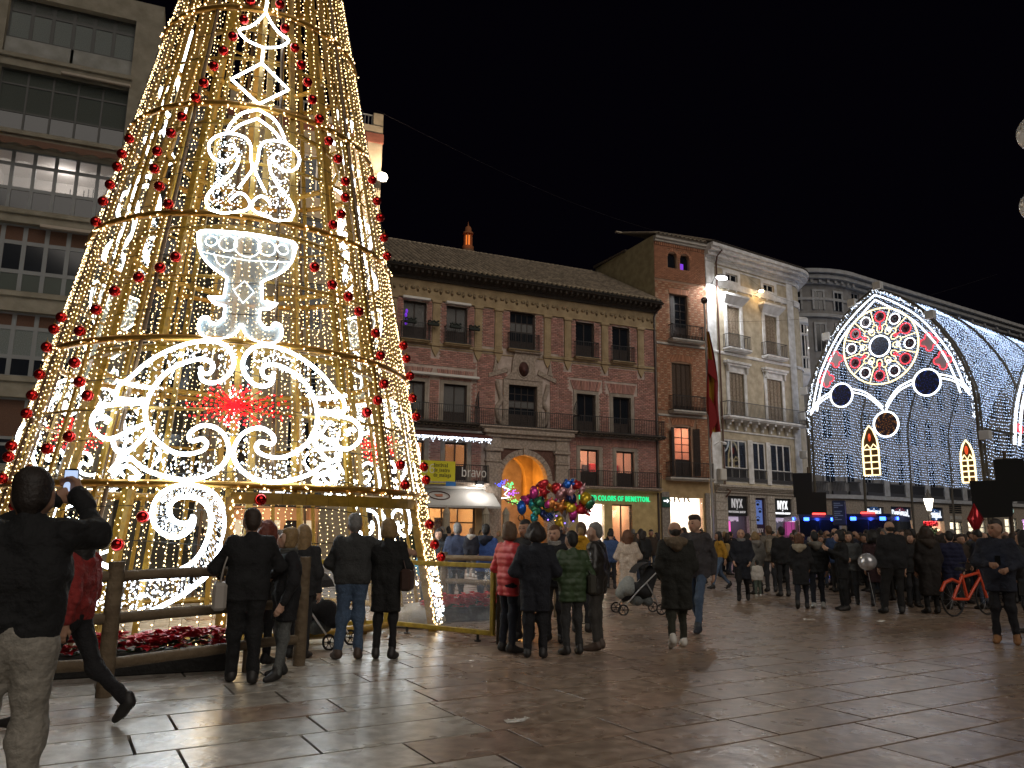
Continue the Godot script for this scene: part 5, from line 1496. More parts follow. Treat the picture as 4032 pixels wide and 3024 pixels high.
func build_light_cone():
	var t := thing("christmas_tree", "giant cone-shaped Christmas tree of golden lights with white scroll motifs", "Christmas tree")
	var yellow := m("gold_paint", 0.36, 0.22, 0.025, 0.45, "metal")
	var gold := m("gold_tinsel", 0.32, 0.17, 0.03, 0.35, "", 0.6)
	var brown := m("bronze_rod", 0.09, 0.05, 0.02, 0.5)
	var warm := glow("led_warm", 1.0, 0.70, 0.34, 7.0)
	var cool := glow("led_white", 0.80, 0.90, 1.0, 5.0)
	var neon := glow("neon_white", 0.80, 0.92, 1.0, 12.0)
	var TOP := 17.0
	for k in 24:  # flat yellow bars of the outer frame
		var ph := AX + k * 15.0
		var b := MB.new()
		var h0 := 0.0
		if ph - 360 * floorf(ph / 360) > 22 and ph - 360 * floorf(ph / 360) < 73: h0 = 2.05
		b.bar(cone(ph, h0, -0.05), cone(ph, TOP, -0.05), 0.07, 0.04, V(sin(deg_to_rad(ph)), 0, cos(deg_to_rad(ph))))
		part("frame_bar", b, yellow, t)
	for k in 10:  # inner uprights and darker rods
		var ph := AX + 6.0 + k * 36.0
		var b := MB.new()
		b.bar(cone(ph, 0, -0.75), cone(ph, TOP, -0.35), 0.1, 0.1)
		part("inner_upright", b, yellow, t)
		var d := MB.new()
		d.cyl(cone(ph + 3.5, 0 if (ph < 15 or ph > 72) else 2.1, 0.0), cone(ph + 3.5, TOP, 0.0), 0.03, 6)
		part("rod", d, brown, t)
	var hs := [0.08, 2.18, 4.3, 6.4, 8.51, 10.6, 12.7, 14.8]
	for i in hs.size():
		var h: float = hs[i]
		var b := MB.new(); var g := MB.new(); var inn := MB.new()
		var p := PackedVector3Array(); var q := PackedVector3Array()
		for k in 72: p.append(cone(k * 5.0, h, 0.02))
		for k in 18: q.append(cone(AX + 6 + k * 20.0, h + 0.02, -0.6))
		g.tube(p, 0.055, 6, true)
		if i > 0: part("gold_ring", g, gold, t)
		inn.tube(q, 0.06, 4, true)
		part("inner_ring", inn, yellow, t)
		if i == 0: continue
		var mid := MB.new()
		var r2 := PackedVector3Array()
		for k in 36: r2.append(cone(AX + k * 10.0, h - 1.05 + (2.1 if i == 0 else 0.0), -0.09))
		if i > 1:
			mid.tube(r2, 0.028, 4, true)
			part("hoop", mid, yellow, t)
		for k in 150:
			var ph := rng.randf() * 360
			b.add(bulb_mb(0.014), Transform3D(Basis().rotated(V(1, 0, 0), rng.randf() * 3), cone(ph, h + rng.randf_range(-.09, .09), rng.randf_range(0.03, 0.09))))
		part("ring_light_bulbs", b, warm, t)
	# light strings: every one is a length of wire with bulbs, hung down the cone
	var vars := []
	for v in 5:
		var w := MB.new(); var b := MB.new()
		var start: float = [0.06, 0.06, 2.06, 0.06, 2.06][v]
		var h := start
		var stop: float = [16.0, 15.0, 16.0, 6.4, 6.4][v]
		var pts := PackedVector3Array()
		while h < stop:
			pts.append(V(0, h, 3.885 - 0.199 * h) + V(rng.randfn(0, 0.008), 0, 0))
			h += 0.35
		w.tube(pts, 0.0035, 3)
		h = start
		while h < stop:
			var a := rng.randf() * TAU
			var o := V(cos(a), 0, 0) * 0.022
			b.add(bulb_mb(0.0095), Transform3D(Basis(V(0, 0, 1), rng.randf_range(-1.3, 1.3)), V(0, h, 3.9 - 0.199 * h) + o))
			h += 0.085 * rng.randf_range(0.7, 1.3)
		vars.append([w.mesh(), b.mesh()])
	var wire := m("pale_wire", 0.16, 0.13, 0.07, 0.6)
	var nst := 140
	for k in nst:
		var ph := k * 360.0 / nst + rng.randf_range(-0.25, 0.25)
		var door := ph > 19.8 and ph < 75.5
		var v: int = (2 if door else k / 2 % 2) if k % 2 == 0 else (4 if door else 3)
		var xf := Transform3D(Basis(V(0, 1, 0), deg_to_rad(ph)), TC)
		var o := part("light_string", vars[v][1], warm, t, xf)
		o.set_meta("kind", "stuff")
		part("wire", vars[v][0], wire, o)
	# doorway in the foot of the cone
	var dw := MB.new()
	for i in 10: dw.bar(cone(19.8 + i * 5.5, 2.0, 0.03), cone(19.8 + (i + 1) * 5.5, 2.0, 0.03), 0.1, 0.16)
	dw.bar(cone(19.8, 0, 0.05), cone(19.8, 2.0, 0.03), 0.12, 0.12); dw.bar(cone(74.8, 0, 0.05), cone(74.8, 2.0, 0.03), 0.12, 0.12)
	part("door_frame", dw, yellow, t)
	for ph in [20.8, 74.0]:
		var b := MB.new()
		for k in 40: b.add(bulb_mb(0.016), Transform3D(Basis(), cone(ph + rng.randf_range(-1, 1), 0.05 + k * 0.05, 0.12)))
		part("door_light_bulbs", b, warm, t)
	# white neon motifs
	var upper := ["fan", "diamond", "hood_outer", "hood_inner", "spiral", "leg", "leg_inner", "curl"]
	var cup := ["bowl", "stem", "foot", "bowl_line", "bowl_leaf", "small_diamond"]
	var oval := ["scroll_inner", "scroll_outer", "rib", "rib_low", "petal", "petal_curl", "petal_low", "petal_end", "petal_tip"]
	for f in 3:
		var shift := f * 120.0
		var sm := node_part("scroll_motif", t)
		for key in upper:
			for mir in [false, true]:
				var b := MB.new()
				b.tube(motif_line(key, mir, shift, 0.06, key == "diamond"), 0.021 if f == 0 else 0.036, 6)
				part("neon_tube", b, neon, sm)
		for st in [[10.49, 11.6], [9.41, 9.75]]:
			var b := MB.new()
			b.tube(PackedVector3Array([cone(AX + shift, st[0], 0.06), cone(AX + shift, st[1], 0.06)]), 0.022, 6)
			part("neon_tube", b, neon, sm)
		var sf := MB.new()
		for s in [-1.0, 1.0]:
			for i in 260:
				var u := rng.randf()
				var ph := 6.5 + rng.randf_range(-4, 8) * (0.5 + absf(u - 0.5)); var hh := lerpf(6.42, 7.85, u)
				sf.add(bulb_mb(0.009), Transform3D(Basis(V(0, 0, 1), rng.randf() * 3), cone(AX + shift + s * (AX - ph - 2.0), hh, 0.03)))
		part("white_light_bulbs", sf, cool, sm)
		var gm := node_part("goblet_motif", t)
		for key in cup:
			for mir in [false, true]:
				var b := MB.new()
				var thin: bool = key in ["bowl_line", "bowl_leaf", "small_diamond"]
				b.tube(motif_line(key, mir, shift, 0.06, key in ["stem", "small_diamond"]), 0.009 if thin else 0.018, 6)
				part("neon_tube", b, glow("neon_dim", 0.85, 0.95, 1.0, 1.6) if thin else neon, gm)
		for c in [[8.26, 5.9, 0.085], [13.28, 5.88, 0.13], [19.2, 5.87, 0.19], [25.1, 5.88, 0.13], [30.1, 5.9, 0.085]]:
			var ring := []
			for k in 18:
				var a := TAU * k / 18
				ring.append(cone(c[0] + shift + cos(a) * c[2] / 0.048, c[1] + sin(a) * c[2], 0.06))
			var b := MB.new()
			b.tube(PackedVector3Array(ring), 0.013, 5, true)
			part("neon_tube", b, glow("neon_dim", 0.85, 0.95, 1.0, 1.6), gm)
		# translucent acrylic panel behind the goblet
		var poly := PackedVector2Array()
		for key in cup.slice(0, 3):
			for i in range(0, MOTIF[key].size(), 2): poly.append(Vector2(MOTIF[key][i] - AX, MOTIF[key][i + 1]))
		var full := PackedVector2Array()
		var last := Vector2(1e9, 0)
		for q in poly:
			if q.distance_to(last) > 0.05: full.append(q)
			last = q
		full.append(Vector2(0, 4.5))
		var pb := MB.new()
		for s in [-1.0, 1.0]:
			var tri := Geometry2D.triangulate_polygon(full)
			for i in range(0, tri.size(), 3):
				var A := full[tri[i]]; var B := full[tri[i + 1]]; var C := full[tri[i + 2]]
				pb.tri(cone(AX + shift + s * A.x, A.y, 0.035), cone(AX + shift + s * B.x, B.y, 0.035), cone(AX + shift + s * C.x, C.y, 0.035))
		part("acrylic_panel", pb, acrylic(), gm)
		if true:
			var om := node_part("oval_motif", t)
			for key in oval:
				for mir in [false, true]:
					var b := MB.new()
					b.tube(motif_line(key, mir, shift, 0.07, key == "rib" or key == "rib_low"), 0.03, 6)
					part("neon_tube", b, neon, om)
			var mesh_net := MB.new()  # fine lit netting inside the scrolls
			for mir in [1.0, -1.0]:
				for i in 320:
					var aa := rng.randf() * TAU
					var rr := rng.randf_range(0.86, 1.2)
					var ph: float = AX + shift + mir * (8.5 + cos(aa) * 8.6 * rr + 1.0)
					var hh := 3.24 + sin(aa) * 0.9 * rr
					if i % 2: mesh_net.add(bulb_mb(0.012), Transform3D(Basis(), cone(ph, hh, 0.02)))
			for i in 420:
				var aa := rng.randf() * TAU
				var rr := rng.randf_range(0.9, 1.25)
				mesh_net.add(bulb_mb(0.012), Transform3D(Basis(V(0, 0, 1), rng.randf() * 3), cone(AX + shift + cos(aa) * 24.0 * rr, 3.23 + sin(aa) * 0.88 * rr, 0.0)))
			part("white_light_bulbs", mesh_net, cool, om)
		var wide := 15.0  # red starburst in the heart of the oval
		var rb := MB.new(); var rd := MB.new()
		for i in 34:
			var a := TAU * i / 34.0 + rng.randf_range(-.05, .05)
			var c0 := cone(AX + shift, 3.3, 0.05); var c1 := cone(AX + shift + cos(a) * wide * rng.randf_range(0.5, 1.05), 3.3 + sin(a) * 0.34, 0.1)
			rd.cyl(c0, c1, 0.006, 4)
			for j in 11:
				var s := pow((j + 0.7) / 11.5, 1.5)
				rb.add(bulb_mb(0.014), Transform3D(Basis(V(0, 0, 1), rng.randf() * 3), c0.lerp(c1, s) + V(rng.randfn(0, .015), rng.randfn(0, .015), 0.01)))
		var rs := part("red_starburst", rd, m("dark_red_rod", 0.06, 0.008, 0.008, 0.6), t)
		part("red_light_bulbs", rb, glow("led_red", 1.0, 0.008, 0.012, 3.0), rs)
	var bmn := node_part("spiral_motif", t)
	for key in ["base_inner", "base_outer", "base_arc"]:
		for q in [[false, 0.0], [false, 120.0], [true, 120.0], [false, 240.0], [true, 240.0]]:
			var b := MB.new()
			b.tube(motif_line(key, q[0], q[1], 0.07), 0.03, 6)
			part("neon_tube", b, neon, bmn)
	var spk := MB.new(); var spb := MB.new()  # wires that fill the spiral band
	var ii: Array = MOTIF["base_inner"]; var oo: Array = MOTIF["base_outer"]
	var il := motif_line("base_inner", false, 0, 0.05); var ol := motif_line("base_outer", false, 0, 0.05)
	for k in 70:
		var u := k / 69.0
		var A := il[int(u * (il.size() - 1))]; var B := ol[int(clampf(u * 0.88 + 0.04, 0, 1) * (ol.size() - 1))]
		if A.distance_to(B) < 0.6:
			spk.cyl(A, B, 0.004, 3)
			for j in 4: spb.add(bulb_mb(0.013), Transform3D(Basis(), A.lerp(B, rng.randf())))
	for k in 260:
		var ph := rng.randf_range(-6, 14)
		var hh := rng.randf_range(0.55, 1.0)
		if hh > 0.5 + maxf(0, ph - 4) * 0.035: spb.add(bulb_mb(0.013), Transform3D(Basis(V(0, 0, 1), rng.randf() * 3), cone(ph, hh, 0.03)))
	part("wire_fill", spk, m("silver_wire", 0.5, 0.52, 0.55, 0.4), bmn)
	part("white_light_bulbs", spb, cool, bmn)
	var ft := MB.new()
	for k in 150: ft.add(bulb_mb(0.014), Transform3D(Basis(V(0, 0, 1), rng.randf() * 3), cone(rng.randfn(80, 2.5), rng.randf_range(0.1, 1.0), rng.randf_range(0.0, 0.12))))
	part("white_light_bulbs", ft, cool, t)  # bulbs added in place of a spotlight's brightness at the right foot
	# bauble wires
	var gw := MB.new()
	for k in 24:
		var p := []
		var h0 := 0.9 + k * 0.48
		for i in 13: p.append(cone(-60 + i * 15.0, h0 + 0.5 * cos(deg_to_rad(i * 15.0 - 60 - AX) * 1.0) + 0.05 * sin(i * 2.0 + k), 0.05))
		gw.tube(spline(p, 4), 0.006, 4)
	part("garland_cable", gw, m("black_cable", 0.012, 0.01, 0.008, 0.7), t)
	# ballast bags at the foot
	for k in 7:
		var ph: float = [88.0, 80.0, 96.0, 5.0, -15.0, 104.0, -35.0][k]
		var bag := thing("ballast_bag", "white wrapped ballast bag lying at the foot of the tree of lights", "bag", at_yaw(cone(ph, 0, -0.45), ph + 90), "ballast bags at the foot of the tree")
		var bb := MB.new()
		bb.ball(V(0, 0.13, 0), V(0.42, 0.15, 0.22), 14, 8); bb.ball(V(0.3, 0.12, 0.05), V(0.2, 0.13, 0.2), 10, 6); bb.ball(V(-0.33, 0.1, -0.03), V(0.16, 0.1, 0.17), 10, 6)
		part("wrap", bb, m("ballast_plastic", 0.5, 0.48, 0.44, 0.5, "cloth"), bag)
		var tie := MB.new()
		tie.cyl(V(0.46, 0.12, 0), V(0.6, 0.1, 0.02), 0.03, 6, 0.06)
		part("knot", tie, m("ballast_plastic", 0.5, 0.48, 0.44, 0.5, "cloth"), bag)
	for q in [[1.6, 2.2], [4.2, 2.6], [7.2, 2.2], [10.5, 1.8]]: lamp("tree_light", TC + V(0, q[0], 0), lin(1.0, 0.72, 0.38), q[1], 0.5, t)
	# red baubles
	var red := m("bauble_red", 0.42, 0.012, 0.012, 0.12, "", 0.85)
	for i in range(0, BAUBLES.size(), 2):
		var o := thing("bauble", "shiny red ball hanging on the golden tree of lights", "bauble", Transform3D(Basis(V(0, 1, 0), rng.randf() * 6), cone(BAUBLES[i], BAUBLES[i + 1], 0.13)), "red baubles on the tree of lights")
		if not mats.has("bauble_mesh"):
			var s := MB.new()
			s.ball(Vector3.ZERO, Vector3.ONE * 0.083, 20, 12)
			mats["bauble_mesh"] = s.mesh()
			var c := MB.new()
			c.cyl(V(0, 0.078, 0), V(0, 0.1, 0), 0.02, 8); c.cyl(V(0, 0.1, 0), V(0, 0.16, 0), 0.003, 4)
			mats["bauble_cap"] = c.mesh()
		part("ball", mats["bauble_mesh"], red, o); part("cap", mats["bauble_cap"], gold, o)

func acrylic() -> StandardMaterial3D:
	if not mats.has("acrylic"):
		var x := StandardMaterial3D.new()
		x.resource_name = "acrylic"
		x.albedo_color = Color(0.85, 0.92, 0.95, 0.3)
		x.transparency = BaseMaterial3D.TRANSPARENCY_ALPHA
		x.roughness = 0.5
		x.emission_enabled = true
		x.emission = lin(0.7, 0.85, 0.9)
		x.emission_energy_multiplier = 0.22
		mats["acrylic"] = x
	return mats["acrylic"]

func node_part(called: String, parent: Node) -> Node3D:
	var o := Node3D.new()
	o.name = called
	parent.add_child(o, true)
	return o

func bulb_mb(r: float) -> MB:
	var key := "bulbmb%.4f" % r
	if not mats.has(key):
		var b := MB.new()
		var P := [V(r, 0, 0), V(0, 0, r), V(-r, 0, 0), V(0, 0, -r)]
		for i in 4:
			b.tri(P[i], V(0, r * 2.0, 0), P[(i + 1) % 4]); b.tri(P[(i + 1) % 4], V(0, -r * 1.2, 0), P[i])
		mats[key] = b
	return mats[key]

# ---------- the gothic arch of lights and its canopy ----------
const OUT_L := [0.0, 0.0, 0.1, 6.0, 0.15, 8.8, 0.2, 10.5, 0.49, 11.74, 1.15, 13.6, 2.63, 16.0, 4.26, 17.6, 6.03, 18.6]

func gothic(inset := 0.0, mirror := false, from := 2, wide := 12.06) -> PackedVector3Array:
	var p := []
	for i in range(from * 2, OUT_L.size(), 2):
		var x: float = OUT_L[i]; var y: float = OUT_L[i + 1]
		var k := (x - 6.03) / 6.03
		x += inset * (1.0 if i < OUT_L.size() - 2 else 0.0)
		y -= inset * (1.0 + k) * 1.0
		x = x * wide / 12.06
		p.append(V(wide - x if mirror else x, y, 0))
	return spline(p, 4)

func mandala(key: String, a: Color, b: Color, c: Color) -> ImageTexture:
	var im := Image.create(128, 128, false, Image.FORMAT_RGB8)
	var f := FastNoiseLite.new()
	f.seed = hash(key) % 999; f.frequency = 0.06
	for y in 128:
		for x in 128:
			var p := Vector2(x - 63.5, y - 63.5)
			var r := p.length() / 64.0
			var an := p.angle()
			var v := sin(an * 8.0 + sin(r * 9.0) * 2.0) * cos(r * 22.0)
			var col := a.lerp(b, clampf(v * 0.6 + 0.4 + f.get_noise_2d(x, y) * 0.5, 0, 1))
			if absf(fmod(r * 6.0, 1.0) - 0.5) < 0.09 or absf(sin(an * 8.0)) < 0.12 * (1.2 - r): col = Color(0.01, 0.01, 0.015)
			elif v > 0.55: col = c
			im.set_pixel(x, y, col)
	return ImageTexture.create_from_image(im)

func disc_panel(b: MB, cx: float, cy: float, r: float, z: float):
	b.has_uv = true
	for k in 28:
		var a0 := TAU * k / 28; var a1 := TAU * (k + 1) / 28
		b.tri(V(cx, cy, z), V(cx + cos(a0) * r, cy + sin(a0) * r, z), V(cx + cos(a1) * r, cy + sin(a1) * r, z))
		b.uv.append(Vector2(0.5, 0.5)); b.uv.append(Vector2(0.5 + cos(a0) * 0.49, 0.5 - sin(a0) * 0.49)); b.uv.append(Vector2(0.5 + cos(a1) * 0.49, 0.5 - sin(a1) * 0.49))

func glass_panel(key: String, a: Color, b: Color, c: Color, e := 0.8) -> StandardMaterial3D:
	if not mats.has(key):
		var x := StandardMaterial3D.new()
		x.resource_name = key
		var tx := mandala(key, a, b, c)
		x.albedo_texture = tx
		x.emission_enabled = true
		x.emission_operator = BaseMaterial3D.EMISSION_OP_MULTIPLY
		x.emission = Color.WHITE
		x.emission_texture = tx
		x.emission_energy_multiplier = e
		x.roughness = 0.3
		mats[key] = x
	return mats[key]

func ring_tube(cx: float, cy: float, r: float, w: float, z: float, sx := 1.0) -> MB:
	var b := MB.new()
	var p := PackedVector3Array()
	for k in 36: p.append(V(cx + cos(TAU * k / 36) * r * sx, cy + sin(TAU * k / 36) * r, z))
	b.tube(p, w, 6, true)
	return b

func quatrefoil(cx: float, cy: float, s: float, z: float) -> PackedVector3Array:
	var p := PackedVector3Array()
	for q in 4:
		for k in 9:
			var a := deg_to_rad(q * 90.0 - 100.0 + k * 25.0)
			var c := Vector2(cx, cy) + Vector2(cos(deg_to_rad(q * 90.0)), sin(deg_to_rad(q * 90.0))) * s
			p.append(V(c.x + cos(a) * s * 0.72, c.y + sin(a) * s * (0.72 if q % 2 == 0 else 0.8), z))
	return p

func build_arch():
	var X := frame_at(21.97, -57.5, 144)
	var t := thing("light_arch", "gothic arch of white lights with rose window over the shopping street", "light arch", X)
	var neon := glow("neon_arch", 0.9, 0.96, 1.0, 3.0)
	var amber := glow("neon_amber", 1.0, 0.78, 0.42, 2.2)
	var redn := glow("neon_red", 1.0, 0.06, 0.09, 1.5)
	var steel := m("arch_steel", 0.10, 0.085, 0.06, 0.5, "metal")
	for mir in [false, true]:
		var b := MB.new()
		b.tube(gothic(0.0, mir, 0), 0.11, 6)
		var o2 := gothic(0.0, mir, 0)
		for i in o2.size(): o2[i].z = -0.5
		b.tube(o2, 0.09, 6)
		var g := gothic(0.0, mir, 0)
		for i in range(0, g.size() - 1, 2): b.cyl(g[i], g[i + 1] + V(0, 0, -0.5), 0.04, 5)
		part("truss", b, steel, t)
		for ins in [0.42, 0.78]:
			var nb := MB.new()
			nb.tube(gothic(ins, mir, 3), 0.06, 6)
			part("neon_tube", nb, neon, t)
		var sp := MB.new()
		var gg := gothic(0.12, mir, 2)
		for k in 160:
			var i := rng.randi() % (gg.size() - 1)
			sp.add(bulb_mb(0.03), Transform3D(Basis(), gg[i].lerp(gg[i + 1], rng.randf()) + V(rng.randfn(0, .06), rng.randfn(0, .06), 0.1)))
		part("light_bulbs", sp, glow("led_cold", 0.75, 0.85, 1.0, 3.0), t)
	# scallops under the rose window
	for s in [[[0.45, 10.25], [1.23, 11.04], [2.2, 11.5]], [[3.86, 11.5], [4.73, 11.17], [5.39, 10.63], [6.0, 9.95]], [[6.2, 9.95], [6.64, 10.58], [7.25, 11.16], [8.2, 11.52]], [[9.98, 11.6], [10.7, 11.31], [11.33, 10.8], [11.65, 10.25]]]:
		for dy in [0.0, 0.24]:
			var p := []
			for q in s: p.append(V(q[0], q[1] + dy, 0.05))
			var b := MB.new()
			b.tube(spline(p, 5), 0.055, 6)
			part("neon_tube", b, neon, t)
	# three stained-glass discs
	var pan := [Color(0.05, 0.05, 0.12), Color(0.12, 0.1, 0.07), Color(0.1, 0.2, 0.5)]
	for d in [[3.02, 11.4, 0.85], [9.09, 11.44, 0.88], [6.12, 8.98, 0.86]]:
		var r := node_part("glass_medallion", t)
		part("neon_tube", ring_tube(d[0], d[1], d[2], 0.06, 0.06), neon, r)
		var pb := MB.new()
		disc_panel(pb, d[0], d[1], d[2] - 0.05, 0.02)
		part("stained_glass", pb, glass_panel("stain_a" if d[1] > 10 else "stain_b", pan[0], pan[1] if d[1] > 10 else Color(0.25, 0.15, 0.08), pan[2] if d[1] > 10 else Color(0.6, 0.4, 0.2)), r)
	# rose window
	var rose := node_part("rose_window", t)
	var cx := 6.12; var cy := 14.45; var R := 2.68
	part("neon_tube", ring_tube(cx, cy, R, 0.055, 0.06), amber, rose)
	part("neon_tube", ring_tube(cx, cy, 0.73, 0.055, 0.06), neon, rose)
	var cp := MB.new()
	disc_panel(cp, cx, cy, 0.68, 0.02)
	part("stained_glass", cp, glass_panel("stain_c", Color(0.04, 0.05, 0.1), Color(0.12, 0.16, 0.25), Color(0.2, 0.28, 0.4)), rose)
	for k in 12:
		var a := deg_to_rad(85.0 + k * 30.0)
		var e := V(cos(a), sin(a), 0); var s := V(-sin(a), cos(a), 0); var c0 := V(cx, cy, 0.06)
		var isred := k % 2 == 0
		var a2 := a + deg_to_rad(15.0)
		var sb := MB.new()
		sb.tube(PackedVector3Array([c0 + V(cos(a2), sin(a2), 0) * 1.5, c0 + V(cos(a2), sin(a2), 0) * R]), 0.035, 5)
		part("neon_tube", sb, amber, rose)
		var q := c0 + e * 2.08
		part("neon_tube", ring_tube(q.x, q.y, 0.36, 0.04, 0.06), redn if isred else neon, rose)
		var dp := MB.new()
		disc_panel(dp, q.x, q.y, 0.3, 0.02)
		part("stained_glass", dp, m("stain_grey", 0.12, 0.10, 0.13, 0.3) if isred else m("stain_red", 0.05, 0.012, 0.018, 0.3), rose)
		var tf := MB.new()
		for j in 3:
			var aj := a + TAU * j / 3
			tf.ball(q + V(cos(aj), sin(aj), 0) * 0.1 + V(0, 0, -0.02), V(0.09, 0.09, 0.02), 8, 4)
		part("trefoil", tf, m("stain_dark", 0.03, 0.03, 0.045, 0.3), rose)
		# bottle-shaped petal
		var pt := []
		for w in [[0.95, -0.1], [1.15, -0.2], [1.38, -0.17], [1.52, -0.32], [1.56, -0.32]]: pt.append(c0 + e * w[0] + s * w[1])
		for w in [[1.56, 0.32], [1.52, 0.32], [1.38, 0.17], [1.15, 0.2], [0.95, 0.1]]: pt.append(c0 + e * w[0] + s * w[1])
		var pb2 := MB.new()
		pb2.tube(PackedVector3Array(pt.slice(0, 4)), 0.034, 5); pb2.tube(PackedVector3Array(pt.slice(6)), 0.034, 5); pb2.tube(PackedVector3Array([pt[9], pt[0]]), 0.034, 5)
		part("neon_tube", pb2, amber, rose)
		var c1 := c0 + e * 1.3
		if isred: part("neon_tube", ring_tube(c1.x, c1.y, 0.1, 0.04, 0.06), redn, rose)
		else: part("neon_tube", ring_tube(c1.x, c1.y, 0.11, 0.04, 0.06), neon, rose)
		if isred:
			var st := MB.new()
			st.tube(PackedVector3Array([c0 + e * 1.42, c0 + e * 1.72]), 0.04, 5)
			part("neon_tube", st, redn, rose)
	# red quatrefoils
	for q in [[2.78, 14.08], [1.94, 12.74], [9.45, 14.1], [10.22, 12.74]]:
		var qn := node_part("quatrefoil", t)
		var b := MB.new()
		var pts := quatrefoil(q[0], q[1], 0.34, 0.05)
		b.tube(pts, 0.042, 5, true)
		part("neon_tube", b, redn, qn)
		var pl := PackedVector2Array()
		for k in 24:
			var an := TAU * k / 24
			var rr := 0.36 + 0.18 * absf(cos(2 * an))
			pl.append(Vector2(q[0] + cos(an) * rr, q[1] + sin(an) * rr))
		var fb := MB.new()
		fb.prism(pl, 0.0, 0.02)
		part("panel", fb, m("panel_grey", 0.6, 0.58, 0.62, 0.6), qn)
	# lancet windows
	for w in [[4.28, 5.42, 5.58, 9.0, 0.0], [10.7, 11.5, 4.82, 7.45, 0.0]]:
		var ln := node_part("lancet_window", t)
		var x0: float = w[0]; var x1: float = w[1]; var y0: float = w[2]; var y1: float = w[3]; var z: float = w[4]
		var mx := (x0 + x1) / 2; var sh := y0 + (y1 - y0) * 0.52
		var outl := [V(x0, y0, z), V(x0, sh, z), V(lerpf(x0, mx, 0.12), lerpf(sh, y1, 0.4), z), V(lerpf(x0, mx, 0.5), lerpf(sh, y1, 0.78), z), V(mx, y1, z), V(lerpf(x1, mx, 0.5), lerpf(sh, y1, 0.78), z), V(lerpf(x1, mx, 0.12), lerpf(sh, y1, 0.4), z), V(x1, sh, z), V(x1, y0, z)]
		var b := MB.new()
		b.tube(PackedVector3Array(outl + [V(x0, y0, z)]), 0.06, 5)
		b.tube(PackedVector3Array([V(mx, y0, z), V(mx, sh, z)]), 0.04, 5)
		for k in 4: b.tube(PackedVector3Array([V(x0, lerpf(y0, sh, (k + 1) / 4.0), z), V(x1, lerpf(y0, sh, (k + 1) / 4.0), z)]), 0.04, 5)
		b.tube(PackedVector3Array([V(x0, sh, z), V(lerpf(x0, mx, 0.6), sh + 0.35, z), V(mx, sh + 0.05, z), V(lerpf(x1, mx, 0.6), sh + 0.35, z), V(x1, sh, z)]), 0.04, 5)
		part("neon_tube", b, amber, ln)
		var pg := PackedVector2Array()
		for o in outl: pg.append(Vector2(o.x, o.y))
		var pb := MB.new()
		pb.prism(pg, z - 0.06, z - 0.04)
		part("stained_glass", pb, m("stain_brown", 0.10, 0.055, 0.02, 0.35), ln)
		var fl := MB.new()
		fl.ball(V(mx, lerpf(sh, y1, 0.5), z + 0.03), V(0.1, 0.28, 0.03), 8, 6)
		part("red_flame", fl, glow("neon_red_dim", 0.8, 0.08, 0.02, 0.8), ln)
	for q in [[4.35, 17.95], [2.19, 15.9], [0.1, 12.1], [-0.2, 10.2], [-0.25, 7.35], [9.69, 15.9], [12.3, 7.66], [6.3, 18.75]]:
		var bx := MB.new()
		bx.cbox(q[0] - 0.3, q[1] - 0.28, -0.2, q[0] + 0.3, q[1] + 0.28, 0.25, 0.03)
		part("junction_box", bx, m("box_white", 0.55, 0.55, 0.54, 0.5), t)
	area("arch_light", X * Transform3D(Basis(V(0, 1, 0), PI), V(6.0, 12.5, 0.5)), Vector2(8, 8), lin(0.85, 0.92, 1.0), 9.0, self)
	# canopy of light strings that runs down the street behind the arch
	var c := thing("light_canopy", "canopy of bluish white light strings running down the shopping street", "string lights", X)
	var dl := X.basis.inverse() * V(sin(deg_to_rad(53)), 0, -cos(deg_to_rad(53)))
	var L := 30.0
	var vars := []
	for v in 5:
		var b := MB.new()
		var s := 0.0
		while s < L:
			var sag := -0.12 * sin(PI * fmod(s, 5.0) / 5.0)
			b.add(bulb_mb(0.024), Transform3D(Basis(V(0, 0, 1), rng.randf() * 3), V(s, sag + rng.randfn(0, 0.02), rng.randfn(0, 0.03))))
			s += 0.2 * rng.randf_range(0.5, 1.5)
		vars.append(b.mesh())
	var bas := Basis(dl, V(0, 1, 0), dl.cross(V(0, 1, 0)))
	var cold := glow("led_canopy", 0.50, 0.66, 1.0, 2.6)
	for side in 2:
		var prof := gothic(0.0, side == 1, 0)
		var y_min := 6.0 if side == 0 else 4.9
		var acc := 0.0
		var k := 0
		for i in prof.size() - 1:
			var seg := prof[i].distance_to(prof[i + 1])
			while acc < seg:
				var p := prof[i].lerp(prof[i + 1], acc / seg)
				if p.y > y_min:
					part("light_string", vars[k % 5], cold, c, Transform3D(bas, p + dl * rng.randf_range(0.0, 0.1))).set_meta("kind", "stuff")
					k += 1
				acc += 0.215
			acc -= seg
	for s in [7.5, 15.0, 22.5, 30.0]:
		for mir in [false, true]:
			var g := gothic(0.0, mir, 0)
			for i in g.size(): g[i] = g[i] + dl * s
			var b := MB.new()
			b.tube(g, 0.1, 6)
			part("truss", b, steel, c)
	# second arch set in the side of the canopy at the right edge
	var Y := Transform3D(X.basis * bas, X * V(12.06, 0, 0))
	var a2 := thing("side_light_arch", "second light arch with double outline at the right edge of the picture", "light arch", Y)
	for mir in [false, true]:
		for ins in [0.2, 0.75]:
			var nb := MB.new()
			var g := gothic(ins, mir, 3, 17.0)
			for i in g.size(): g[i] = V(g[i].x + 3.5, g[i].y - 3.1, 0.3)
			nb.tube(g, 0.09, 6)
			part("neon_tube", nb, neon, a2)
		var tr := MB.new()
		var g2 := gothic(0.0, mir, 3, 17.0)
		for i in g2.size(): g2[i] = V(g2[i].x + 3.5, g2[i].y - 3.1, 0.2)
		tr.tube(g2, 0.06, 5)
		part("truss", tr, steel, a2)
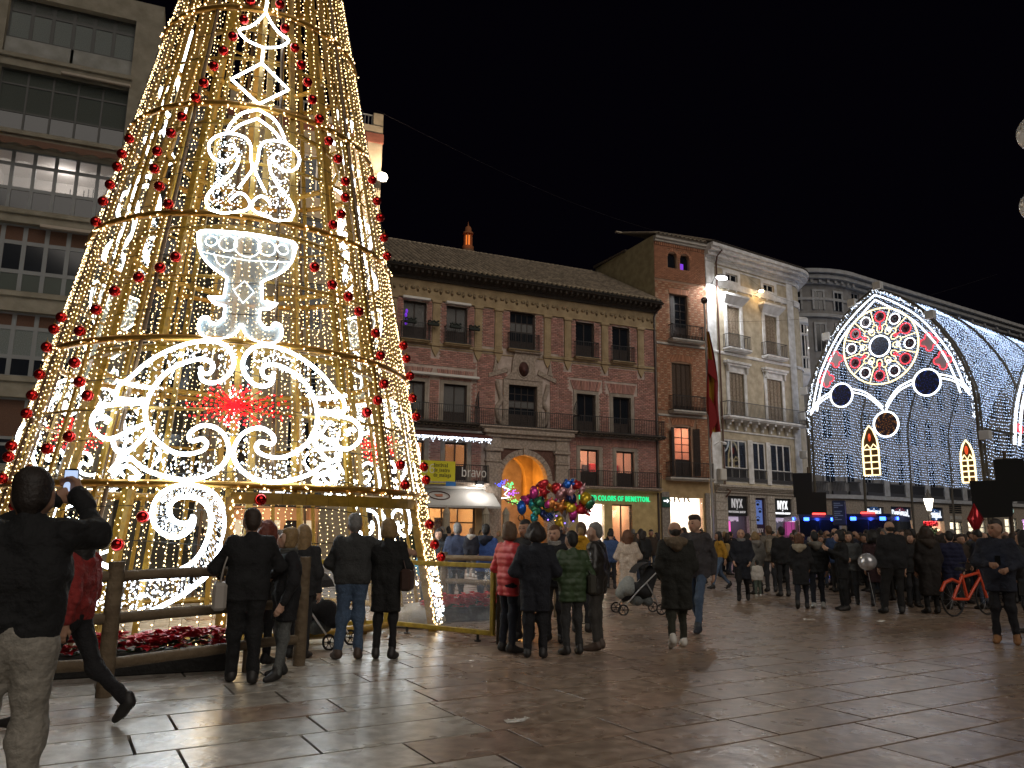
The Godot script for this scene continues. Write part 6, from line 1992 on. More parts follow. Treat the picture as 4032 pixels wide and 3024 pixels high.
	for k in 9: part("neon_tube", ring_tube(5.2 + k * 1.7, 8.5 + 4.5 * sin(PI * k / 8.0), 0.3, 0.07, 0.3), neon if k % 2 else redn, a2)
	var tie := MB.new()
	tie.bar(V(0, 8.05, 0.25), V(20, 8.05, 0.25), 0.14, 0.14)
	part("tie_bar", tie, steel, a2)

# ---------- people ----------
# A field of tapered capsules (one per bone) is summed on a grid and its level set meshed with surface nets.
class Field:
	var bones := []
	var noise: FastNoiseLite = null
	var amp := 0.0
	var quilt := 0.0
	var quilt_step := 0.09
	var cut_lo := -1e9   # horizontal cuts (hems, necklines)
	var cut_hi := 1e9
	func bone(a: Vector3, b: Vector3, ra: float, rb: float):
		bones.append([a, b, ra, rb])

	func build(out: MB, cell: float, blend := 45.0, col = null):
		if bones.is_empty(): return
		var lo := Vector3.ONE * 1e9
		var hi := -lo
		for q in bones:
			var r: float = maxf(q[2], q[3]) + 0.06
			lo = lo.min(q[0] - Vector3.ONE * r).min(q[1] - Vector3.ONE * r)
			hi = hi.max(q[0] + Vector3.ONE * r).max(q[1] + Vector3.ONE * r)
		var nx := int((hi.x - lo.x) / cell) + 2; var ny := int((hi.y - lo.y) / cell) + 2; var nz := int((hi.z - lo.z) / cell) + 2
		var S := PackedFloat32Array()
		S.resize(nx * ny * nz)
		var reach := 3.0 / blend
		for q in bones:
			var a: Vector3 = q[0]; var b: Vector3 = q[1]; var ra: float = q[2]; var rb: float = q[3]
			var rr := maxf(ra, rb) + reach
			var l := ((a.min(b) - Vector3.ONE * rr) - lo) / cell
			var h := ((a.max(b) + Vector3.ONE * rr) - lo) / cell
			var ab := b - a
			var den := maxf(ab.length_squared(), 1e-9)
			for k in range(maxi(0, int(l.z)), mini(nz - 1, int(h.z)) + 1):
				for j in range(maxi(0, int(l.y)), mini(ny - 1, int(h.y)) + 1):
					var base := (k * ny + j) * nx
					for i in range(maxi(0, int(l.x)), mini(nx - 1, int(h.x)) + 1):
						var p := Vector3(lo.x + i * cell, lo.y + j * cell, lo.z + k * cell)
						var t := clampf((p - a).dot(ab) / den, 0.0, 1.0)
						var d := p.distance_to(a + ab * t) - (ra + (rb - ra) * t)
						if d < reach: S[base + i] += exp(-blend * d)
		if amp > 0 or quilt > 0 or cut_lo > -1e8 or cut_hi < 1e8:
			for k in nz:
				for j in ny:
					var y := lo.y + j * cell
					var base := (k * ny + j) * nx
					var qf := 1.0
					if quilt > 0: qf = exp(blend * -quilt * (1.0 - absf(sin(PI * y / quilt_step))))
					var cut := 1.0
					if y < cut_lo: cut = exp(-blend * (cut_lo - y) * 1.5)
					if y > cut_hi: cut = exp(-blend * (y - cut_hi) * 1.5)
					for i in nx:
						var s := S[base + i]
						if s > 0.02 and s < 60.0:
							if amp > 0: s *= exp(blend * amp * noise.get_noise_3d((lo.x + i * cell) * 100.0, y * 100.0, (lo.z + k * cell) * 100.0))
							S[base + i] = s * qf
						if cut < 1.0: S[base + i] = minf(S[base + i], 3.0) * cut
		# surface nets
		var idx := PackedInt32Array()
		idx.resize(nx * ny * nz)
		var off := [0, 1, nx, nx + 1, nx * ny, nx * ny + 1, nx * ny + nx, nx * ny + nx + 1]
		var first := out.v.size()
		if col != null or out.has_c:
			out.has_c = true
			while out.c.size() < first: out.c.append(Color.WHITE)
		var E := [[0, 1], [2, 3], [4, 5], [6, 7], [0, 2], [1, 3], [4, 6], [5, 7], [0, 4], [1, 5], [2, 6], [3, 7]]
		for k in nz - 1:
			for j in ny - 1:
				var base := (k * ny + j) * nx
				for i in nx - 1:
					var n0 := base + i
					var c0 := S[n0] > 1.0; var c1 := S[n0 + 1] > 1.0
					var c2 := S[n0 + nx] > 1.0; var c3 := S[n0 + nx + 1] > 1.0
					var m2 := n0 + nx * ny
					var c4 := S[m2] > 1.0; var c5 := S[m2 + 1] > 1.0; var c6 := S[m2 + nx] > 1.0; var c7 := S[m2 + nx + 1] > 1.0
					if c0 == c1 and c0 == c2 and c0 == c3 and c0 == c4 and c0 == c5 and c0 == c6 and c0 == c7: continue
					var f := PackedFloat32Array()
					f.resize(8)
					for q in 8: f[q] = clampf(-log(maxf(S[n0 + off[q]], 1e-4)) / blend, -0.06, 0.06)
					var p := Vector3.ZERO
					var cnt := 0
					for e in E:
						var fa := f[e[0]]; var fb := f[e[1]]
						if (fa < 0) != (fb < 0):
							var t := fa / (fa - fb)
							var A := Vector3(e[0] & 1, (e[0] >> 1) & 1, e[0] >> 2); var B := Vector3(e[1] & 1, (e[1] >> 1) & 1, e[1] >> 2)
							p += A.lerp(B, t)
							cnt += 1
					p /= maxi(cnt, 1)
					var g := Vector3(f[1] + f[3] + f[5] + f[7] - f[0] - f[2] - f[4] - f[6], f[2] + f[3] + f[6] + f[7] - f[0] - f[1] - f[4] - f[5], f[4] + f[5] + f[6] + f[7] - f[0] - f[1] - f[2] - f[3])
					idx[n0] = out.v.size() + 1
					var wp := lo + (Vector3(i, j, k) + p) * cell
					out.v.append(wp)
					out.n.append(g.normalized() if g.length() > 1e-6 else Vector3.UP)
					if out.has_c: out.c.append(col.call(wp) if col is Callable else (col if col != null else Color.WHITE))
		var sx := 1; var sy := nx; var sz := nx * ny
		for k in range(1, nz - 1):
			for j in range(1, ny - 1):
				var base := (k * ny + j) * nx
				for i in range(1, nx - 1):
					var n0 := base + i
					if idx[n0] == 0: continue
					var a := S[n0] > 1.0
					if a != (S[n0 + sx] > 1.0): face(out, idx, n0, sy, sz, a)
					if a != (S[n0 + sy] > 1.0): face(out, idx, n0, sz, sx, a)
					if a != (S[n0 + sz] > 1.0): face(out, idx, n0, sx, sy, a)

	func face(out: MB, idx: PackedInt32Array, n0: int, u: int, w: int, flip: bool):
		var A := idx[n0] - 1; var B := idx[n0 - u] - 1; var C := idx[n0 - u - w] - 1; var D := idx[n0 - w] - 1
		if A < 0 or B < 0 or C < 0 or D < 0: return
		if flip: out.ix.append_array(PackedInt32Array([A, C, B, A, D, C]))
		else: out.ix.append_array(PackedInt32Array([A, B, C, A, C, D]))

var fold := FastNoiseLite.new()
var head_cache := {}
var hair_cache := {}
var suit_cache := {}

func head_mb(cell: float, fem: bool) -> MB:  # origin at the centre of the head, facing +z
	var key := "%.3f%s" % [cell, fem]
	if head_cache.has(key): return head_cache[key]
	var f := Field.new()
	f.bone(V(0, 0.035, -0.012), V(0, 0.03, -0.02), 0.082, 0.082)
	f.bone(V(0, 0.02, 0.012), V(0, -0.02, 0.02), 0.07, 0.062)
	f.bone(V(0, -0.05, 0.03), V(0, -0.085, 0.05), 0.05, 0.026 if fem else 0.031)
	f.bone(V(-0.045, -0.045, 0.0), V(-0.015, -0.088, 0.045), 0.026, 0.02)
	f.bone(V(0.045, -0.045, 0.0), V(0.015, -0.088, 0.045), 0.026, 0.02)
	f.bone(V(0, 0.012, 0.088), V(0, -0.028, 0.103), 0.009, 0.014)
	f.bone(V(-0.012, -0.034, 0.09), V(0.012, -0.034, 0.09), 0.011, 0.011)
	f.bone(V(-0.04, 0.026, 0.072), V(0.04, 0.026, 0.072), 0.014, 0.014)
	f.bone(V(-0.02, -0.058, 0.079), V(0.02, -0.058, 0.079), 0.01, 0.01)
	f.bone(V(-0.018, -0.068, 0.077), V(0.018, -0.068, 0.077), 0.009, 0.009)
	for s in [-1.0, 1.0]:
		f.bone(V(s * 0.077, 0.012, -0.012), V(s * 0.081, -0.03, -0.006), 0.015, 0.011)
		f.bone(V(s * 0.042, -0.012, 0.055), V(s * 0.048, -0.03, 0.04), 0.026, 0.024)
	f.bone(V(0, -0.04, -0.03), V(0, -0.13, -0.035), 0.054, 0.056 if not fem else 0.048)
	var b := MB.new()
	var tone := func(p: Vector3) -> Color:
		if p.z > 0.05:
			for s in [-1.0, 1.0]:
				if Vector2((p.x - s * 0.032) / 0.017, (p.y - 0.008) / 0.008).length() < 1.0: return Color(0.13, 0.11, 0.1)
				if Vector2((p.x - s * 0.034) / 0.022, (p.y - 0.033) / 0.006).length() < 1.0: return Color(0.35, 0.28, 0.24)
			if Vector2(p.x / 0.026, (p.y + 0.063) / 0.010).length() < 1.0: return Color(0.8, 0.5, 0.47)
			if absf(p.x) < 0.06 and p.y < 0.0 and p.y > -0.05: return Color(1.0, 0.88, 0.85)
		return Color.WHITE
	f.build(b, cell, 75.0, tone)
	head_cache[key] = b
	return b

func hair_mb(style: String, cell: float) -> MB:
	var key := style + "%.3f" % cell
	if hair_cache.has(key): return hair_cache[key]
	var f := Field.new()
	f.noise = fold
	f.amp = 0.010
	match style:
		"short", "crew", "grey":
			f.bone(V(0, 0.05, -0.03), V(0, 0.02, -0.04), 0.087, 0.084)
			f.bone(V(0, 0.08, 0.025), V(0, 0.075, -0.03), 0.05, 0.07)
			f.bone(V(0, -0.03, -0.06), V(0, -0.06, -0.055), 0.055, 0.042)
			if style == "crew": f.bone(V(-0.03, 0.1, 0.045), V(0.03, 0.105, 0.045), 0.034, 0.034)
		"bob":
			f.bone(V(0, 0.05, -0.025), V(0, 0.01, -0.04), 0.094, 0.096)
			f.bone(V(0, 0.085, 0.03), V(0, 0.08, -0.03), 0.05, 0.08)
			for s in [-1.0, 1.0]: f.bone(V(s * 0.07, 0.03, 0.0), V(s * 0.072, -0.075, 0.005), 0.04, 0.03)
			f.bone(V(-0.05, -0.06, -0.05), V(0.05, -0.06, -0.05), 0.05, 0.05)
		"long":
			f.bone(V(0, 0.05, -0.025), V(0, 0.01, -0.04), 0.09, 0.092)
			f.bone(V(0, 0.085, 0.025), V(0, 0.08, -0.03), 0.045, 0.075)
			for s in [-1.0, 1.0]: f.bone(V(s * 0.07, 0.02, -0.01), V(s * 0.085, -0.2, -0.02), 0.038, 0.03)
			f.bone(V(0, -0.02, -0.06), V(0, -0.3, -0.09), 0.08, 0.06)
			f.bone(V(-0.05, -0.1, -0.07), V(-0.05, -0.32, -0.09), 0.05, 0.03); f.bone(V(0.05, -0.1, -0.07), V(0.05, -0.3, -0.09), 0.05, 0.03)
		"curly", "afro", "puffy":
			var big := 0.05 if style == "afro" else (0.018 if style == "puffy" else 0.03)
			f.amp = 0.03
			f.bone(V(0, 0.06, -0.03), V(0, 0.01, -0.05), 0.095 + big, 0.095 + big)
			for s in [-1.0, 1.0]: f.bone(V(s * 0.075, 0.03, -0.015), V(s * (0.085 + big * 0.4), -0.09 if style != "puffy" else -0.03, -0.02), 0.05 + big * 0.3, 0.045 + big * 0.4)
			if style == "curly": f.bone(V(0, -0.03, -0.06), V(0, -0.2, -0.08), 0.1, 0.085)
		"beanie":
			f.amp = 0.002
			f.bone(V(0, 0.06, -0.015), V(0, 0.035, -0.018), 0.092, 0.094)
			f.bone(V(0, 0.14, -0.03), V(0, 0.14, -0.03), 0.03, 0.03)
		"bun":
			f.bone(V(0, 0.05, -0.028), V(0, 0.02, -0.035), 0.088, 0.086)
			f.bone(V(0, 0.085, 0.02), V(0, 0.075, -0.03), 0.045, 0.07)
			f.bone(V(0, 0.1, -0.11), V(0, 0.1, -0.11), 0.045, 0.045)
		"fringe":
			f.amp = 0.004
			f.bone(V(0, -0.01, -0.06), V(0, -0.05, -0.06), 0.052, 0.04)
			for s in [-1.0, 1.0]: f.bone(V(s * 0.06, 0.0, -0.035), V(s * 0.05, -0.04, -0.045), 0.028, 0.024)
	var b := MB.new()
	f.build(b, cell, 60.0)
	hair_cache[key] = b
	return b

func hand_mb(curl: float) -> MB:  # right hand hanging down: wrist at the origin, fingers along -y, palm towards -x, thumb towards +z
	var key := "hand%.1f" % curl
	if head_cache.has(key): return head_cache[key]
	var f := Field.new()
	f.bone(V(0, 0.02, 0), V(0, -0.02, 0), 0.026, 0.026)
	for q in [[-0.024, 0.088, 0.066], [-0.008, 0.092, 0.078], [0.009, 0.09, 0.074], [0.026, 0.084, 0.06]]:
		var z: float = -q[0]
		f.bone(V(0, -0.01, z * 0.6), V(0.002, -q[1], z), 0.018, 0.0135)
		var d1 := V(-sin(curl * 0.7), -cos(curl * 0.7), 0); var d2 := V(-sin(curl * 1.7), -cos(curl * 1.7), 0)
		var k := V(0.002, -q[1], z * 1.05)
		var m1: Vector3 = k + d1 * q[2] * 0.55
		f.bone(k, m1, 0.0095, 0.0088); f.bone(m1, m1 + d2 * q[2] * 0.5, 0.0088, 0.0072)
	f.bone(V(-0.005, -0.02, 0.02), V(-0.016, -0.055, 0.046), 0.014, 0.0115)
	f.bone(V(-0.016, -0.055, 0.046), V(-0.026, -0.092, 0.05), 0.0108, 0.0085)
	var b := MB.new()
	f.build(b, 0.0068, 190.0)
	head_cache[key] = b
	return b

func dir_basis(d: Vector3, pole: Vector3) -> Basis:  # maps -y to d
	var y := -d.normalized()
	var x := pole.cross(y)
	if x.length() < 0.05: x = V(1, 0, 0)
	x = x.normalized()
	return Basis(x, y, x.cross(y))

# joints of a 1.75 m figure facing +z; a pose overrides what it needs
func joints(pose: Dictionary) -> Dictionary:
	var j := {
		"lean": 0.0, "hipL": V(0.09, 0.92, 0), "hipR": V(-0.09, 0.92, 0), "kneeL": V(0.1, 0.5, 0.015), "kneeR": V(-0.1, 0.5, 0.015), "ankL": V(0.105, 0.09, -0.02), "ankR": V(-0.105, 0.09, -0.02),
		"toeL": V(0.135, 0.035, 0.14), "toeR": V(-0.135, 0.035, 0.14), "shL": V(0.185, 1.42, -0.01), "shR": V(-0.185, 1.42, -0.01),
		"elL": V(0.245, 1.13, -0.03), "elR": V(-0.245, 1.13, -0.03), "wrL": V(0.245, 0.88, 0.05), "wrR": V(-0.245, 0.88, 0.05), "head": V(0, 1.635, 0.025), "chest": V(0, 1.28, 0.0), "pelvis": V(0, 0.98, 0),
	}
	for k in pose: j[k] = pose[k]
	return j

const POSES := {
	"stand": {},
	"relaxed": {"kneeL": Vector3(0.11, 0.5, 0.05), "ankL": Vector3(0.15, 0.09, 0.05), "toeL": Vector3(0.21, 0.035, 0.19)},
	"pockets": {"elL": Vector3(0.3, 1.14, -0.06), "elR": Vector3(-0.3, 1.14, -0.06), "wrL": Vector3(0.2, 0.95, 0.1), "wrR": Vector3(-0.2, 0.95, 0.1)},
	"front": {"elL": Vector3(0.30, 1.13, -0.04), "elR": Vector3(-0.30, 1.13, -0.04), "wrL": Vector3(0.06, 1.1, 0.24), "wrR": Vector3(-0.06, 1.08, 0.24)},
	"phone": {"elL": Vector3(0.25, 1.14, -0.02), "elR": Vector3(-0.25, 1.18, 0.1), "wrR": Vector3(-0.1, 1.36, 0.3), "wrL": Vector3(0.1, 1.34, 0.3)},
	"raised": {"elR": Vector3(-0.29, 1.36, 0.2), "wrR": Vector3(-0.14, 1.62, 0.3), "elL": Vector3(0.29, 1.36, 0.2), "wrL": Vector3(0.12, 1.6, 0.3)},
	"walk": {"kneeL": Vector3(0.09, 0.51, 0.18), "ankL": Vector3(0.1, 0.1, 0.28), "toeL": Vector3(0.11, 0.06, 0.45), "kneeR": Vector3(-0.1, 0.47, -0.06), "ankR": Vector3(-0.1, 0.17, -0.34), "toeR": Vector3(-0.11, 0.03, -0.23), "elL": Vector3(0.24, 1.14, -0.12), "wrL": Vector3(0.24, 0.9, -0.1), "elR": Vector3(-0.24, 1.14, 0.04), "wrR": Vector3(-0.22, 0.93, 0.2)},
	"walk_back": {"kneeR": Vector3(-0.09, 0.51, 0.12), "ankR": Vector3(-0.1, 0.09, 0.12), "toeR": Vector3(-0.11, 0.04, 0.28), "kneeL": Vector3(0.09, 0.48, -0.02), "ankL": Vector3(0.1, 0.14, -0.16), "toeL": Vector3(0.11, 0.03, -0.04), "wrL": Vector3(0.2, 0.96, 0.12), "wrR": Vector3(-0.2, 0.96, 0.12)},
}

# builds (or fetches) the meshes of one clothed figure: body, jacket, trousers, two shoes
func suit(key: String, spec: Dictionary, cell: float) -> Dictionary:
	if suit_cache.has(key): return suit_cache[key]
	var P: Dictionary = POSES[spec.pose] if spec.pose is String else spec.pose
	var j := joints(P)
	var fem: bool = spec.get("fem", false)
	var g: float = spec.get("girth", 1.0)
	var hem: float = spec.get("hem", 0.84)
	var hc: float = minf(cell, 0.009) if cell < 0.02 else 0.013
	var out := {}
	# skin: one continuous figure from head to feet
	var body := MB.new()
	body.has_c = true
	var fb := Field.new()
	var nb: Vector3 = (j.shL + j.shR) * 0.5 + V(0, 0.035, 0.005)
	fb.bone(j.head + V(0, -0.1, -0.03), nb, 0.05, 0.058)
	fb.bone(nb + V(0, -0.04, 0), j.chest, 0.06, 0.08); fb.bone(j.chest, j.pelvis, 0.08, 0.07)
	for s in ["L", "R"]:
		fb.bone(j["sh" + s], j["el" + s], 0.043, 0.034); fb.bone(j["el" + s], j["wr" + s], 0.034, 0.024)
		fb.bone(nb + V(0, -0.03, 0), j["sh" + s] + V(0, -0.02, 0), 0.034, 0.035)
		fb.bone(j["hip" + s], j["knee" + s], 0.06, 0.045); fb.bone(j["knee" + s], j["ank" + s], 0.045, 0.033); fb.bone(j["ank" + s], j["toe" + s], 0.03, 0.024)
		fb.bone(j.pelvis, j["hip" + s], 0.06, 0.06)
	fb.build(body, maxf(cell * 1.25, 0.018), 50.0)
	var hx := Basis(V(0, 1, 0), deg_to_rad(spec.get("head_yaw", 0.0))) * Basis(V(1, 0, 0), deg_to_rad(spec.get("head_pitch", 0.0)))
	var hxf := Transform3D(hx, j.head)
	body.add(head_mb(hc, fem), hxf)
	for s in ["L", "R"]:
		var d: Vector3 = (j["wr" + s] - j["el" + s]).normalized()
		var pole := V(0, 0.25, 1) if d.y < -0.3 else V(0, 1, 0.2)
		var bs := dir_basis(d, pole)
		if s == "L": bs = bs * Basis.from_scale(V(-1, 1, 1))
		body.add(hand_mb(spec.get("curl", 0.5)), Transform3D(bs, j["wr" + s] + d * 0.012))
	out["body"] = body.mesh()
	out["head"] = hxf
	out["j"] = j
	# trousers
	var ft := Field.new()
	ft.noise = fold; ft.amp = 0.018
	var lw: float = spec.get("leg", 1.0)
	for s in ["L", "R"]:
		ft.bone(j["hip" + s] + V(0, -0.02, 0), j["knee" + s], 0.087 * lw * g, 0.06 * lw)
		ft.bone(j["knee" + s], j["ank" + s] + V(0, 0.0, 0), 0.06 * lw, 0.05 * lw)
		ft.bone(j.pelvis, j["hip" + s], 0.08 * g, 0.08 * g)
		ft.bone(j.pelvis + V(0, 0.06, 0), j["hip" + s] + V(0, 0.04, -0.02), 0.066 * g, 0.07 * g)
	ft.bone(V(-0.07, 1.03, 0), V(0.07, 1.03, 0), 0.1 * g, 0.1 * g)
	var tb := MB.new()
	ft.build(tb, cell, 45.0)
	out["trousers"] = tb.mesh()
	# shoes
	for s in ["L", "R"]:
		var fs := Field.new()
		fs.bone(j["ank" + s] + V(0, 0.0, 0), j["ank" + s] + (j["toe" + s] - j["ank" + s]) * 0.45 + V(0, -0.018, 0), 0.043, 0.045)
		var heel: Vector3 = j["ank" + s] - (j["toe" + s] - j["ank" + s]).normalized() * 0.035
		fs.bone(heel + V(0, -0.045, 0), j["toe" + s], 0.037, 0.035)
		fs.bone(j["ank" + s] + V(0, 0.05, 0), heel + V(0, -0.03, 0), 0.044, 0.037)
		var sb := MB.new()
		fs.build(sb, minf(cell, 0.016), 60.0)
		out["shoe" + s] = sb.mesh()
	# jacket or coat
	var fj := Field.new()
	fj.noise = fold; fj.amp = spec.get("folds", 0.022)
	fj.quilt = spec.get("quilt", 0.0)
	var sw: float = 0.082 if not fem else 0.07
	var depth := 0.115 * g
	for s in [-1.0, 1.0]:
		var x: Vector3 = V(s * sw, 0, 0)
		fj.bone(nb + x * 0.7 + V(0, -0.09, 0), j.chest + x, 0.1 * g, depth)
		fj.bone(j.chest + x, j.pelvis + V(s * 0.072 * g, 0.05, 0), depth, 0.118 * g + spec.get("belly", 0.0))
		if hem < 0.95: fj.bone(j.pelvis + V(s * 0.075 * g, 0.03, 0), V(s * 0.085 * g, maxf(hem, 0.3), j.pelvis.z), 0.112 * g, 0.11 * g + spec.get("flare", 0.0))
	fj.bone(j.shL + V(-0.02, -0.01, 0), j.shR + V(0.02, -0.01, 0), 0.072, 0.072)
	fj.bone(nb + V(0, -0.03, 0), nb + V(0, 0.035, -0.005), 0.078, 0.066)
	var aw: float = spec.get("sleeve", 1.0)
	for s in ["L", "R"]:
		fj.bone(j["sh" + s], j["el" + s], 0.07 * aw, 0.058 * aw)
		fj.bone(j["el" + s], j["wr" + s], 0.056 * aw, 0.044 * aw)
	fj.cut_hi = 1e9
	var jb := MB.new()
	if hem > 0: fj.cut_lo = hem - 0.02
	fj.build(jb, cell, 42.0)
	out["jacket"] = jb.mesh()
	suit_cache[key] = out
	return out

const SKIN := [[0.36, 0.20, 0.13], [0.42, 0.25, 0.17], [0.3, 0.165, 0.105]]
var HAIRC := {"black": [0.012, 0.01, 0.009], "brown": [0.04, 0.022, 0.012], "dark": [0.022, 0.014, 0.01], "blond": [0.3, 0.19, 0.08], "grey": [0.2, 0.19, 0.18], "white": [0.4, 0.38, 0.35], "red": [0.16, 0.03, 0.012], "auburn": [0.13, 0.05, 0.02], "lightbrown": [0.12, 0.065, 0.03]}
var person_no := 0

func cloth(c: Array, surf := "cloth", rough := 0.85) -> StandardMaterial3D:
	return m("cloth_%.3f_%.3f_%.3f_%s" % [c[0], c[1], c[2], surf], c[0], c[1], c[2], rough, surf)

# label, place, heading in degrees (0 faces the camera side +z), spec
func person(label: String, x: float, z: float, yaw: float, spec: Dictionary, group := "") -> Node3D:
	person_no += 1
	var o := thing("person", label, "person", at_yaw(V(x, spec.get("y", 0.0), z), yaw, spec.get("h", 1.72) / 1.75), group)
	var cell: float = spec.get("cell", 0.032)
	if not spec.has("pose"): spec["pose"] = "stand"
	var key := "%s|%s|%.2f|%.2f|%.3f|%.2f|%.3f|%.2f|%d|%.2f|%d|%.2f" % [str(spec.pose), spec.get("fem", false), spec.get("girth", 1.0), spec.get("hem", 0.84), spec.get("quilt", 0.0), spec.get("leg", 1.0), cell, spec.get("flare", 0.0), int(spec.get("head_yaw", 0)), spec.get("belly", 0.0), int(spec.get("head_pitch", 0)), spec.get("sleeve", 1.0)]
	var s := suit(key, spec, cell)
	var sk: Array = SKIN[spec.get("skin", person_no % 3)]
	part("body", s.body, m("skin_%d" % (spec.get("skin", person_no % 3)), sk[0], sk[1], sk[2], 0.6, "vc"), o)
	part("jacket", s.jacket, cloth(spec.get("top", [0.02, 0.02, 0.024]), spec.get("surf", "cloth"), spec.get("rough", 0.85)), o)
	part("trousers", s.trousers, cloth(spec.get("legs", [0.015, 0.015, 0.018])), o)
	for q in ["shoeL", "shoeR"]: part("shoe", s[q], cloth(spec.get("shoes", [0.015, 0.013, 0.012]), "", 0.6), o)
	var st: String = spec.get("hair", "short")
	if st != "bald":
		var hcell: float = 0.012 if cell < 0.02 else 0.019
		var hk := "hairmesh" + st + str(hcell)
		if not mats.has(hk): mats[hk] = hair_mb(st, hcell).mesh()
		var hcn = spec.get("hairc", "dark")
		var hcol: Array = HAIRC[hcn] if hcn is String else hcn
		part("knit_hat" if st == "beanie" else "hair", mats[hk], m("hair_%s" % str(hcn), hcol[0], hcol[1], hcol[2], 0.65, "cloth"), o, s.head)
	if spec.has("hood"):  # fur-trimmed or plain hood lying on the back of the neck
		var hk := "hood%.3f" % cell
		if not mats.has(hk):
			var f := Field.new()
			f.noise = fold; f.amp = 0.03
			for k in 9:
				var a0 := PI * k / 8.0; var a1 := PI * (k + 1) / 8.0
				if k < 8: f.bone(V(cos(a0) * 0.12, 1.49 - sin(a0) * 0.03, 0.02 - sin(a0) * 0.16), V(cos(a1) * 0.12, 1.49 - sin(a1) * 0.03, 0.02 - sin(a1) * 0.16), 0.048, 0.048)
			f.bone(V(0, 1.4, -0.14), V(0, 1.48, -0.13), 0.07, 0.06)
			var b := MB.new()
			f.build(b, minf(cell, 0.02), 50.0)
			mats[hk] = b.mesh()
		part("hood", mats[hk], cloth(spec.hood), o)
	if spec.has("scarf"):
		var b := MB.new()
		var nb: Vector3 = (s.j.shL + s.j.shR) * 0.5 + V(0, 0.06, 0.01)
		for r in 2:
			var p := []
			for k in 14: p.append(nb + V(cos(TAU * k / 14) * 0.085, r * 0.03 + sin(k * 2.0) * 0.008, sin(TAU * k / 14) * 0.09))
			b.tube(PackedVector3Array(p), 0.026, 6, true)
		part("scarf", b, cloth(spec.scarf), o)
	if spec.has("glasses"):
		var b := MB.new()
		for e in [-1.0, 1.0]:
			var p := []
			for k in 12: p.append(V(e * 0.034 + cos(TAU * k / 12) * 0.023, 0.008 + sin(TAU * k / 12) * 0.018, 0.098))
			b.tube(PackedVector3Array(p), 0.0025, 4, true)
			b.cyl(V(e * 0.057, 0.012, 0.095), V(e * 0.082, 0.008, -0.01), 0.0025, 4)
		b.cyl(V(-0.011, 0.01, 0.1), V(0.011, 0.01, 0.1), 0.0025, 4)
		part("glasses", b, m("black_gloss", 0.01, 0.01, 0.01, 0.1), o, s.head)
	if spec.has("bag"):
		var b := MB.new()
		var bp: Array = spec.get("bag_at", [0.3, 0.85, -0.02])
		b.cbox(bp[0] - 0.07, bp[1] - 0.14, bp[2] - 0.15, bp[0] + 0.07, bp[1] + 0.14, bp[2] + 0.15, 0.03)
		var bg := part("handbag", b, cloth(spec.bag, "", 0.5), o)
		var stp := MB.new()
		stp.tube(spline([V(bp[0], bp[1] + 0.13, bp[2] + 0.1), V(bp[0] * 0.9, 1.2, 0.06), V(bp[0] * 0.55, 1.5, 0.0), V(bp[0] * 0.9, 1.2, -0.08), V(bp[0], bp[1] + 0.13, bp[2] - 0.1)], 5), 0.009, 5)
		part("strap", stp, cloth(spec.bag, "", 0.5), bg)
	if spec.has("backpack"):
		var b := MB.new()
		b.cbox(-0.15, 1.02, -0.32, 0.15, 1.42, -0.13, 0.05)
		b.cbox(-0.12, 1.04, -0.36, 0.12, 1.22, -0.31, 0.03)
		part("backpack", b, cloth(spec.backpack, "", 0.6), o)
	if spec.has("held_phone"):
		var b := MB.new()
		var c: Vector3 = (s.j.wrR + s.j.wrL) * 0.5 + V(0, 0.09, 0.05)
		b.cbox(c.x - 0.036, c.y - 0.07, c.z, c.x + 0.036, c.y + 0.07, c.z + 0.009, 0.003)
		part("phone", b, m("black_gloss", 0.01, 0.01, 0.01, 0.1), o)
		var sc := MB.new()
		sc.box(c.x - 0.032, c.y - 0.06, c.z - 0.002, c.x + 0.032, c.y + 0.06, c.z)
		part("phone_screen", sc, glow("phone_screen", 0.5, 0.65, 1.0, 0.8), o)
	return o

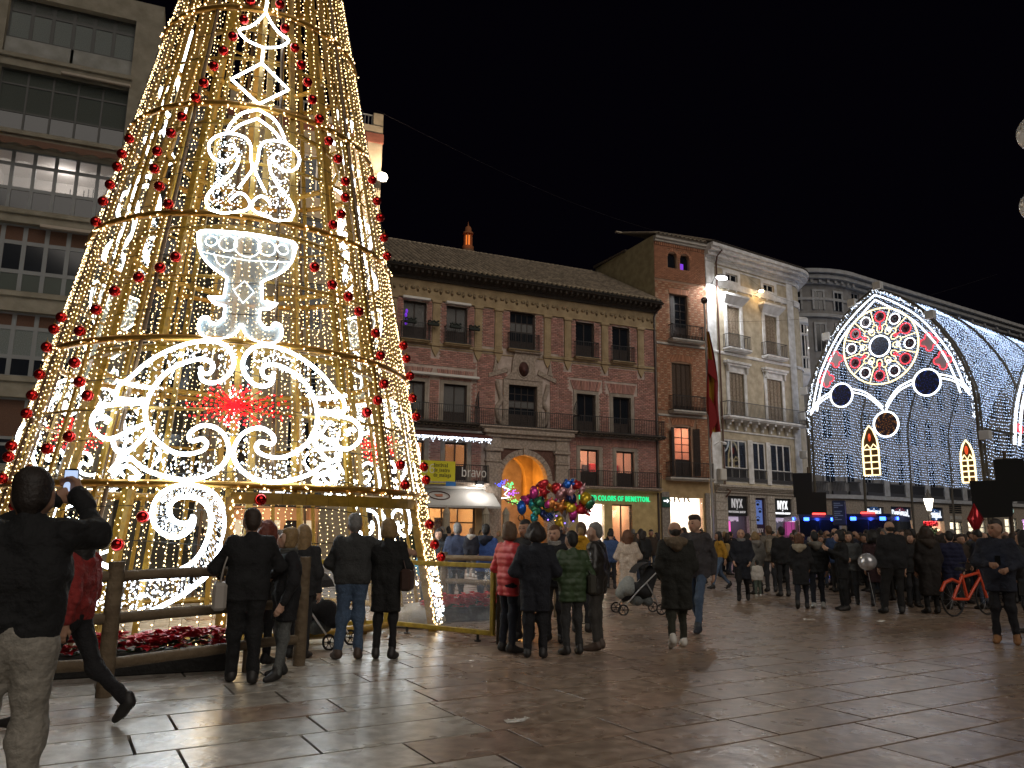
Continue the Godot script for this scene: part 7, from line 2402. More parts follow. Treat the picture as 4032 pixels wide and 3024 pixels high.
# ---------- things on the plaza ----------
func build_ground():
	var g := MB.new()
	g.quad(V(-400, -0.045, 60), V(400, -0.045, 60), V(400, -0.045, -500), V(-400, -0.045, -500))
	var gm := m("joint_dirt", 0.035, 0.03, 0.026, 0.9, "stone")
	tag(part("ground", g, gm, self), "", "", "", "structure")
	var t := Node3D.new()
	t.name = "plaza_pavement"
	t.set_meta("kind", "structure")
	add_child(t, true)
	var a := deg_to_rad(60.0)
	var d := V(sin(a), 0, -cos(a)); var w := V(-cos(a), 0, -sin(a))  # along the courses, and across them
	var mt := []
	for k in 7:
		var x := StandardMaterial3D.new()
		x.resource_name = "travertine_%d" % k
		x.albedo_color = lin([0.48, 0.43, 0.46, 0.39, 0.44, 0.58, 0.64][k], [0.385, 0.335, 0.345, 0.30, 0.335, 0.555, 0.605][k], [0.315, 0.265, 0.27, 0.24, 0.255, 0.50, 0.55][k])  # last two tones are paler, with light from the tree mixed in
		x.albedo_texture = ntex("trav_c", 0.02, 6, Color(0.6, 0.57, 0.54), Color(1, 1, 1))
		x.normal_enabled = true
		x.normal_texture = ntex("trav_n", 0.035, 5, Color.BLACK, Color.WHITE, true, 2.0)
		x.normal_scale = 0.3
		x.roughness = 0.33
		x.roughness_texture = ntex("trav_r", 0.006, 4, Color(0.74, 0.74, 0.74), Color(1.0, 1.0, 1.0))
		x.metallic_specular = 0.6
		x.uv1_triplanar = true
		x.uv1_world_triplanar = true
		x.uv1_scale = V(0.45, 0.45, 0.45)
		x.uv1_offset = V(k * 0.37, 0, k * 0.61)
		mt.append(x)
	var lens := [0.9, 1.15, 1.4, 1.65]
	var ms := []
	for l in lens:
		var b := MB.new()
		b.cbox(-l / 2 + 0.011, -0.04, -0.287, l / 2 - 0.011, 0, 0.287, 0.002)
		ms.append(b.mesh())
	var cells := []
	var bas := Basis(d, Vector3.UP, d.cross(Vector3.UP))
	for r in range(-75, 75):
		var s := -48.0 + rng.randf() * 1.2
		while s < 62.0:
			var k := rng.randi() % 4
			var p: Vector3 = V(0, 0, -12) + d * (s + lens[k] / 2) + w * (r * 0.6)
			s += lens[k]
			if p.z > -1.0 or p.z < -62 or p.x < -0.8 * absf(p.z) - 4 or p.x > 0.85 * absf(p.z) + 4: continue
			var tb := bas * Basis(V(1, 0, 0), rng.randf_range(-.004, .004)) * Basis(V(0, 0, 1), rng.randf_range(-.003, .003))
			var pale := p.x < -0.6 + 0.18 * (p.z + 6.0) and rng.randf() < 0.9  # left slabs paler: tree light on the paving put into slab colour
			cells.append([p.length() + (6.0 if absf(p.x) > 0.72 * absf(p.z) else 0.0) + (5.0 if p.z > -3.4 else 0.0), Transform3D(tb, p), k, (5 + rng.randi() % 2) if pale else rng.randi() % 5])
	cells.sort_custom(func(x, y): return x[0] < y[0])
	var rest := {}
	for i in cells.size():
		var c = cells[i]
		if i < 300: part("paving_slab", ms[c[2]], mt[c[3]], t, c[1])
		else:
			var key = c[2] * 7 + c[3]
			if not rest.has(key): rest[key] = []
			rest[key].append(c[1])
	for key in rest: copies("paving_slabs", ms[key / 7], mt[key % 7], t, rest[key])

func log_rail(b: MB, a: Vector3, c: Vector3, r: float): b.tube(PackedVector3Array([a, a.lerp(c, 0.33) + V(0, rng.randf_range(-.008, .008), 0), a.lerp(c, 0.66) + V(0, rng.randf_range(-.008, .008), 0), c]), r, 10)

func wood_fence(label: String, pts: Array, heights: Array, top: float):
	var t := thing("wooden_fence", label, "fence")
	var wd := m("fence_wood", 0.17, 0.125, 0.075, 0.8, "wood")
	for p in pts:
		var b := MB.new()
		b.cyl(V(p.x, 0, p.z), V(p.x, top, p.z), 0.075, 12)
		part("post", b, wd, t)
	for i in pts.size() - 1:
		for h in heights:
			var b := MB.new()
			var dd: Vector3 = (pts[i + 1] - pts[i]).normalized() * 0.06
			log_rail(b, pts[i] + dd + V(0, h, 0), pts[i + 1] - dd + V(0, h, 0), 0.055)
			part("rail", b, wd, t)

func barrier(label: String, a: Vector3, c: Vector3):
	var t := thing("glass_barrier", label, "barrier", Transform3D(), "yellow framed clear barriers round the tree")
	var d := (c - a).normalized()
	var l := a.distance_to(c)
	t.transform = Transform3D(Basis(d, Vector3.UP, d.cross(Vector3.UP)), a)
	var y := m("barrier_yellow", 0.5, 0.36, 0.04, 0.45, "metal")
	var b := MB.new()
	b.cbox(0, 0.1, -0.03, 0.07, 1.12, 0.03, 0.008); b.cbox(l - 0.07, 0.1, -0.03, l, 1.12, 0.03, 0.008)
	b.cbox(0.07, 1.05, -0.03, l - 0.07, 1.12, 0.03, 0.008); b.cbox(0.07, 0.1, -0.03, l - 0.07, 0.17, 0.03, 0.008)
	part("frame", b, y, t)
	var p := MB.new()
	p.box(0.07, 0.17, -0.004, l - 0.07, 1.05, 0.004)
	part("pane", p, glass("clear_sheet", 0.9, 0.94, 1.0, 0.1, 0.05), t)
	for x in [0.3, l - 0.3]:
		var f := MB.new()
		f.cyl(V(x, 0.02, 0), V(x, 0.1, 0), 0.02, 8); f.cyl(V(x, 0, 0), V(x, 0.02, 0), 0.05, 10)
		part("foot", f, m("black_iron", 0.015, 0.014, 0.014, 0.5), t)

func planter(label: String, at: Vector3, yaw: float, l: float):
	var t := thing("poinsettia_planter", label, "planter", at_yaw(at, yaw))
	var b := MB.new()
	b.cbox(-l / 2, 0, -0.2, l / 2, 0.24, 0.2, 0.015)
	part("trough", b, m("planter_black", 0.01, 0.009, 0.008, 0.7, "stone"), t)
	var red := MB.new(); var grn := MB.new()
	for i in int(l * 60):
		var c := V(rng.randf_range(-l / 2, l / 2), 0.26 + rng.randf() * 0.2, rng.randf_range(-0.18, 0.24))
		for k in 9:
			var a := TAU * k / 9 + rng.randf() * 0.5
			var up := rng.randf_range(-0.1, 0.5)
			var dirv := V(cos(a), up, sin(a)).normalized()
			var sd := dirv.cross(Vector3.UP).normalized()
			var ln := rng.randf_range(0.09, 0.16)
			var base := c if k < 7 else c + V(0, -0.09, 0)
			var mid := base + dirv * ln * 0.5 + V(0, 0.015, 0)
			var tip := base + dirv * ln + V(0, -0.012, 0)
			var o: MB = red if k < 7 else grn
			o.tri(base, mid + sd * ln * 0.34, tip); o.tri(base, tip, mid - sd * ln * 0.34)
	part("red_leaves", red, m("poinsettia_red", 0.55, 0.014, 0.03, 0.5), t)
	part("green_leaves", grn, m("leaf_green", 0.02, 0.05, 0.015, 0.6), t)

func wheel(parent: Node, c: Vector3, r: float, axis: Vector3, rim: Material):
	var b := MB.new()
	var s := axis.cross(Vector3.UP).normalized()
	var p := PackedVector3Array()
	for k in 20: p.append(c + s * cos(TAU * k / 20) * r + V(0, sin(TAU * k / 20) * r, 0))
	b.tube(p, r * 0.16, 8, true)
	var w := part("wheel", b, m("tyre_black", 0.012, 0.012, 0.013, 0.8), parent)
	var h := MB.new()
	for k in 6:
		var a := TAU * k / 6
		h.cyl(c, c + s * cos(a) * r * 0.9 + V(0, sin(a) * r * 0.9, 0), r * 0.06, 5)
	h.cyl(c - axis * 0.025, c + axis * 0.025, r * 0.2, 10)
	part("rim", h, rim, w)

func stroller(label: String, at: Vector3, yaw: float, seat_col: Array, cover: bool):
	var t := thing("stroller", label, "stroller", at_yaw(at, yaw))
	var al := m("aluminium", 0.5, 0.5, 0.52, 0.3, "", 0.9)
	var blk := m("black_plastic", 0.015, 0.015, 0.016, 0.6)
	var f := MB.new()
	for s in [-0.25, 0.25]:
		f.tube(PackedVector3Array([V(s, 0.16, 0.42), V(s, 0.45, 0.15), V(s, 0.85, -0.28), V(s, 1.03, -0.46)]), 0.014, 8)
		f.tube(PackedVector3Array([V(s, 0.62, -0.03), V(s, 0.3, -0.22), V(s, 0.14, -0.3)]), 0.014, 8)
	f.cyl(V(-0.25, 0.3, -0.22), V(0.25, 0.3, -0.22), 0.01, 6)
	part("frame", f, al, t)
	var hb := MB.new()
	hb.tube(PackedVector3Array([V(-0.25, 1.03, -0.46), V(-0.2, 1.06, -0.5), V(0.2, 1.06, -0.5), V(0.25, 1.03, -0.46)]), 0.02, 8)
	part("handle", hb, blk, t)
	var st := Field.new()
	st.bone(V(0, 0.48, 0.22), V(0, 0.42, -0.05), 0.14, 0.17); st.bone(V(0, 0.45, -0.05), V(0, 0.8, -0.22), 0.17, 0.14); st.bone(V(0, 0.34, 0.33), V(0, 0.48, 0.2), 0.1, 0.13)
	st.bone(V(-0.12, 0.5, 0.15), V(-0.12, 0.44, -0.05), 0.1, 0.13); st.bone(V(0.12, 0.5, 0.15), V(0.12, 0.44, -0.05), 0.1, 0.13)
	var sb := MB.new()
	st.build(sb, 0.025, 50.0)
	part("seat", sb, cloth(seat_col), t)
	var hd := MB.new()
	for k in 7:
		var a0 := deg_to_rad(20 + k * 20); var a1 := deg_to_rad(40 + k * 20)
		hd.quad(V(-0.23, 0.68 + sin(a0) * 0.32, -0.12 + cos(a0) * 0.32), V(0.23, 0.68 + sin(a0) * 0.32, -0.12 + cos(a0) * 0.32), V(0.23, 0.68 + sin(a1) * 0.32, -0.12 + cos(a1) * 0.32), V(-0.23, 0.68 + sin(a1) * 0.32, -0.12 + cos(a1) * 0.32))
	part("canopy", hd, cloth(seat_col), t)
	var bk := Field.new()
	bk.bone(V(-0.12, 0.26, 0.12), V(0.12, 0.26, 0.12), 0.1, 0.1); bk.bone(V(-0.12, 0.25, -0.1), V(0.12, 0.25, -0.1), 0.1, 0.1)
	var bb := MB.new()
	bk.build(bb, 0.03, 50.0)
	part("basket", bb, cloth([0.12, 0.13, 0.13]), t)
	if cover:
		var cv := Field.new()
		cv.noise = fold; cv.amp = 0.02
		cv.bone(V(-0.1, 0.5, 0.3), V(0.1, 0.5, 0.3), 0.15, 0.15); cv.bone(V(0, 0.4, 0.42), V(0, 0.62, 0.26), 0.12, 0.12)
		var cb := MB.new()
		cv.build(cb, 0.025, 50.0)
		part("blanket", cb, cloth([0.3, 0.32, 0.31]), t)
	for p in [V(-0.27, 0.1, 0.45), V(0.27, 0.1, 0.45), V(-0.27, 0.11, -0.32), V(0.27, 0.11, -0.32)]: wheel(t, p, 0.095, V(1, 0, 0), blk)

func van(label: String, x: float, z: float, yaw: float):
	var t := thing("police_van", label, "van", at_yaw(V(x, 0, z), yaw, 1.1), "police vans behind the crowd")
	var navy := m("van_navy", 0.012, 0.018, 0.05, 0.25)
	var gl := m("van_glass", 0.01, 0.012, 0.016, 0.05)
	var prof := PackedVector2Array([Vector2(-2.7, 0.35), Vector2(2.5, 0.35), Vector2(2.62, 0.8), Vector2(2.55, 1.15), Vector2(1.75, 1.35), Vector2(1.1, 2.15), Vector2(0.85, 2.3), Vector2(-2.6, 2.36), Vector2(-2.72, 2.2)])
	var b := MB.new()
	b.prism(prof, -0.95, 0.95, Transform3D(Basis(V(0, 0, 1), V(0, 1, 0), V(-1, 0, 0)), Vector3.ZERO))
	part("body", b, navy, t)
	for s in [-1.0, 1.0]:
		var w := MB.new()
		for q in [[-2.4, -1.0], [-0.9, 0.3], [0.4, 1.05]]: w.box(minf(s * 0.952, s * 0.965), 1.35, q[0], maxf(s * 0.952, s * 0.965), 2.05, q[1])
		part("side_window", w, gl, t)
		var dr := MB.new()
		dr.box(s * 0.02 if s > 0 else -0.9, 1.35, -2.745, 0.9 if s > 0 else -0.02, 2.1, -2.725)
		part("rear_window", dr, gl, t)
		var tl := MB.new()
		tl.cbox(s * 0.78 if s > 0 else -0.93, 0.8, -2.75, 0.93 if s > 0 else -0.78, 1.2, -2.7, 0.01)
		part("tail_light", tl, m("tail_red", 0.2, 0.01, 0.01, 0.2), t)
		var bl := MB.new()
		bl.cbox(s * 0.5 if s > 0 else -0.75, 2.06, -2.8, 0.75 if s > 0 else -0.5, 2.22, -2.74, 0.02)
		part("blue_light", bl, glow("police_blue", 0.03, 0.10, 1.0, 9.0), t)
		var b2 := MB.new()
		b2.cbox(minf(s * 0.95, s * 1.0), 2.1, -1.6, maxf(s * 0.95, s * 1.0), 2.24, -1.4, 0.01)
		part("blue_light", b2, glow("police_blue", 0.03, 0.10, 1.0, 9.0), t)
		for zz in [-1.7, 1.7]: wheel(t, V(s * 0.88, 0.36, zz), 0.33, V(1, 0, 0), m("aluminium", 0.5, 0.5, 0.52, 0.3, "", 0.9))
	var rb := MB.new()
	rb.cbox(-0.3, 2.36, -2.72, 0.3, 2.44, -2.6, 0.01)
	part("brake_light", rb, glow("brake_red", 1.0, 0.05, 0.03, 4.0), t)
	var ws := MB.new()
	ws.hexa([V(-0.85, 1.38, 1.78), V(0.85, 1.38, 1.78), V(0.85, 1.36, 1.74), V(-0.85, 1.36, 1.74), V(-0.85, 2.1, 1.2), V(0.85, 2.1, 1.2), V(0.85, 2.1, 1.14), V(-0.85, 2.1, 1.14)])
	part("windscreen", ws, gl, t)
	var cr := MB.new()
	cr.ball(V(0, 1.15, -2.73), V(0.22, 0.28, 0.02), 14, 6)
	part("door_emblem", cr, m("emblem_tan", 0.25, 0.17, 0.06, 0.5), t)
	lamp("blue_flash", t.transform * V(0, 2.15, -3.2), lin(0.05, 0.12, 1.0), 0.5, 0.1)

func speaker_stack(label: String, x: float, z: float, yaw: float, boxes: Array, polex: float):
	var t := thing("speaker_stack", label, "loudspeakers", at_yaw(V(x, 0, z), yaw))
	var blk := m("speaker_cloth", 0.008, 0.008, 0.008, 0.9, "cloth")
	for q in boxes:
		var b := MB.new()
		b.cbox(q[0], q[1], -0.45, q[2], q[3], 0.45, 0.04)
		b.hexa([V(q[0] + 0.02, q[1] - 0.12, 0.46), V(q[2] - 0.05, q[1] - 0.05, 0.46), V(q[2] - 0.05, q[1] - 0.05, -0.4), V(q[0] + 0.02, q[1] - 0.1, -0.4), V(q[0] - 0.02, q[3], 0.47), V(q[2] + 0.02, q[3], 0.47), V(q[2] + 0.02, q[3], -0.47), V(q[0] - 0.02, q[3], -0.47)])
		part("draped_speaker", b, blk, t)
	var p := MB.new()
	p.cyl(V(polex, 0, -0.55), V(polex, boxes[0][3] + 0.4, -0.55), 0.07, 10)
	p.cbox(polex - 0.4, 0, -0.95, polex + 0.4, 0.12, -0.15, 0.02)
	for q in boxes: p.bar(V(polex, q[1] + 0.2, -0.55), V((q[0] + q[2]) / 2, q[1] + 0.2, -0.3), 0.06, 0.06)
	part("pole", p, m("pole_brown", 0.12, 0.08, 0.05, 0.6, "metal"), t)

func build_street():
	# wooden fences and clear barriers round the tree
	wood_fence("round wooden rail fence in front of the tree and poinsettias", [V(-7.2, 0, -6.6), V(-5.5, 0, -6.9), V(-3.87, 0, -7.85), V(-2.95, 0, -9.25), V(-2.5, 0, -9.7)], [0.3, 0.72, 1.12], 1.26)
	wood_fence("wooden rail fence on the far side of the tree by the family", [V(-1.33, 0, -16.0), V(-0.25, 0, -15.6), V(0.9, 0, -15.2)], [0.6, 1.05], 1.16)
	barrier("yellow framed clear barrier standing alone at the right foot of the tree", V(-1.85, 0, -12.85), V(-0.22, 0, -11.7))
	barrier("yellow framed clear barrier behind the stroller and the couple", V(-3.5, 0, -12.5), V(-1.95, 0, -12.95))
	var ic := thing("infrared_post", "dark wooden post at the right end of the clear barrier", "post", Transform3D(Basis(), V(-0.14, 0, -11.62)))
	var ib := MB.new()
	ib.cbox(-0.05, 0, -0.05, 0.05, 1.15, 0.05, 0.01)
	part("shaft", ib, m("post_dark", 0.05, 0.035, 0.02, 0.8, "wood"), ic)
	var cap := MB.new()
	cap.cbox(-0.06, 1.15, -0.06, 0.06, 1.19, 0.06, 0.01)
	part("cap", cap, m("post_dark", 0.05, 0.035, 0.02, 0.8, "wood"), ic)
	ic.name = "fence_post"
	planter("black trough of red poinsettias behind the front rail fence", V(-4.45, 0, -9.0), 22, 2.6)
	planter("long trough of red poinsettias beyond the clear barrier", V(-0.75, 0, -14.6), 35, 2.0)
	planter("trough of red poinsettias behind the man with the phone", V(-6.9, 0, -8.6), 4, 2.2)
	# strollers
	stroller("grey stroller parked behind the couple and the fence", V(-2.75, 0, -11.3), 70, [0.02, 0.02, 0.024], false)
	stroller("black stroller with pale blanket beside the woman in the cream coat", V(2.62, 0, -16.0), -82, [0.012, 0.012, 0.014], true)
	# balloons
	var cols := [[0.5, 0.03, 0.04], [0.02, 0.12, 0.5], [0.55, 0.3, 0.32], [0.6, 0.42, 0.03], [0.03, 0.3, 0.35], [0.5, 0.5, 0.52], [0.55, 0.05, 0.25], [0.04, 0.2, 0.1], [0.02, 0.03, 0.1], [0.55, 0.2, 0.05]]
	var cn := ["red", "blue", "pale pink", "yellow", "teal", "silver", "magenta", "dark green", "navy", "orange"]
	var bm := []
	for k in 4:
		var b := MB.new()
		if k == 0: b.ball(Vector3.ZERO, V(0.2, 0.24, 0.14), 16, 10)
		elif k == 1:
			b.ball(V(-0.07, 0.05, 0), V(0.13, 0.15, 0.1), 14, 8); b.ball(V(0.07, 0.05, 0), V(0.13, 0.15, 0.1), 14, 8); b.lathe([Vector2(0.005, -0.24), Vector2(0.1, -0.1), Vector2(0.17, 0.03)], 14, Transform3D(Basis.from_scale(V(1, 1, 0.6)), Vector3.ZERO))
		elif k == 2:  # fish
			b.ball(Vector3.ZERO, V(0.26, 0.15, 0.12), 16, 10); b.ball(V(-0.3, 0.06, 0), V(0.11, 0.06, 0.03), 8, 6); b.ball(V(-0.3, -0.06, 0), V(0.11, 0.06, 0.03), 8, 6); b.ball(V(0, 0.16, 0), V(0.1, 0.05, 0.02), 8, 6)
		else:  # star
			for j in 5:
				var a := TAU * j / 5 + PI / 2
				b.lathe([Vector2(0.12, 0.0), Vector2(0.07, 0.14), Vector2(0.004, 0.27)], 10, Transform3D(Basis(V(0, 0, 1), a - PI / 2) * Basis.from_scale(V(1, 1, 0.6)), Vector3.ZERO))
			b.ball(Vector3.ZERO, V(0.15, 0.15, 0.1), 12, 8)
		bm.append(b.mesh())
	var tail := MB.new()
	tail.cyl(V(0, -0.24, 0), V(0, -0.3, 0), 0.02, 6, 0.03)
	var tm := tail.mesh()
	var hand := V(1.75, 1.55, -26.0)
	var used := {}
	var bs := 0
	while bs < 46:
		var p := V(rng.randf_range(-1, 1), rng.randf_range(-1, 1), rng.randf_range(-1, 1))
		if p.length() > 1: continue
		var q := V(1.5 + p.x * 1.2, 2.55 + p.y * 0.72 + p.x * 0.14, -26.0 + p.z * 0.55)
		var ci := rng.randi() % 10 if p.y < 0.3 else [0, 2, 0, 6, 5, 3, 0, 2, 9, 1][rng.randi() % 10] as int
		var sh := rng.randi() % 4
		var side := "left" if p.x < -0.35 else ("right" if p.x > 0.35 else "middle")
		var lv := "top" if p.y > 0.35 else ("bottom" if p.y < -0.35 else "centre")
		var kk := "%d%d%s%s" % [ci, sh, side, lv]
		if used.has(kk): continue
		used[kk] = true
		var o := thing("foil_balloon", "%s %s foil balloon at the %s %s of the balloon bunch" % [cn[ci], ["oval", "heart", "fish", "star"][sh], lv, side], "balloon", Transform3D(Basis.from_euler(V(rng.randfn(0, .3), rng.randf() * 6, rng.randfn(0, 0.5))), q), "foil balloons in the seller's bunch")
		part("foil", bm[sh], m("foil_%d" % ci, cols[ci][0], cols[ci][1], cols[ci][2], 0.2, "", 0.55), o)
		var sb := MB.new()
		sb.cyl(o.transform.affine_inverse() * (q + V(0, -0.22, 0)), o.transform.affine_inverse() * hand, 0.004, 3)
		part("string", sb, m("string_white", 0.5, 0.5, 0.5, 0.7), o)
		bs += 1
	for k in 4:
		var l := MB.new()
		l.ball(V(1.2 + k * 0.27, 1.95 + 0.14 * sin(k * 2.0), -25.3), Vector3.ONE * 0.022, 8, 6)
		tag(part("blinking_light", l, glow("led_blue_violet", 0.25, 0.15, 1.0, 4.0), self), "tiny blue violet light hanging under the balloon bunch", "light", "blinking lights under the balloons")
	for q in [["red_balloon", "single red diamond foil balloon beside the man in the navy jacket", V(11.8, 2.0, -20), 0, V(0.16, 0.3, 0.08), "string balloon"], ["silver_balloon", "round silver foil balloon low in the crowd at the right", V(7.18, 1.05, -16.0), 5, V(0.19, 0.17, 0.14), ""]]:
		var o := thing(q[0], q[1], "balloon", Transform3D(Basis(), q[2]))
		var b := MB.new()
		if q[3] == 0: b.lathe([Vector2(0.005, -0.42), Vector2(0.22, 0.0), Vector2(0.005, 0.4)], 6, Transform3D(Basis.from_scale(V(1, 1, 0.5)), Vector3.ZERO))
		else: b.ball(Vector3.ZERO, q[4], 18, 12)
		part("foil", b, m("foil_%d" % q[3], cols[q[3]][0], cols[q[3]][1], cols[q[3]][2], 0.2, "", 0.55), o)
		var s := MB.new()
		s.cyl(V(0, -0.2, 0), V(0.1, -1.0, 0.05), 0.004, 3)
		part("string", s, m("string_white", 0.5, 0.5, 0.5, 0.7), o)
	# coloured ornament on a wrought iron bracket before the passage
	var orn := thing("lit_ornament", "coloured light ornament on a curled iron bracket before the arched passage", "light ornament", Transform3D(Basis(), V(-0.3, 0, -41)))
	var oi := MB.new()
	oi.tube(spline([V(1.05, 0, 0), V(1.05, 1.6, 0), V(0.95, 2.4, 0), V(0.6, 2.95, 0), V(0.1, 3.1, 0), V(-0.1, 3.3, 0)], 5), 0.035, 6)
	oi.tube(PackedVector3Array(arc_pts(0.85, 2.25, 0.16, 0, 300, 12)), 0.025, 5)
	part("bracket", oi, m("black_iron", 0.015, 0.014, 0.014, 0.5), orn)
	for q in [["blue", -0.15, 4.0, 0.05, 0.1, 1.0], ["green", 0.3, 3.95, 0.02, 0.8, 0.25], ["violet", 0.35, 3.5, 0.4, 0.1, 0.9], ["lime", 0.45, 3.15, 0.15, 0.8, 0.2]]:
		var lb2 := MB.new()
		for k in 26: lb2.add(bulb_mb(0.022), Transform3D(Basis(), V(q[1] + rng.randfn(0, 0.13), q[2] + rng.randfn(0, 0.12), rng.randfn(0, .03))))
		part("light_bulbs", lb2, glow("led_" + q[0], q[3], q[4], q[5], 3.0), orn)
	var oz := MB.new()
	oz.tube(PackedVector3Array([V(-0.15, 3.85, 0.05), V(0.2, 3.7, 0.05), V(-0.05, 3.45, 0.05), V(0.25, 3.3, 0.05), V(-0.2, 3.25, 0.05)]), 0.03, 5)
	part("neon_tube", oz, glow("neon_orn", 0.9, 0.96, 1.0, 3.0), orn)
	# vans, speakers, flag
	van("dark police van with blue lights in front of the black shopfront, left of the two", 16.9, -45, 172)
	van("dark police van with blue lights in front of the lettered shops, right of the two", 19.6, -41.5, 142)
	speaker_stack("black draped loudspeakers on a pole at the left foot of the light arch", 17.0, -45, -20, [[-0.72, 3.75, 0.3, 5.0], [-0.6, 2.6, 1.0, 3.9]], 0.15)
	speaker_stack("black draped loudspeakers on a pole at the right foot of the light arch", 18.62, -30, -30, [[0.0, 2.95, 0.95, 4.45], [-0.85, 2.35, 0.45, 3.65]], 0.4)
	var fp := thing("flagpole", "tall slender metal flagpole with dark ball finial", "flagpole", Transform3D(Basis(), V(10.75, 0, -42)))
	var pb := MB.new()
	pb.cyl(V(0, 0, 0), V(0, 14.3, 0), 0.09, 12, 0.05)
	pb.cbox(-0.3, 0, -0.3, 0.3, 0.3, 0.3, 0.03)
	part("pole", pb, m("aluminium_dull", 0.35, 0.34, 0.33, 0.35, "", 0.7), fp)
	var fb := MB.new()
	fb.ball(V(0, 14.4, 0), Vector3.ONE * 0.2, 16, 10)
	part("finial", fb, m("dark_chrome", 0.1, 0.07, 0.06, 0.15, "", 0.8), fp)
	var fl := thing("flag", "red and yellow striped flag hanging limp on the flagpole", "flag", Transform3D(Basis(), V(10.85, 0, -41.95)))
	var strips := [[0.0, 1.0, 0], [1.0, 2.0, 1], [2.0, 3.0, 0]]
	for s in 5:  # folds of the drooping cloth
		var b := MB.new()
		for i in 24:
			var y0 := 12.6 - i * 0.235; var y1 := y0 - 0.235
			var w0 := 0.06 + minf(i * 0.018, 0.22); var w1 := 0.06 + minf((i + 1) * 0.018, 0.22)
			for k in 2:
				var u0: float = (s + k * 0.5) / 5.0; var u1: float = (s + k * 0.5 + 0.5) / 5.0
				var f := func(u: float, w: float, y: float) -> Vector3: return V((u * 1.5 - 0.35) * w * 1.6 + 0.04 * sin(y * 1.3), y, 0.12 * sin(u * 11.0 + y * 0.7) * (0.4 + w * 2.5))
				b.quad(f.call(u0, w1, y1), f.call(u1, w1, y1), f.call(u1, w0, y0), f.call(u0, w0, y0))
				if i == 23: pass
		# stripe colour by where on the cloth the fold lies
		part("stripe", b, m("flag_yellow", 0.42, 0.22, 0.012, 0.9, "cloth") if s in [1, 2] else m("flag_red", 0.28, 0.012, 0.012, 0.9, "cloth"), fl)
	var fe := MB.new()
	fe.hexa([V(-0.1, 6.6, 0.1), V(0.34, 7.6, 0.1), V(0.34, 7.6, 0.0), V(-0.1, 6.6, 0.0), V(-0.12, 9.0, 0.16), V(0.2, 8.4, 0.16), V(0.2, 8.4, 0.02), V(-0.12, 9.0, 0.02)])
	fe.hexa([V(-0.1, 10.2, 0.22), V(0.4, 9.7, 0.22), V(0.4, 9.7, 0.14), V(-0.1, 10.2, 0.14), V(-0.08, 11.0, 0.2), V(0.24, 10.9, 0.2), V(0.24, 10.9, 0.12), V(-0.08, 11.0, 0.12)])
	part("stripe", fe, m("flag_red", 0.28, 0.012, 0.012, 0.9, "cloth"), fl)
	# street lantern with flower basket
	var ln := thing("street_lantern", "ornate iron street lantern with lit glass in front of the shops", "street lamp", Transform3D(Basis(), V(21.3, 0, -40)))
	var lp := MB.new()
	lp.lathe([Vector2(0.2, 0), Vector2(0.2, 0.25), Vector2(0.1, 0.5), Vector2(0.07, 1.0), Vector2(0.06, 2.4), Vector2(0.1, 2.55), Vector2(0.04, 2.65), Vector2(0.12, 2.78)], 14)
	part("post", lp, m("black_iron", 0.015, 0.014, 0.014, 0.5), ln)
	var lgs := MB.new()
	lgs.lathe([Vector2(0.12, 2.8), Vector2(0.27, 3.4)], 6)
	part("lit_lamp_glass", lgs, glow("lantern_glass", 1.0, 0.93, 0.8, 5.0), ln)
	var lt := MB.new()
	lt.lathe([Vector2(0.3, 3.4), Vector2(0.2, 3.55), Vector2(0.07, 3.7), Vector2(0.06, 3.8), Vector2(0.01, 3.9)], 6)
	for k in 6: lt.bar(V(cos(TAU * k / 6) * 0.125, 2.8, sin(TAU * k / 6) * 0.125), V(cos(TAU * k / 6) * 0.28, 3.4, sin(TAU * k / 6) * 0.28), 0.02, 0.02)
	part("lantern_frame", lt, m("black_iron", 0.015, 0.014, 0.014, 0.5), ln)
	lamp("lantern_glow", V(21.0, 3.1, -39.3), lin(1.0, 0.85, 0.65), 5.0, 0.2)
	var fbk := thing("flower_basket", "basket of red flowers and small lights hung on the street lantern", "flower basket", Transform3D(Basis(), V(21.3, 0, -40)))
	var rb := MB.new(); var gb := MB.new(); var lb := MB.new()
	for k in 160:
		var a := rng.randf() * TAU; var r := 0.32 * sqrt(rng.randf())
		rb.ball(V(cos(a) * r, 2.05 + rng.randf() * 0.2, sin(a) * r), V(0.06, 0.04, 0.06), 6, 4)
		gb.ball(V(cos(a) * r * 0.9, 1.9 - rng.randf() * 0.6 * (1.0 - r), sin(a) * r * 0.9), V(0.06, 0.07, 0.05), 6, 4)
		if k < 30: lb.ball(V(cos(a) * 0.45, 1.95 - rng.randf() * 0.9, sin(a) * 0.45), Vector3.ONE * 0.03, 6, 4)
	part("flowers", rb, m("poinsettia_red", 0.55, 0.014, 0.03, 0.5), fbk); part("foliage", gb, m("leaf_green", 0.02, 0.05, 0.015, 0.6), fbk); part("light_bulbs", lb, glow("led_warm_small", 1.0, 0.75, 0.4, 3.0), fbk)
	# information board, globe lamps, bicycle
	var ib2 := thing("information_board", "dark blue information board on a post between the police vans", "sign", at_yaw(V(16.5, 0, -39.5), -22))
	var bb := MB.new()
	bb.cbox(-0.33, 2.0, -0.05, 0.33, 3.25, 0.05, 0.06)
	part("panel", bb, m("sign_navy", 0.02, 0.03, 0.07, 0.4), ib2)
	var bp := MB.new()
	bp.cyl(V(0, 0, -0.03), V(0, 2.0, -0.03), 0.05, 8)
	part("post", bp, m("lamp_grey", 0.3, 0.3, 0.3, 0.4), ib2)
	var prn := MB.new()
	for k in 9:
		if k == 3: continue
		prn.box(-0.24, 3.08 - k * 0.1, 0.051, -0.24 + [0.3, 0.42, 0.2, 0, 0.36, 0.28, 0.4, 0.15, 0.33][k], 3.13 - k * 0.1, 0.056)
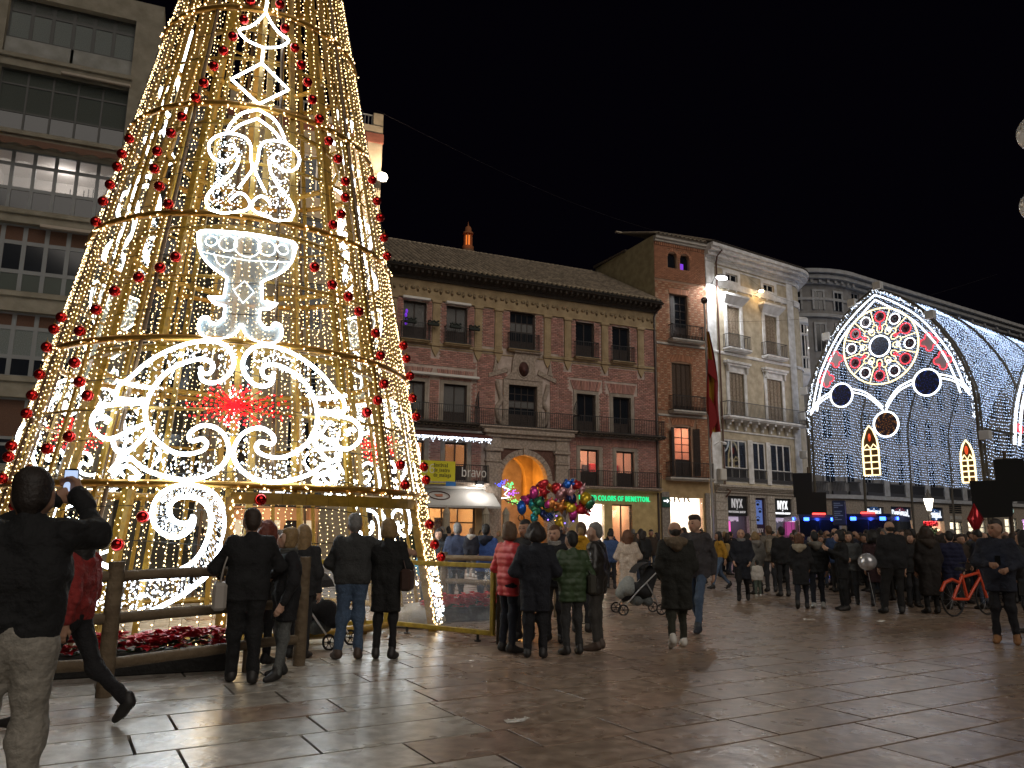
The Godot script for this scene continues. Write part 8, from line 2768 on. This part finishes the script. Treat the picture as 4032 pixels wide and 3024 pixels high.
	part("print_lines", prn, m("print_blue", 0.18, 0.24, 0.36, 0.6), ib2)
	var gp := thing("globe_street_lamp", "globe street lamp with pale unlit globes at the right edge", "street lamp", Transform3D(Basis(), V(8.02, 0, -10.0)))
	var gpb := MB.new()
	gpb.lathe([Vector2(0.25, 0), Vector2(0.22, 0.3), Vector2(0.09, 0.6), Vector2(0.07, 6.2), Vector2(0.03, 6.6)], 14)
	gpb.tube(spline([V(0, 5.8, 0), V(-0.7, 5.9, 0.5), V(-1.42, 6.2, 0.95)], 6), 0.035, 6); gpb.tube(spline([V(0, 5.8, 0), V(-0.1, 5.9, -0.5), V(-0.1, 6.1, -1.0)], 6), 0.035, 6)
	part("post", gpb, m("black_iron", 0.015, 0.014, 0.014, 0.5), gp)
	for q in [V(-1.42, 6.6, 0.98), V(-0.12, 6.5, -1.0)]:
		var gb2 := MB.new()
		gb2.ball(q, Vector3.ONE * 0.24, 24, 16)
		part("globe", gb2, m("globe_opal", 0.55, 0.53, 0.5, 0.25), gp)
		var gc := MB.new()
		gc.cyl(q + V(0, -0.34, 0), q + V(0, -0.2, 0), 0.09, 10)
		part("collar", gc, m("black_iron", 0.015, 0.014, 0.014, 0.5), gp)
	bicycle()
	for q in [[0.05, -7.05, 30], [5.62, -15.2, 10], [8.45, -14.1, 80], [6.9, -15.0, 50]]:
		var l := thing("litter", ["crumpled white tissue on the paving in the middle foreground", "flat pale paper scrap on the paving before the crowd", "torn white paper scrap on the paving at the right", "small pale wrapper on the paving before the crowd"][int(person_no)], "litter", at_yaw(V(q[0], 0.004, q[1]), q[2]))
		person_no += 1
		var b := MB.new()
		for k in 7: b.tri(V(-0.1 + k * 0.03, 0.0, rng.randf() * 0.06), V(-0.06 + k * 0.03, rng.randf() * 0.03, 0.06), V(-0.08 + k * 0.035, rng.randf() * 0.02, -0.05))
		b.box(-0.08, 0.0, -0.04, 0.07, 0.004, 0.05)
		part("paper", b, m("paper_white", 0.6, 0.58, 0.54, 0.9), l)
	person_no = 0
	# overhead cables
	for q in [[V(-6.0, 19.5, -31), V(14.5, 21.0, -51)], [V(14.6, 15.8, -51.5), V(30, 17.5, -46)], [V(14.5, 21.3, -52), V(22.2, 18.9, -57.4)]]:
		var pc := []
		for k in 9: pc.append(q[0].lerp(q[1], k / 8.0) + V(0, -0.9 * sin(PI * k / 8.0), 0))
		var b := MB.new()
		b.tube(spline(pc, 4), 0.007, 4)
		tag(part("overhead_cable", b, m("black_cable", 0.012, 0.01, 0.008, 0.7), self), ["thin dark cable from the tree side to the corner of the cream house", "thin cable from the cream house to the street lamps at the right", "short cable from the cream cornice to the light arch"][int(q[0].x > 0) + int(q[0].y > 21 and q[0].x > 0)], "cable")
	# church lantern far behind the palace roof
	var ct := thing("church_tower", "distant church lantern lit orange above the palace roof", "tower", Transform3D(Basis(), V(-7.4, 0, -120)))
	var cb := MB.new()
	cb.box(-4, 0, -4, 4, 38, 4)
	cb.lathe([Vector2(3.8, 38), Vector2(3.6, 41), Vector2(2.4, 44.5), Vector2(0.9, 46.3)], 20)
	part("dome", cb, m("church_stone", 0.2, 0.12, 0.07, 0.9, "stone"), ct)
	var cl := MB.new()
	cl.lathe([Vector2(0.95, 46.3), Vector2(0.95, 46.9), Vector2(0.7, 46.95)], 8)
	for k in 8:
		var a := TAU * k / 8
		cl.cbox(cos(a) * 0.62 - 0.1, 46.9, sin(a) * 0.62 - 0.1, cos(a) * 0.62 + 0.1, 49.0, sin(a) * 0.62 + 0.1, 0.02)
	cl.lathe([Vector2(0.85, 49.0), Vector2(0.8, 49.3), Vector2(0.55, 49.4), Vector2(0.5, 50.1), Vector2(0.1, 50.5), Vector2(0.02, 51.2)], 12)
	part("lantern", cl, m("church_lantern", 0.45, 0.16, 0.06, 0.9, "stone"), ct)
	var cg := MB.new()
	cg.cyl(V(0, 47.0, 0), V(0, 48.8, 0), 0.35, 12)
	part("sodium_light", cg, glow("tower_sodium", 1.0, 0.25, 0.04, 0.8), ct)
	lamp("tower_glow", V(-7.4, 47.5, -118.2), lin(1.0, 0.3, 0.06), 0.35, 0.3)

func bicycle():
	var t := thing("bicycle", "orange bicycle standing among the crowd at the right", "bicycle", at_yaw(V(9.35, 0, -16.3), 115))
	var org := m("bike_orange", 0.55, 0.06, 0.02, 0.4)
	var blk := m("black_plastic", 0.015, 0.015, 0.016, 0.6)
	for z in [-0.52, 0.52]:
		var w := MB.new()
		var p := PackedVector3Array()
		for k in 28: p.append(V(0, 0.34 + sin(TAU * k / 28) * 0.33, z + cos(TAU * k / 28) * 0.33))
		w.tube(p, 0.018, 6, true)
		var wn := part("wheel", w, m("tyre_black", 0.012, 0.012, 0.013, 0.8), t)
		var sp := MB.new()
		for k in 12: sp.cyl(V(0, 0.34, z), V(0, 0.34 + sin(TAU * k / 12) * 0.32, z + cos(TAU * k / 12) * 0.32), 0.002, 3)
		part("spokes", sp, m("aluminium", 0.5, 0.5, 0.52, 0.3, "", 0.9), wn)
	var f := MB.new()
	for q in [[V(0, 0.34, -0.52), V(0, 0.32, -0.08)], [V(0, 0.32, -0.08), V(0, 0.82, -0.2)], [V(0, 0.34, -0.52), V(0, 0.78, -0.19)], [V(0, 0.32, -0.08), V(0, 0.74, 0.36)], [V(0, 0.76, -0.19), V(0, 0.84, 0.33)], [V(0, 0.9, 0.31), V(0, 0.34, 0.52)]]: f.cyl(q[0], q[1], 0.03, 8)
	part("frame", f, org, t)
	var g := MB.new()
	g.tube(PackedVector3Array([V(0, 0.5, -0.85), V(0, 0.66, -0.72), V(0, 0.72, -0.5), V(0, 0.64, -0.28)]), 0.035, 6)
	part("mudguard", g, org, t)
	var sd := MB.new()
	sd.ball(V(0, 0.92, -0.23), V(0.08, 0.04, 0.14), 12, 6)
	part("saddle", sd, blk, t)
	var h := MB.new()
	h.tube(spline([V(-0.3, 1.02, 0.18), V(-0.2, 1.03, 0.28), V(0, 1.0, 0.3), V(0.2, 1.03, 0.28), V(0.3, 1.02, 0.18)], 4), 0.014, 6)
	h.cyl(V(0, 0.9, 0.31), V(0, 1.0, 0.3), 0.015, 6)
	part("handlebar", h, blk, t)

func build_people():
	fold.seed = 7; fold.frequency = 0.05; fold.fractal_octaves = 3
	var N := 0.0145
	var navy := [0.008, 0.010, 0.018]; var black := [0.006, 0.006, 0.007]; var jeans := [0.06, 0.10, 0.17]; var char_ := [0.03, 0.032, 0.034]
	person("man in dark jacket and grey trousers seen from behind raising a phone", -2.50, -4.1, -164, {"h": 1.87, "cell": 0.012, "top": black, "legs": [0.34, 0.31, 0.26], "pose": {"elR": V(-0.29, 1.46, 0.1), "wrR": V(-0.13, 1.66, 0.34), "elL": V(0.27, 1.42, 0.14), "wrL": V(0.0, 1.63, 0.37), "shL": V(0.18, 1.46, 0), "shR": V(-0.18, 1.46, 0), "kneeL": V(0.12, 0.5, 0.02), "ankL": V(0.17, 0.09, 0), "toeL": V(0.2, 0.035, 0.16)}, "hem": 0.97, "girth": 1.04, "folds": 0.03, "curl": 1.0, "skin": 2, "held_phone": 1, "hair": "short", "hairc": "dark", "leg": 1.12})
	person("person in fuzzy red sweater and dark trousers striding left by the fence", -3.62, -6.7, -92, {"h": 1.62, "cell": N, "top": [0.30, 0.022, 0.018], "legs": [0.007, 0.006, 0.008], "hem": 0.92, "folds": 0.035, "pose": {"kneeL": V(0.09, 0.5, 0.2), "ankL": V(0.1, 0.1, 0.3), "toeL": V(0.11, 0.05, 0.47), "kneeR": V(-0.09, 0.48, -0.2), "ankR": V(-0.1, 0.2, -0.52), "toeR": V(-0.11, 0.05, -0.42), "elL": V(0.23, 1.13, -0.12), "wrL": V(0.24, 0.9, -0.08)}, "hair": "long", "hairc": "black", "fem": true, "leg": 1.12})
	person("tall man in black jacket leaning on the rail fence with his back turned", -2.78, -8.5, -160, {"h": 1.78, "cell": N, "top": black, "legs": [0.005, 0.005, 0.006], "hem": 0.86, "hair": "short", "hairc": "brown", "pose": {"elL": V(0.34, 1.16, 0.06), "wrL": V(0.28, 1.06, 0.3), "elR": V(-0.32, 1.16, 0.06), "wrR": V(-0.26, 1.06, 0.3), "ankL": V(0.1, 0.09, 0.16), "kneeL": V(0.1, 0.5, 0.08), "toeL": V(0.12, 0.035, 0.32)}, "girth": 1.08, "bag": [0.3, 0.27, 0.24], "bag_at": [0.27, 0.88, 0.05], "leg": 1.2})
	person("woman with curly red hair behind the rail fence beside the man in black", -3.0, -9.75, 170, {"h": 1.63, "cell": 0.02, "top": [0.012, 0.012, 0.014], "hair": "curly", "hairc": "red", "fem": true, "pose": "front"})
	person("young man in green shirt looking left between the fence and the tree", -3.35, -11.6, -80, {"h": 1.55, "cell": 0.02, "top": [0.02, 0.12, 0.09], "hair": "crew", "hairc": "brown", "pose": "pockets"})
	person("short blonde woman in dark jacket and mottled leggings turning to the left", -2.48, -8.9, -62, {"h": 1.58, "cell": N, "top": [0.007, 0.007, 0.009], "legs": [0.11, 0.115, 0.11], "hem": 0.70, "girth": 1.15, "belly": 0.02, "hair": "bob", "hairc": "blond", "fem": true, "head_pitch": -12, "pose": {"elR": V(-0.27, 1.18, 0.12), "wrR": V(-0.2, 1.14, 0.36), "elL": V(0.3, 1.14, -0.02), "wrL": V(0.3, 0.9, 0.1), "ankL": V(0.17, 0.09, 0.1), "toeL": V(0.24, 0.035, 0.23)}, "scarf": [0.1, 0.1, 0.09], "skin": 1, "leg": 1.05})
	person("person with long blonde hair behind the short blonde woman", -2.66, -10.2, 175, {"h": 1.62, "cell": 0.02, "top": [0.02, 0.02, 0.022], "hair": "long", "hairc": "blond", "fem": true})
	person("grey-haired man in charcoal sweater and blue jeans with an arm round his companion", -2.0, -10.15, -168, {"h": 1.77, "cell": N, "top": [0.035, 0.036, 0.036], "legs": jeans, "shoes": [0.05, 0.03, 0.02], "hem": 0.93, "girth": 1.12, "belly": 0.015, "hair": "short", "hairc": "grey", "pose": {"elR": V(-0.42, 1.36, -0.03), "wrR": V(-0.62, 1.32, -0.08), "elL": V(0.29, 1.15, 0.08), "wrL": V(0.16, 1.0, 0.24), "ankL": V(0.14, 0.09, 0.0), "toeL": V(0.2, 0.035, 0.15)}, "leg": 1.1})
	person("blonde woman in black with a fringed brown bag leaning on her companion", -1.57, -10.2, 176, {"h": 1.70, "cell": N, "top": [0.006, 0.006, 0.006], "legs": [0.004, 0.004, 0.005], "hem": 0.62, "hair": "bob", "hairc": "blond", "fem": true, "bag": [0.04, 0.018, 0.012], "bag_at": [-0.27, 1.0, 0.0], "leg": 0.88, "pose": {"elL": V(0.26, 1.15, 0.05), "wrL": V(0.12, 1.1, 0.22), "elR": V(-0.27, 1.15, 0.0), "wrR": V(-0.2, 0.98, 0.16)}})
	# the talking group
	person("woman in quilted red jacket with short brown hair in the talking group", -0.02, -10.85, 125, {"h": 1.68, "cell": N, "top": [0.5, 0.03, 0.035], "legs": [0.012, 0.016, 0.028], "hem": 0.80, "quilt": 0.009, "folds": 0.008, "hair": "bob", "hairc": "lightbrown", "fem": true, "pose": "front", "head_yaw": 10, "surf": "", "rough": 0.5, "glasses": 1})
	person("person in long navy coat with short dark curls, back turned, in the talking group", 0.33, -10.4, 176, {"h": 1.66, "cell": N, "top": navy, "legs": [0.006, 0.006, 0.009], "hem": 0.64, "girth": 1.05, "hair": "puffy", "hairc": "dark", "pose": "front", "leg": 1.1, "sleeve": 1.08})
	person("woman with short auburn hair and pale scarf facing the others in the group", 0.66, -11.9, -18, {"h": 1.66, "cell": 0.018, "top": [0.014, 0.014, 0.016], "legs": [0.05, 0.05, 0.055], "hair": "short", "hairc": "auburn", "fem": true, "scarf": [0.35, 0.33, 0.3], "pose": "front", "skin": 1})
	person("small dark-haired woman in quilted green jacket in the talking group", 0.83, -10.7, -158, {"h": 1.58, "cell": N, "top": [0.026, 0.05, 0.018], "legs": [0.03, 0.03, 0.03], "hem": 0.78, "quilt": 0.006, "hair": "short", "hairc": "black", "fem": true, "girth": 1.1, "pose": "front", "surf": "", "rough": 0.6, "bag": [0.03, 0.028, 0.02], "bag_at": [-0.26, 1.0, -0.03]})
	person("dark-haired man at the back of the talking group beside the red jacket", 0.22, -12.0, -25, {"h": 1.74, "cell": 0.02, "top": [0.012, 0.012, 0.013], "hair": "short", "hairc": "black"})
	person("grey-haired man with glasses and dark leather jacket at the right of the group", 1.2, -11.12, -112, {"h": 1.70, "cell": N, "top": [0.014, 0.012, 0.010], "legs": [0.045, 0.04, 0.034], "shoes": [0.05, 0.03, 0.02], "hem": 0.80, "girth": 1.12, "hair": "short", "hairc": "grey", "glasses": 1, "pose": "pockets", "surf": "", "rough": 0.45, "skin": 1})
	person("man carrying the child in the yellow jacket behind the talking group", 1.16, -13.0, 170, {"h": 1.72, "cell": 0.022, "top": [0.02, 0.02, 0.022], "pose": "front", "hair": "short", "hairc": "lightbrown"})
	person("small child in bright yellow hooded jacket held above the group", 1.12, -12.62, 165, {"h": 0.92, "y": 0.72, "cell": 0.022, "top": [0.62, 0.32, 0.01], "legs": [0.03, 0.03, 0.05], "hood": [0.62, 0.32, 0.01], "girth": 1.35, "hair": "short", "hairc": "blond", "pose": "front"})
	# behind the far fence
	person("man in navy jacket seen from behind at the far rail fence", -1.12, -16.7, 172, {"h": 1.72, "cell": 0.02, "top": [0.02, 0.03, 0.07], "hair": "short", "hairc": "grey", "girth": 1.15})
	person("dark-haired woman facing the camera beyond the right edge of the tree", -1.55, -17.2, -10, {"h": 1.6, "cell": 0.02, "top": [0.01, 0.01, 0.012], "hair": "long", "hairc": "dark", "fem": true, "skin": 1})
	person("child in teal and blue top beyond the right edge of the tree", -1.72, -16.4, 30, {"h": 1.36, "cell": 0.022, "top": [0.03, 0.2, 0.32], "hair": "short", "hairc": "blond"})
	person("man in bright blue jacket carrying a child at the far rail fence", -0.5, -16.1, 165, {"h": 1.7, "cell": 0.02, "top": [0.05, 0.12, 0.4], "legs": [0.03, 0.04, 0.07], "hair": "short", "hairc": "black", "girth": 1.1, "pose": {"elL": V(0.32, 1.2, 0.05), "wrL": V(0.3, 1.05, 0.28)}, "hood": [0.015, 0.02, 0.04]})
	person("toddler in navy coat with white hood carried at the far rail fence", -0.78, -15.85, 172, {"h": 0.95, "y": 0.68, "cell": 0.022, "top": [0.008, 0.012, 0.03], "legs": [0.2, 0.22, 0.25], "shoes": [0.6, 0.6, 0.58], "hood": [0.6, 0.58, 0.55], "girth": 1.3, "hair": "short", "hairc": "lightbrown"})
	# walkers in the middle
	person("woman with curly auburn hair in long fuzzy cream coat", 2.75, -18.6, 176, {"h": 1.58, "cell": 0.02, "top": [0.55, 0.45, 0.36], "legs": black, "hem": 0.36, "folds": 0.035, "girth": 1.15, "hair": "curly", "hairc": "auburn", "fem": true, "pose": "front", "sleeve": 1.2})
	person("bald man in long dark parka with fur hood walking away in pale sneakers", 2.37, -11.4, 178, {"h": 1.74, "cell": N, "top": [0.013, 0.013, 0.009], "legs": [0.025, 0.026, 0.014], "shoes": [0.5, 0.48, 0.44], "hem": 0.56, "girth": 1.14, "hair": "fringe", "hairc": "dark", "hood": [0.16, 0.115, 0.07], "pose": "walk_back", "sleeve": 1.15})
	person("tall man with quiff, grey jacket and blue jeans walking towards the camera", 3.08, -13.2, -32, {"h": 1.86, "cell": 0.016, "top": [0.05, 0.045, 0.05], "legs": jeans, "shoes": [0.02, 0.025, 0.035], "hem": 0.84, "hair": "crew", "hairc": "brown", "pose": "walk", "head_yaw": -15, "backpack": [0.03, 0.012, 0.012], "skin": 1})
	person("girl in mustard sweater and jeans with long dark hair walking left", 6.05, -23.0, -85, {"h": 1.6, "cell": 0.024, "top": [0.5, 0.26, 0.02], "legs": [0.1, 0.15, 0.24], "hem": 0.98, "hair": "long", "hairc": "black", "fem": true, "pose": "walk", "backpack": [0.3, 0.2, 0.06]})
	person("old man with glasses and white hair in long dark coat walking forward", 5.62, -19.3, -18, {"h": 1.68, "cell": 0.02, "top": [0.007, 0.009, 0.018], "legs": black, "hem": 0.55, "hair": "fringe", "hairc": "white", "glasses": 1, "pose": "walk_back", "skin": 1, "scarf": [0.25, 0.25, 0.25]})
	person("woman in pale grey hooded coat with a small child at her side", 6.55, -21.2, 195, {"h": 1.6, "cell": 0.024, "top": [0.2, 0.19, 0.17], "hem": 0.55, "hair": "bob", "hairc": "blond", "fem": true, "hood": [0.22, 0.2, 0.18]})
	person("toddler in white sweater and green trousers seen from behind", 6.32, -20.4, 178, {"h": 0.9, "cell": 0.022, "top": [0.6, 0.56, 0.5], "legs": [0.1, 0.13, 0.1], "shoes": [0.5, 0.48, 0.45], "girth": 1.3, "hair": "short", "hairc": "black"})
	person("man in tan vest with backpack near the flagpole, back turned", 7.25, -22.2, 178, {"h": 1.78, "cell": 0.024, "top": [0.16, 0.13, 0.1], "hair": "short", "hairc": "lightbrown", "backpack": [0.18, 0.15, 0.11]})
	person("man in black jacket beside the tan vest, back turned", 7.05, -20.6, 184, {"h": 1.74, "cell": 0.024, "top": black, "hair": "short", "hairc": "black"})
	# front row of the crowd on the right
	person("small woman in black coat with cream fur hood walking left", 6.3, -17.3, 158, {"h": 1.56, "cell": 0.02, "top": [0.006, 0.006, 0.008], "hem": 0.6, "hair": "bob", "hairc": "auburn", "fem": true, "hood": [0.42, 0.36, 0.26], "pose": "walk_back", "legs": [0.008, 0.01, 0.02]})
	person("person in grey padded jacket with pale hood beside the fur-hooded woman", 6.72, -17.5, 172, {"h": 1.62, "cell": 0.02, "top": [0.02, 0.023, 0.026], "hood": [0.22, 0.21, 0.18], "hair": "short", "hairc": "black", "quilt": 0.006, "shoes": [0.4, 0.4, 0.38], "legs": [0.012, 0.015, 0.025]})
	person("slim dark-haired woman in black in profile facing left", 7.12, -17.1, -95, {"h": 1.65, "cell": 0.02, "top": [0.004, 0.004, 0.005], "legs": [0.004, 0.004, 0.005], "hem": 0.72, "hair": "bob", "hairc": "black", "fem": true, "pose": "phone", "leg": 1.1, "skin": 1})
	person("young woman with long dark hair, grey shirt and open dark coat", 7.95, -18.6, -35, {"h": 1.63, "cell": 0.022, "top": [0.08, 0.085, 0.085], "hair": "long", "hairc": "dark", "fem": true, "pose": "front", "skin": 1})
	person("woman with black afro hair in maroon coat", 8.3, -18.1, 152, {"h": 1.62, "cell": 0.022, "top": [0.035, 0.008, 0.010], "hem": 0.6, "hair": "afro", "hairc": "black", "fem": true})
	person("large man in black jacket with white shirt hem, back turned", 7.92, -16.5, 172, {"h": 1.86, "cell": 0.02, "top": [0.006, 0.006, 0.008], "legs": [0.005, 0.004, 0.004], "hem": 0.88, "girth": 1.25, "hair": "fringe", "hairc": "dark", "pose": {"ankL": V(0.2, 0.09, 0), "kneeL": V(0.16, 0.5, 0.02), "toeL": V(0.26, 0.035, 0.14)}, "leg": 1.2})
	person("woman with wavy brown hair facing the camera between two dark coats", 9.05, -18.0, 8, {"h": 1.62, "cell": 0.022, "top": [0.008, 0.008, 0.009], "hair": "long", "hairc": "brown", "fem": true, "skin": 1})
	person("woman with big brown hair in long dark brown coat, back turned", 8.72, -16.6, 180, {"h": 1.72, "cell": 0.02, "top": [0.013, 0.009, 0.007], "legs": black, "hem": 0.4, "girth": 1.15, "hair": "curly", "hairc": "brown", "fem": true, "hood": [0.05, 0.035, 0.025]})
	person("person in blue and black padded coat beside the orange bicycle", 9.7, -17.5, 160, {"h": 1.66, "cell": 0.02, "top": [0.006, 0.008, 0.045], "hem": 0.62, "quilt": 0.006, "hair": "short", "hairc": "black"})
	person("person in brown hat and coat beside the woman with big hair", 9.35, -18.6, 190, {"h": 1.66, "cell": 0.024, "top": [0.02, 0.014, 0.01], "hair": "beanie", "hairc": [0.05, 0.03, 0.02]})
	person("man in navy jacket and tan boots standing alone holding a phone", 7.48, -12.2, -32, {"h": 1.82, "cell": N, "top": [0.014, 0.018, 0.035], "legs": [0.005, 0.005, 0.009], "shoes": [0.22, 0.1, 0.035], "hem": 0.76, "girth": 1.04, "hair": "short", "hairc": "dark", "pose": {"elL": V(0.29, 1.14, -0.02), "wrL": V(0.12, 1.06, 0.22), "elR": V(-0.29, 1.14, -0.02), "wrR": V(-0.12, 1.12, 0.2), "ankL": V(0.14, 0.09, 0.02)}, "head_yaw": -35, "curl": 1.1, "skin": 0, "held_phone": 1})
	person("woman with long dark hair in grey coat at the right edge of the picture", 8.75, -13.5, 205, {"h": 1.66, "cell": 0.018, "top": [0.02, 0.021, 0.024], "hem": 0.66, "hair": "long", "hairc": "black", "fem": true, "pose": "pockets"})
	person("balloon seller in dark coat beneath the bunch of foil balloons", 1.75, -26.1, 10, {"h": 1.74, "cell": 0.03, "top": [0.02, 0.02, 0.03], "pose": "raised", "hair": "beanie", "hairc": [0.02, 0.02, 0.03]})
	# the crowd further back: each person built from shared figures in clothes of their own
	var tops := [["black", [0.008, 0.008, 0.009]], ["navy", [0.012, 0.016, 0.035]], ["grey", [0.09, 0.09, 0.09]], ["brown", [0.045, 0.027, 0.017]], ["maroon", [0.06, 0.012, 0.015]], ["beige", [0.3, 0.24, 0.17]], ["green", [0.025, 0.04, 0.018]], ["white", [0.45, 0.43, 0.4]], ["blue", [0.04, 0.08, 0.2]], ["charcoal", [0.025, 0.026, 0.028]]]
	var hairs := [["short black hair", "short", "black"], ["short brown hair", "short", "brown"], ["grey hair", "short", "grey"], ["long dark hair", "long", "dark"], ["blond bob", "bob", "blond"], ["long brown hair", "long", "brown"], ["dark curls", "curly", "dark"], ["a bald head", "fringe", "dark"], ["a knitted hat", "beanie", "black"], ["a hair bun", "bun", "brown"]]
	var zones := [["at the right-hand crowd front", 9.9, 17.0, 17.6, 20.0, 22], ["in the crowd near the bicycle", 8.6, 15.0, 19.0, 23.0, 24], ["before the cream shopfront", 1.7, 5.8, 21.0, 34.0, 22], ["before the bright brick-house shop", 6.0, 9.6, 23.5, 36.0, 22], ["before the black shopfront", 9.0, 14.5, 22.0, 36.0, 26], ["before the left police van", 9.6, 13.8, 19.0, 30.0, 24], ["before the right police van", 11.0, 16.5, 19.0, 30.0, 26], ["under the street lantern", 12.5, 20.0, 20.0, 33.0, 22], ["below the right-hand speakers", 12.0, 19.0, 18.0, 26.0, 14], ["outside the cafe", -6.0, 0.8, 24.0, 36.0, 14], ["beyond the tree of lights", -13.0, -5.5, 19.5, 23.0, 8]]
	var poses := ["stand", "relaxed", "pockets", "front", "phone", "relaxed"]
	for zn in zones:
		var seen_combo := {}
		var spots := []
		var tries := 0
		while spots.size() < zn[5] and tries < 900:
			tries += 1
			var p := V(rng.randf_range(zn[1], zn[2]), 0, -rng.randf_range(zn[3], zn[4]))
			var ok := true
			for q in spots: if q.distance_to(p) < 0.75: ok = false
			if not ok: continue
			var ti := rng.randi() % tops.size()
			if rng.randf() < 0.6: ti = [0, 1, 9, 3][rng.randi() % 4]
			var hi := rng.randi() % hairs.size()
			if seen_combo.has(ti * 10 + hi): continue
			seen_combo[ti * 10 + hi] = true
			spots.append(p)
			var fem: bool = hairs[hi][1] in ["long", "bob", "bun", "curly"]
			var yaw := 180.0 + rng.randfn(0, 55) if rng.randf() < 0.65 else rng.randfn(0, 60)
			var sp := {"h": snappedf(rng.randf_range(1.48, 1.62) if fem else rng.randf_range(1.58, 1.74), 0.01), "cell": 0.036, "fem": fem, "top": tops[ti][1], "hair": hairs[hi][1], "hairc": hairs[hi][2], "pose": poses[rng.randi() % 6], "hem": [0.84, 0.6][rng.randi() % 2], "legs": [[0.012, 0.012, 0.015], [0.03, 0.045, 0.08], [0.02, 0.018, 0.016]][rng.randi() % 3]}
			person("%s %s person with %s %s" % [tops[ti][0], "coat" if sp.hem < 0.7 else "jacket", hairs[hi][0], zn[0]], p.x, p.z, yaw, sp, "people in the crowd on the plaza")

func _ready():
	rng.seed = 20191
	# camera
	var c := Camera3D.new()
	c.name = "camera"
	var pt := atan(577.0 / 3060.0); var ro := 0.010
	c.transform = Transform3D(Basis(V(cos(ro), sin(ro) * cos(pt), sin(ro) * sin(pt)), V(-sin(ro), cos(ro) * cos(pt), cos(ro) * sin(pt)), V(0, -sin(pt), cos(pt))), V(0, 1.6, 0))
	c.fov = 52.6
	c.near = 0.1; c.far = 900.0
	add_child(c)
	c.current = true
	# night sky
	var we := WorldEnvironment.new()
	we.name = "environment"
	var e := Environment.new()
	e.background_mode = Environment.BG_SKY
	var sk := ProceduralSkyMaterial.new()
	sk.sky_top_color = Color(0.010, 0.007, 0.020)
	sk.sky_horizon_color = Color(0.016, 0.012, 0.026)
	sk.ground_horizon_color = Color(0.016, 0.012, 0.026)
	sk.ground_bottom_color = Color(0.008, 0.006, 0.01)
	sk.sky_curve = 0.2
	sk.sun_angle_max = 0.0
	sk.energy_multiplier = 1.0
	var sky := Sky.new()
	sky.sky_material = sk
	e.sky = sky
	e.tonemap_mode = Environment.TONE_MAPPER_LINEAR
	e.tonemap_exposure = 1.0
	e.sdfgi_enabled = true; e.ssao_enabled = true; e.ssil_enabled = true
	we.environment = e
	add_child(we)
	# faint town glow
	var sun := DirectionalLight3D.new()
	sun.name = "town_glow"
	sun.light_energy = 0.34
	sun.light_color = lin(1.0, 0.91, 0.81)
	sun.light_angular_distance = 50.0
	sun.shadow_enabled = true
	sun.sky_mode = DirectionalLight3D.SKY_MODE_LIGHT_ONLY
	sun.rotation_degrees = V(-38, 28, 0)
	add_child(sun)
	build_ground()
	build_left()
	build_palace()
	build_red_house()
	build_cream_house()
	build_far()
	build_light_cone()
	build_arch()
	build_street()
	build_people()
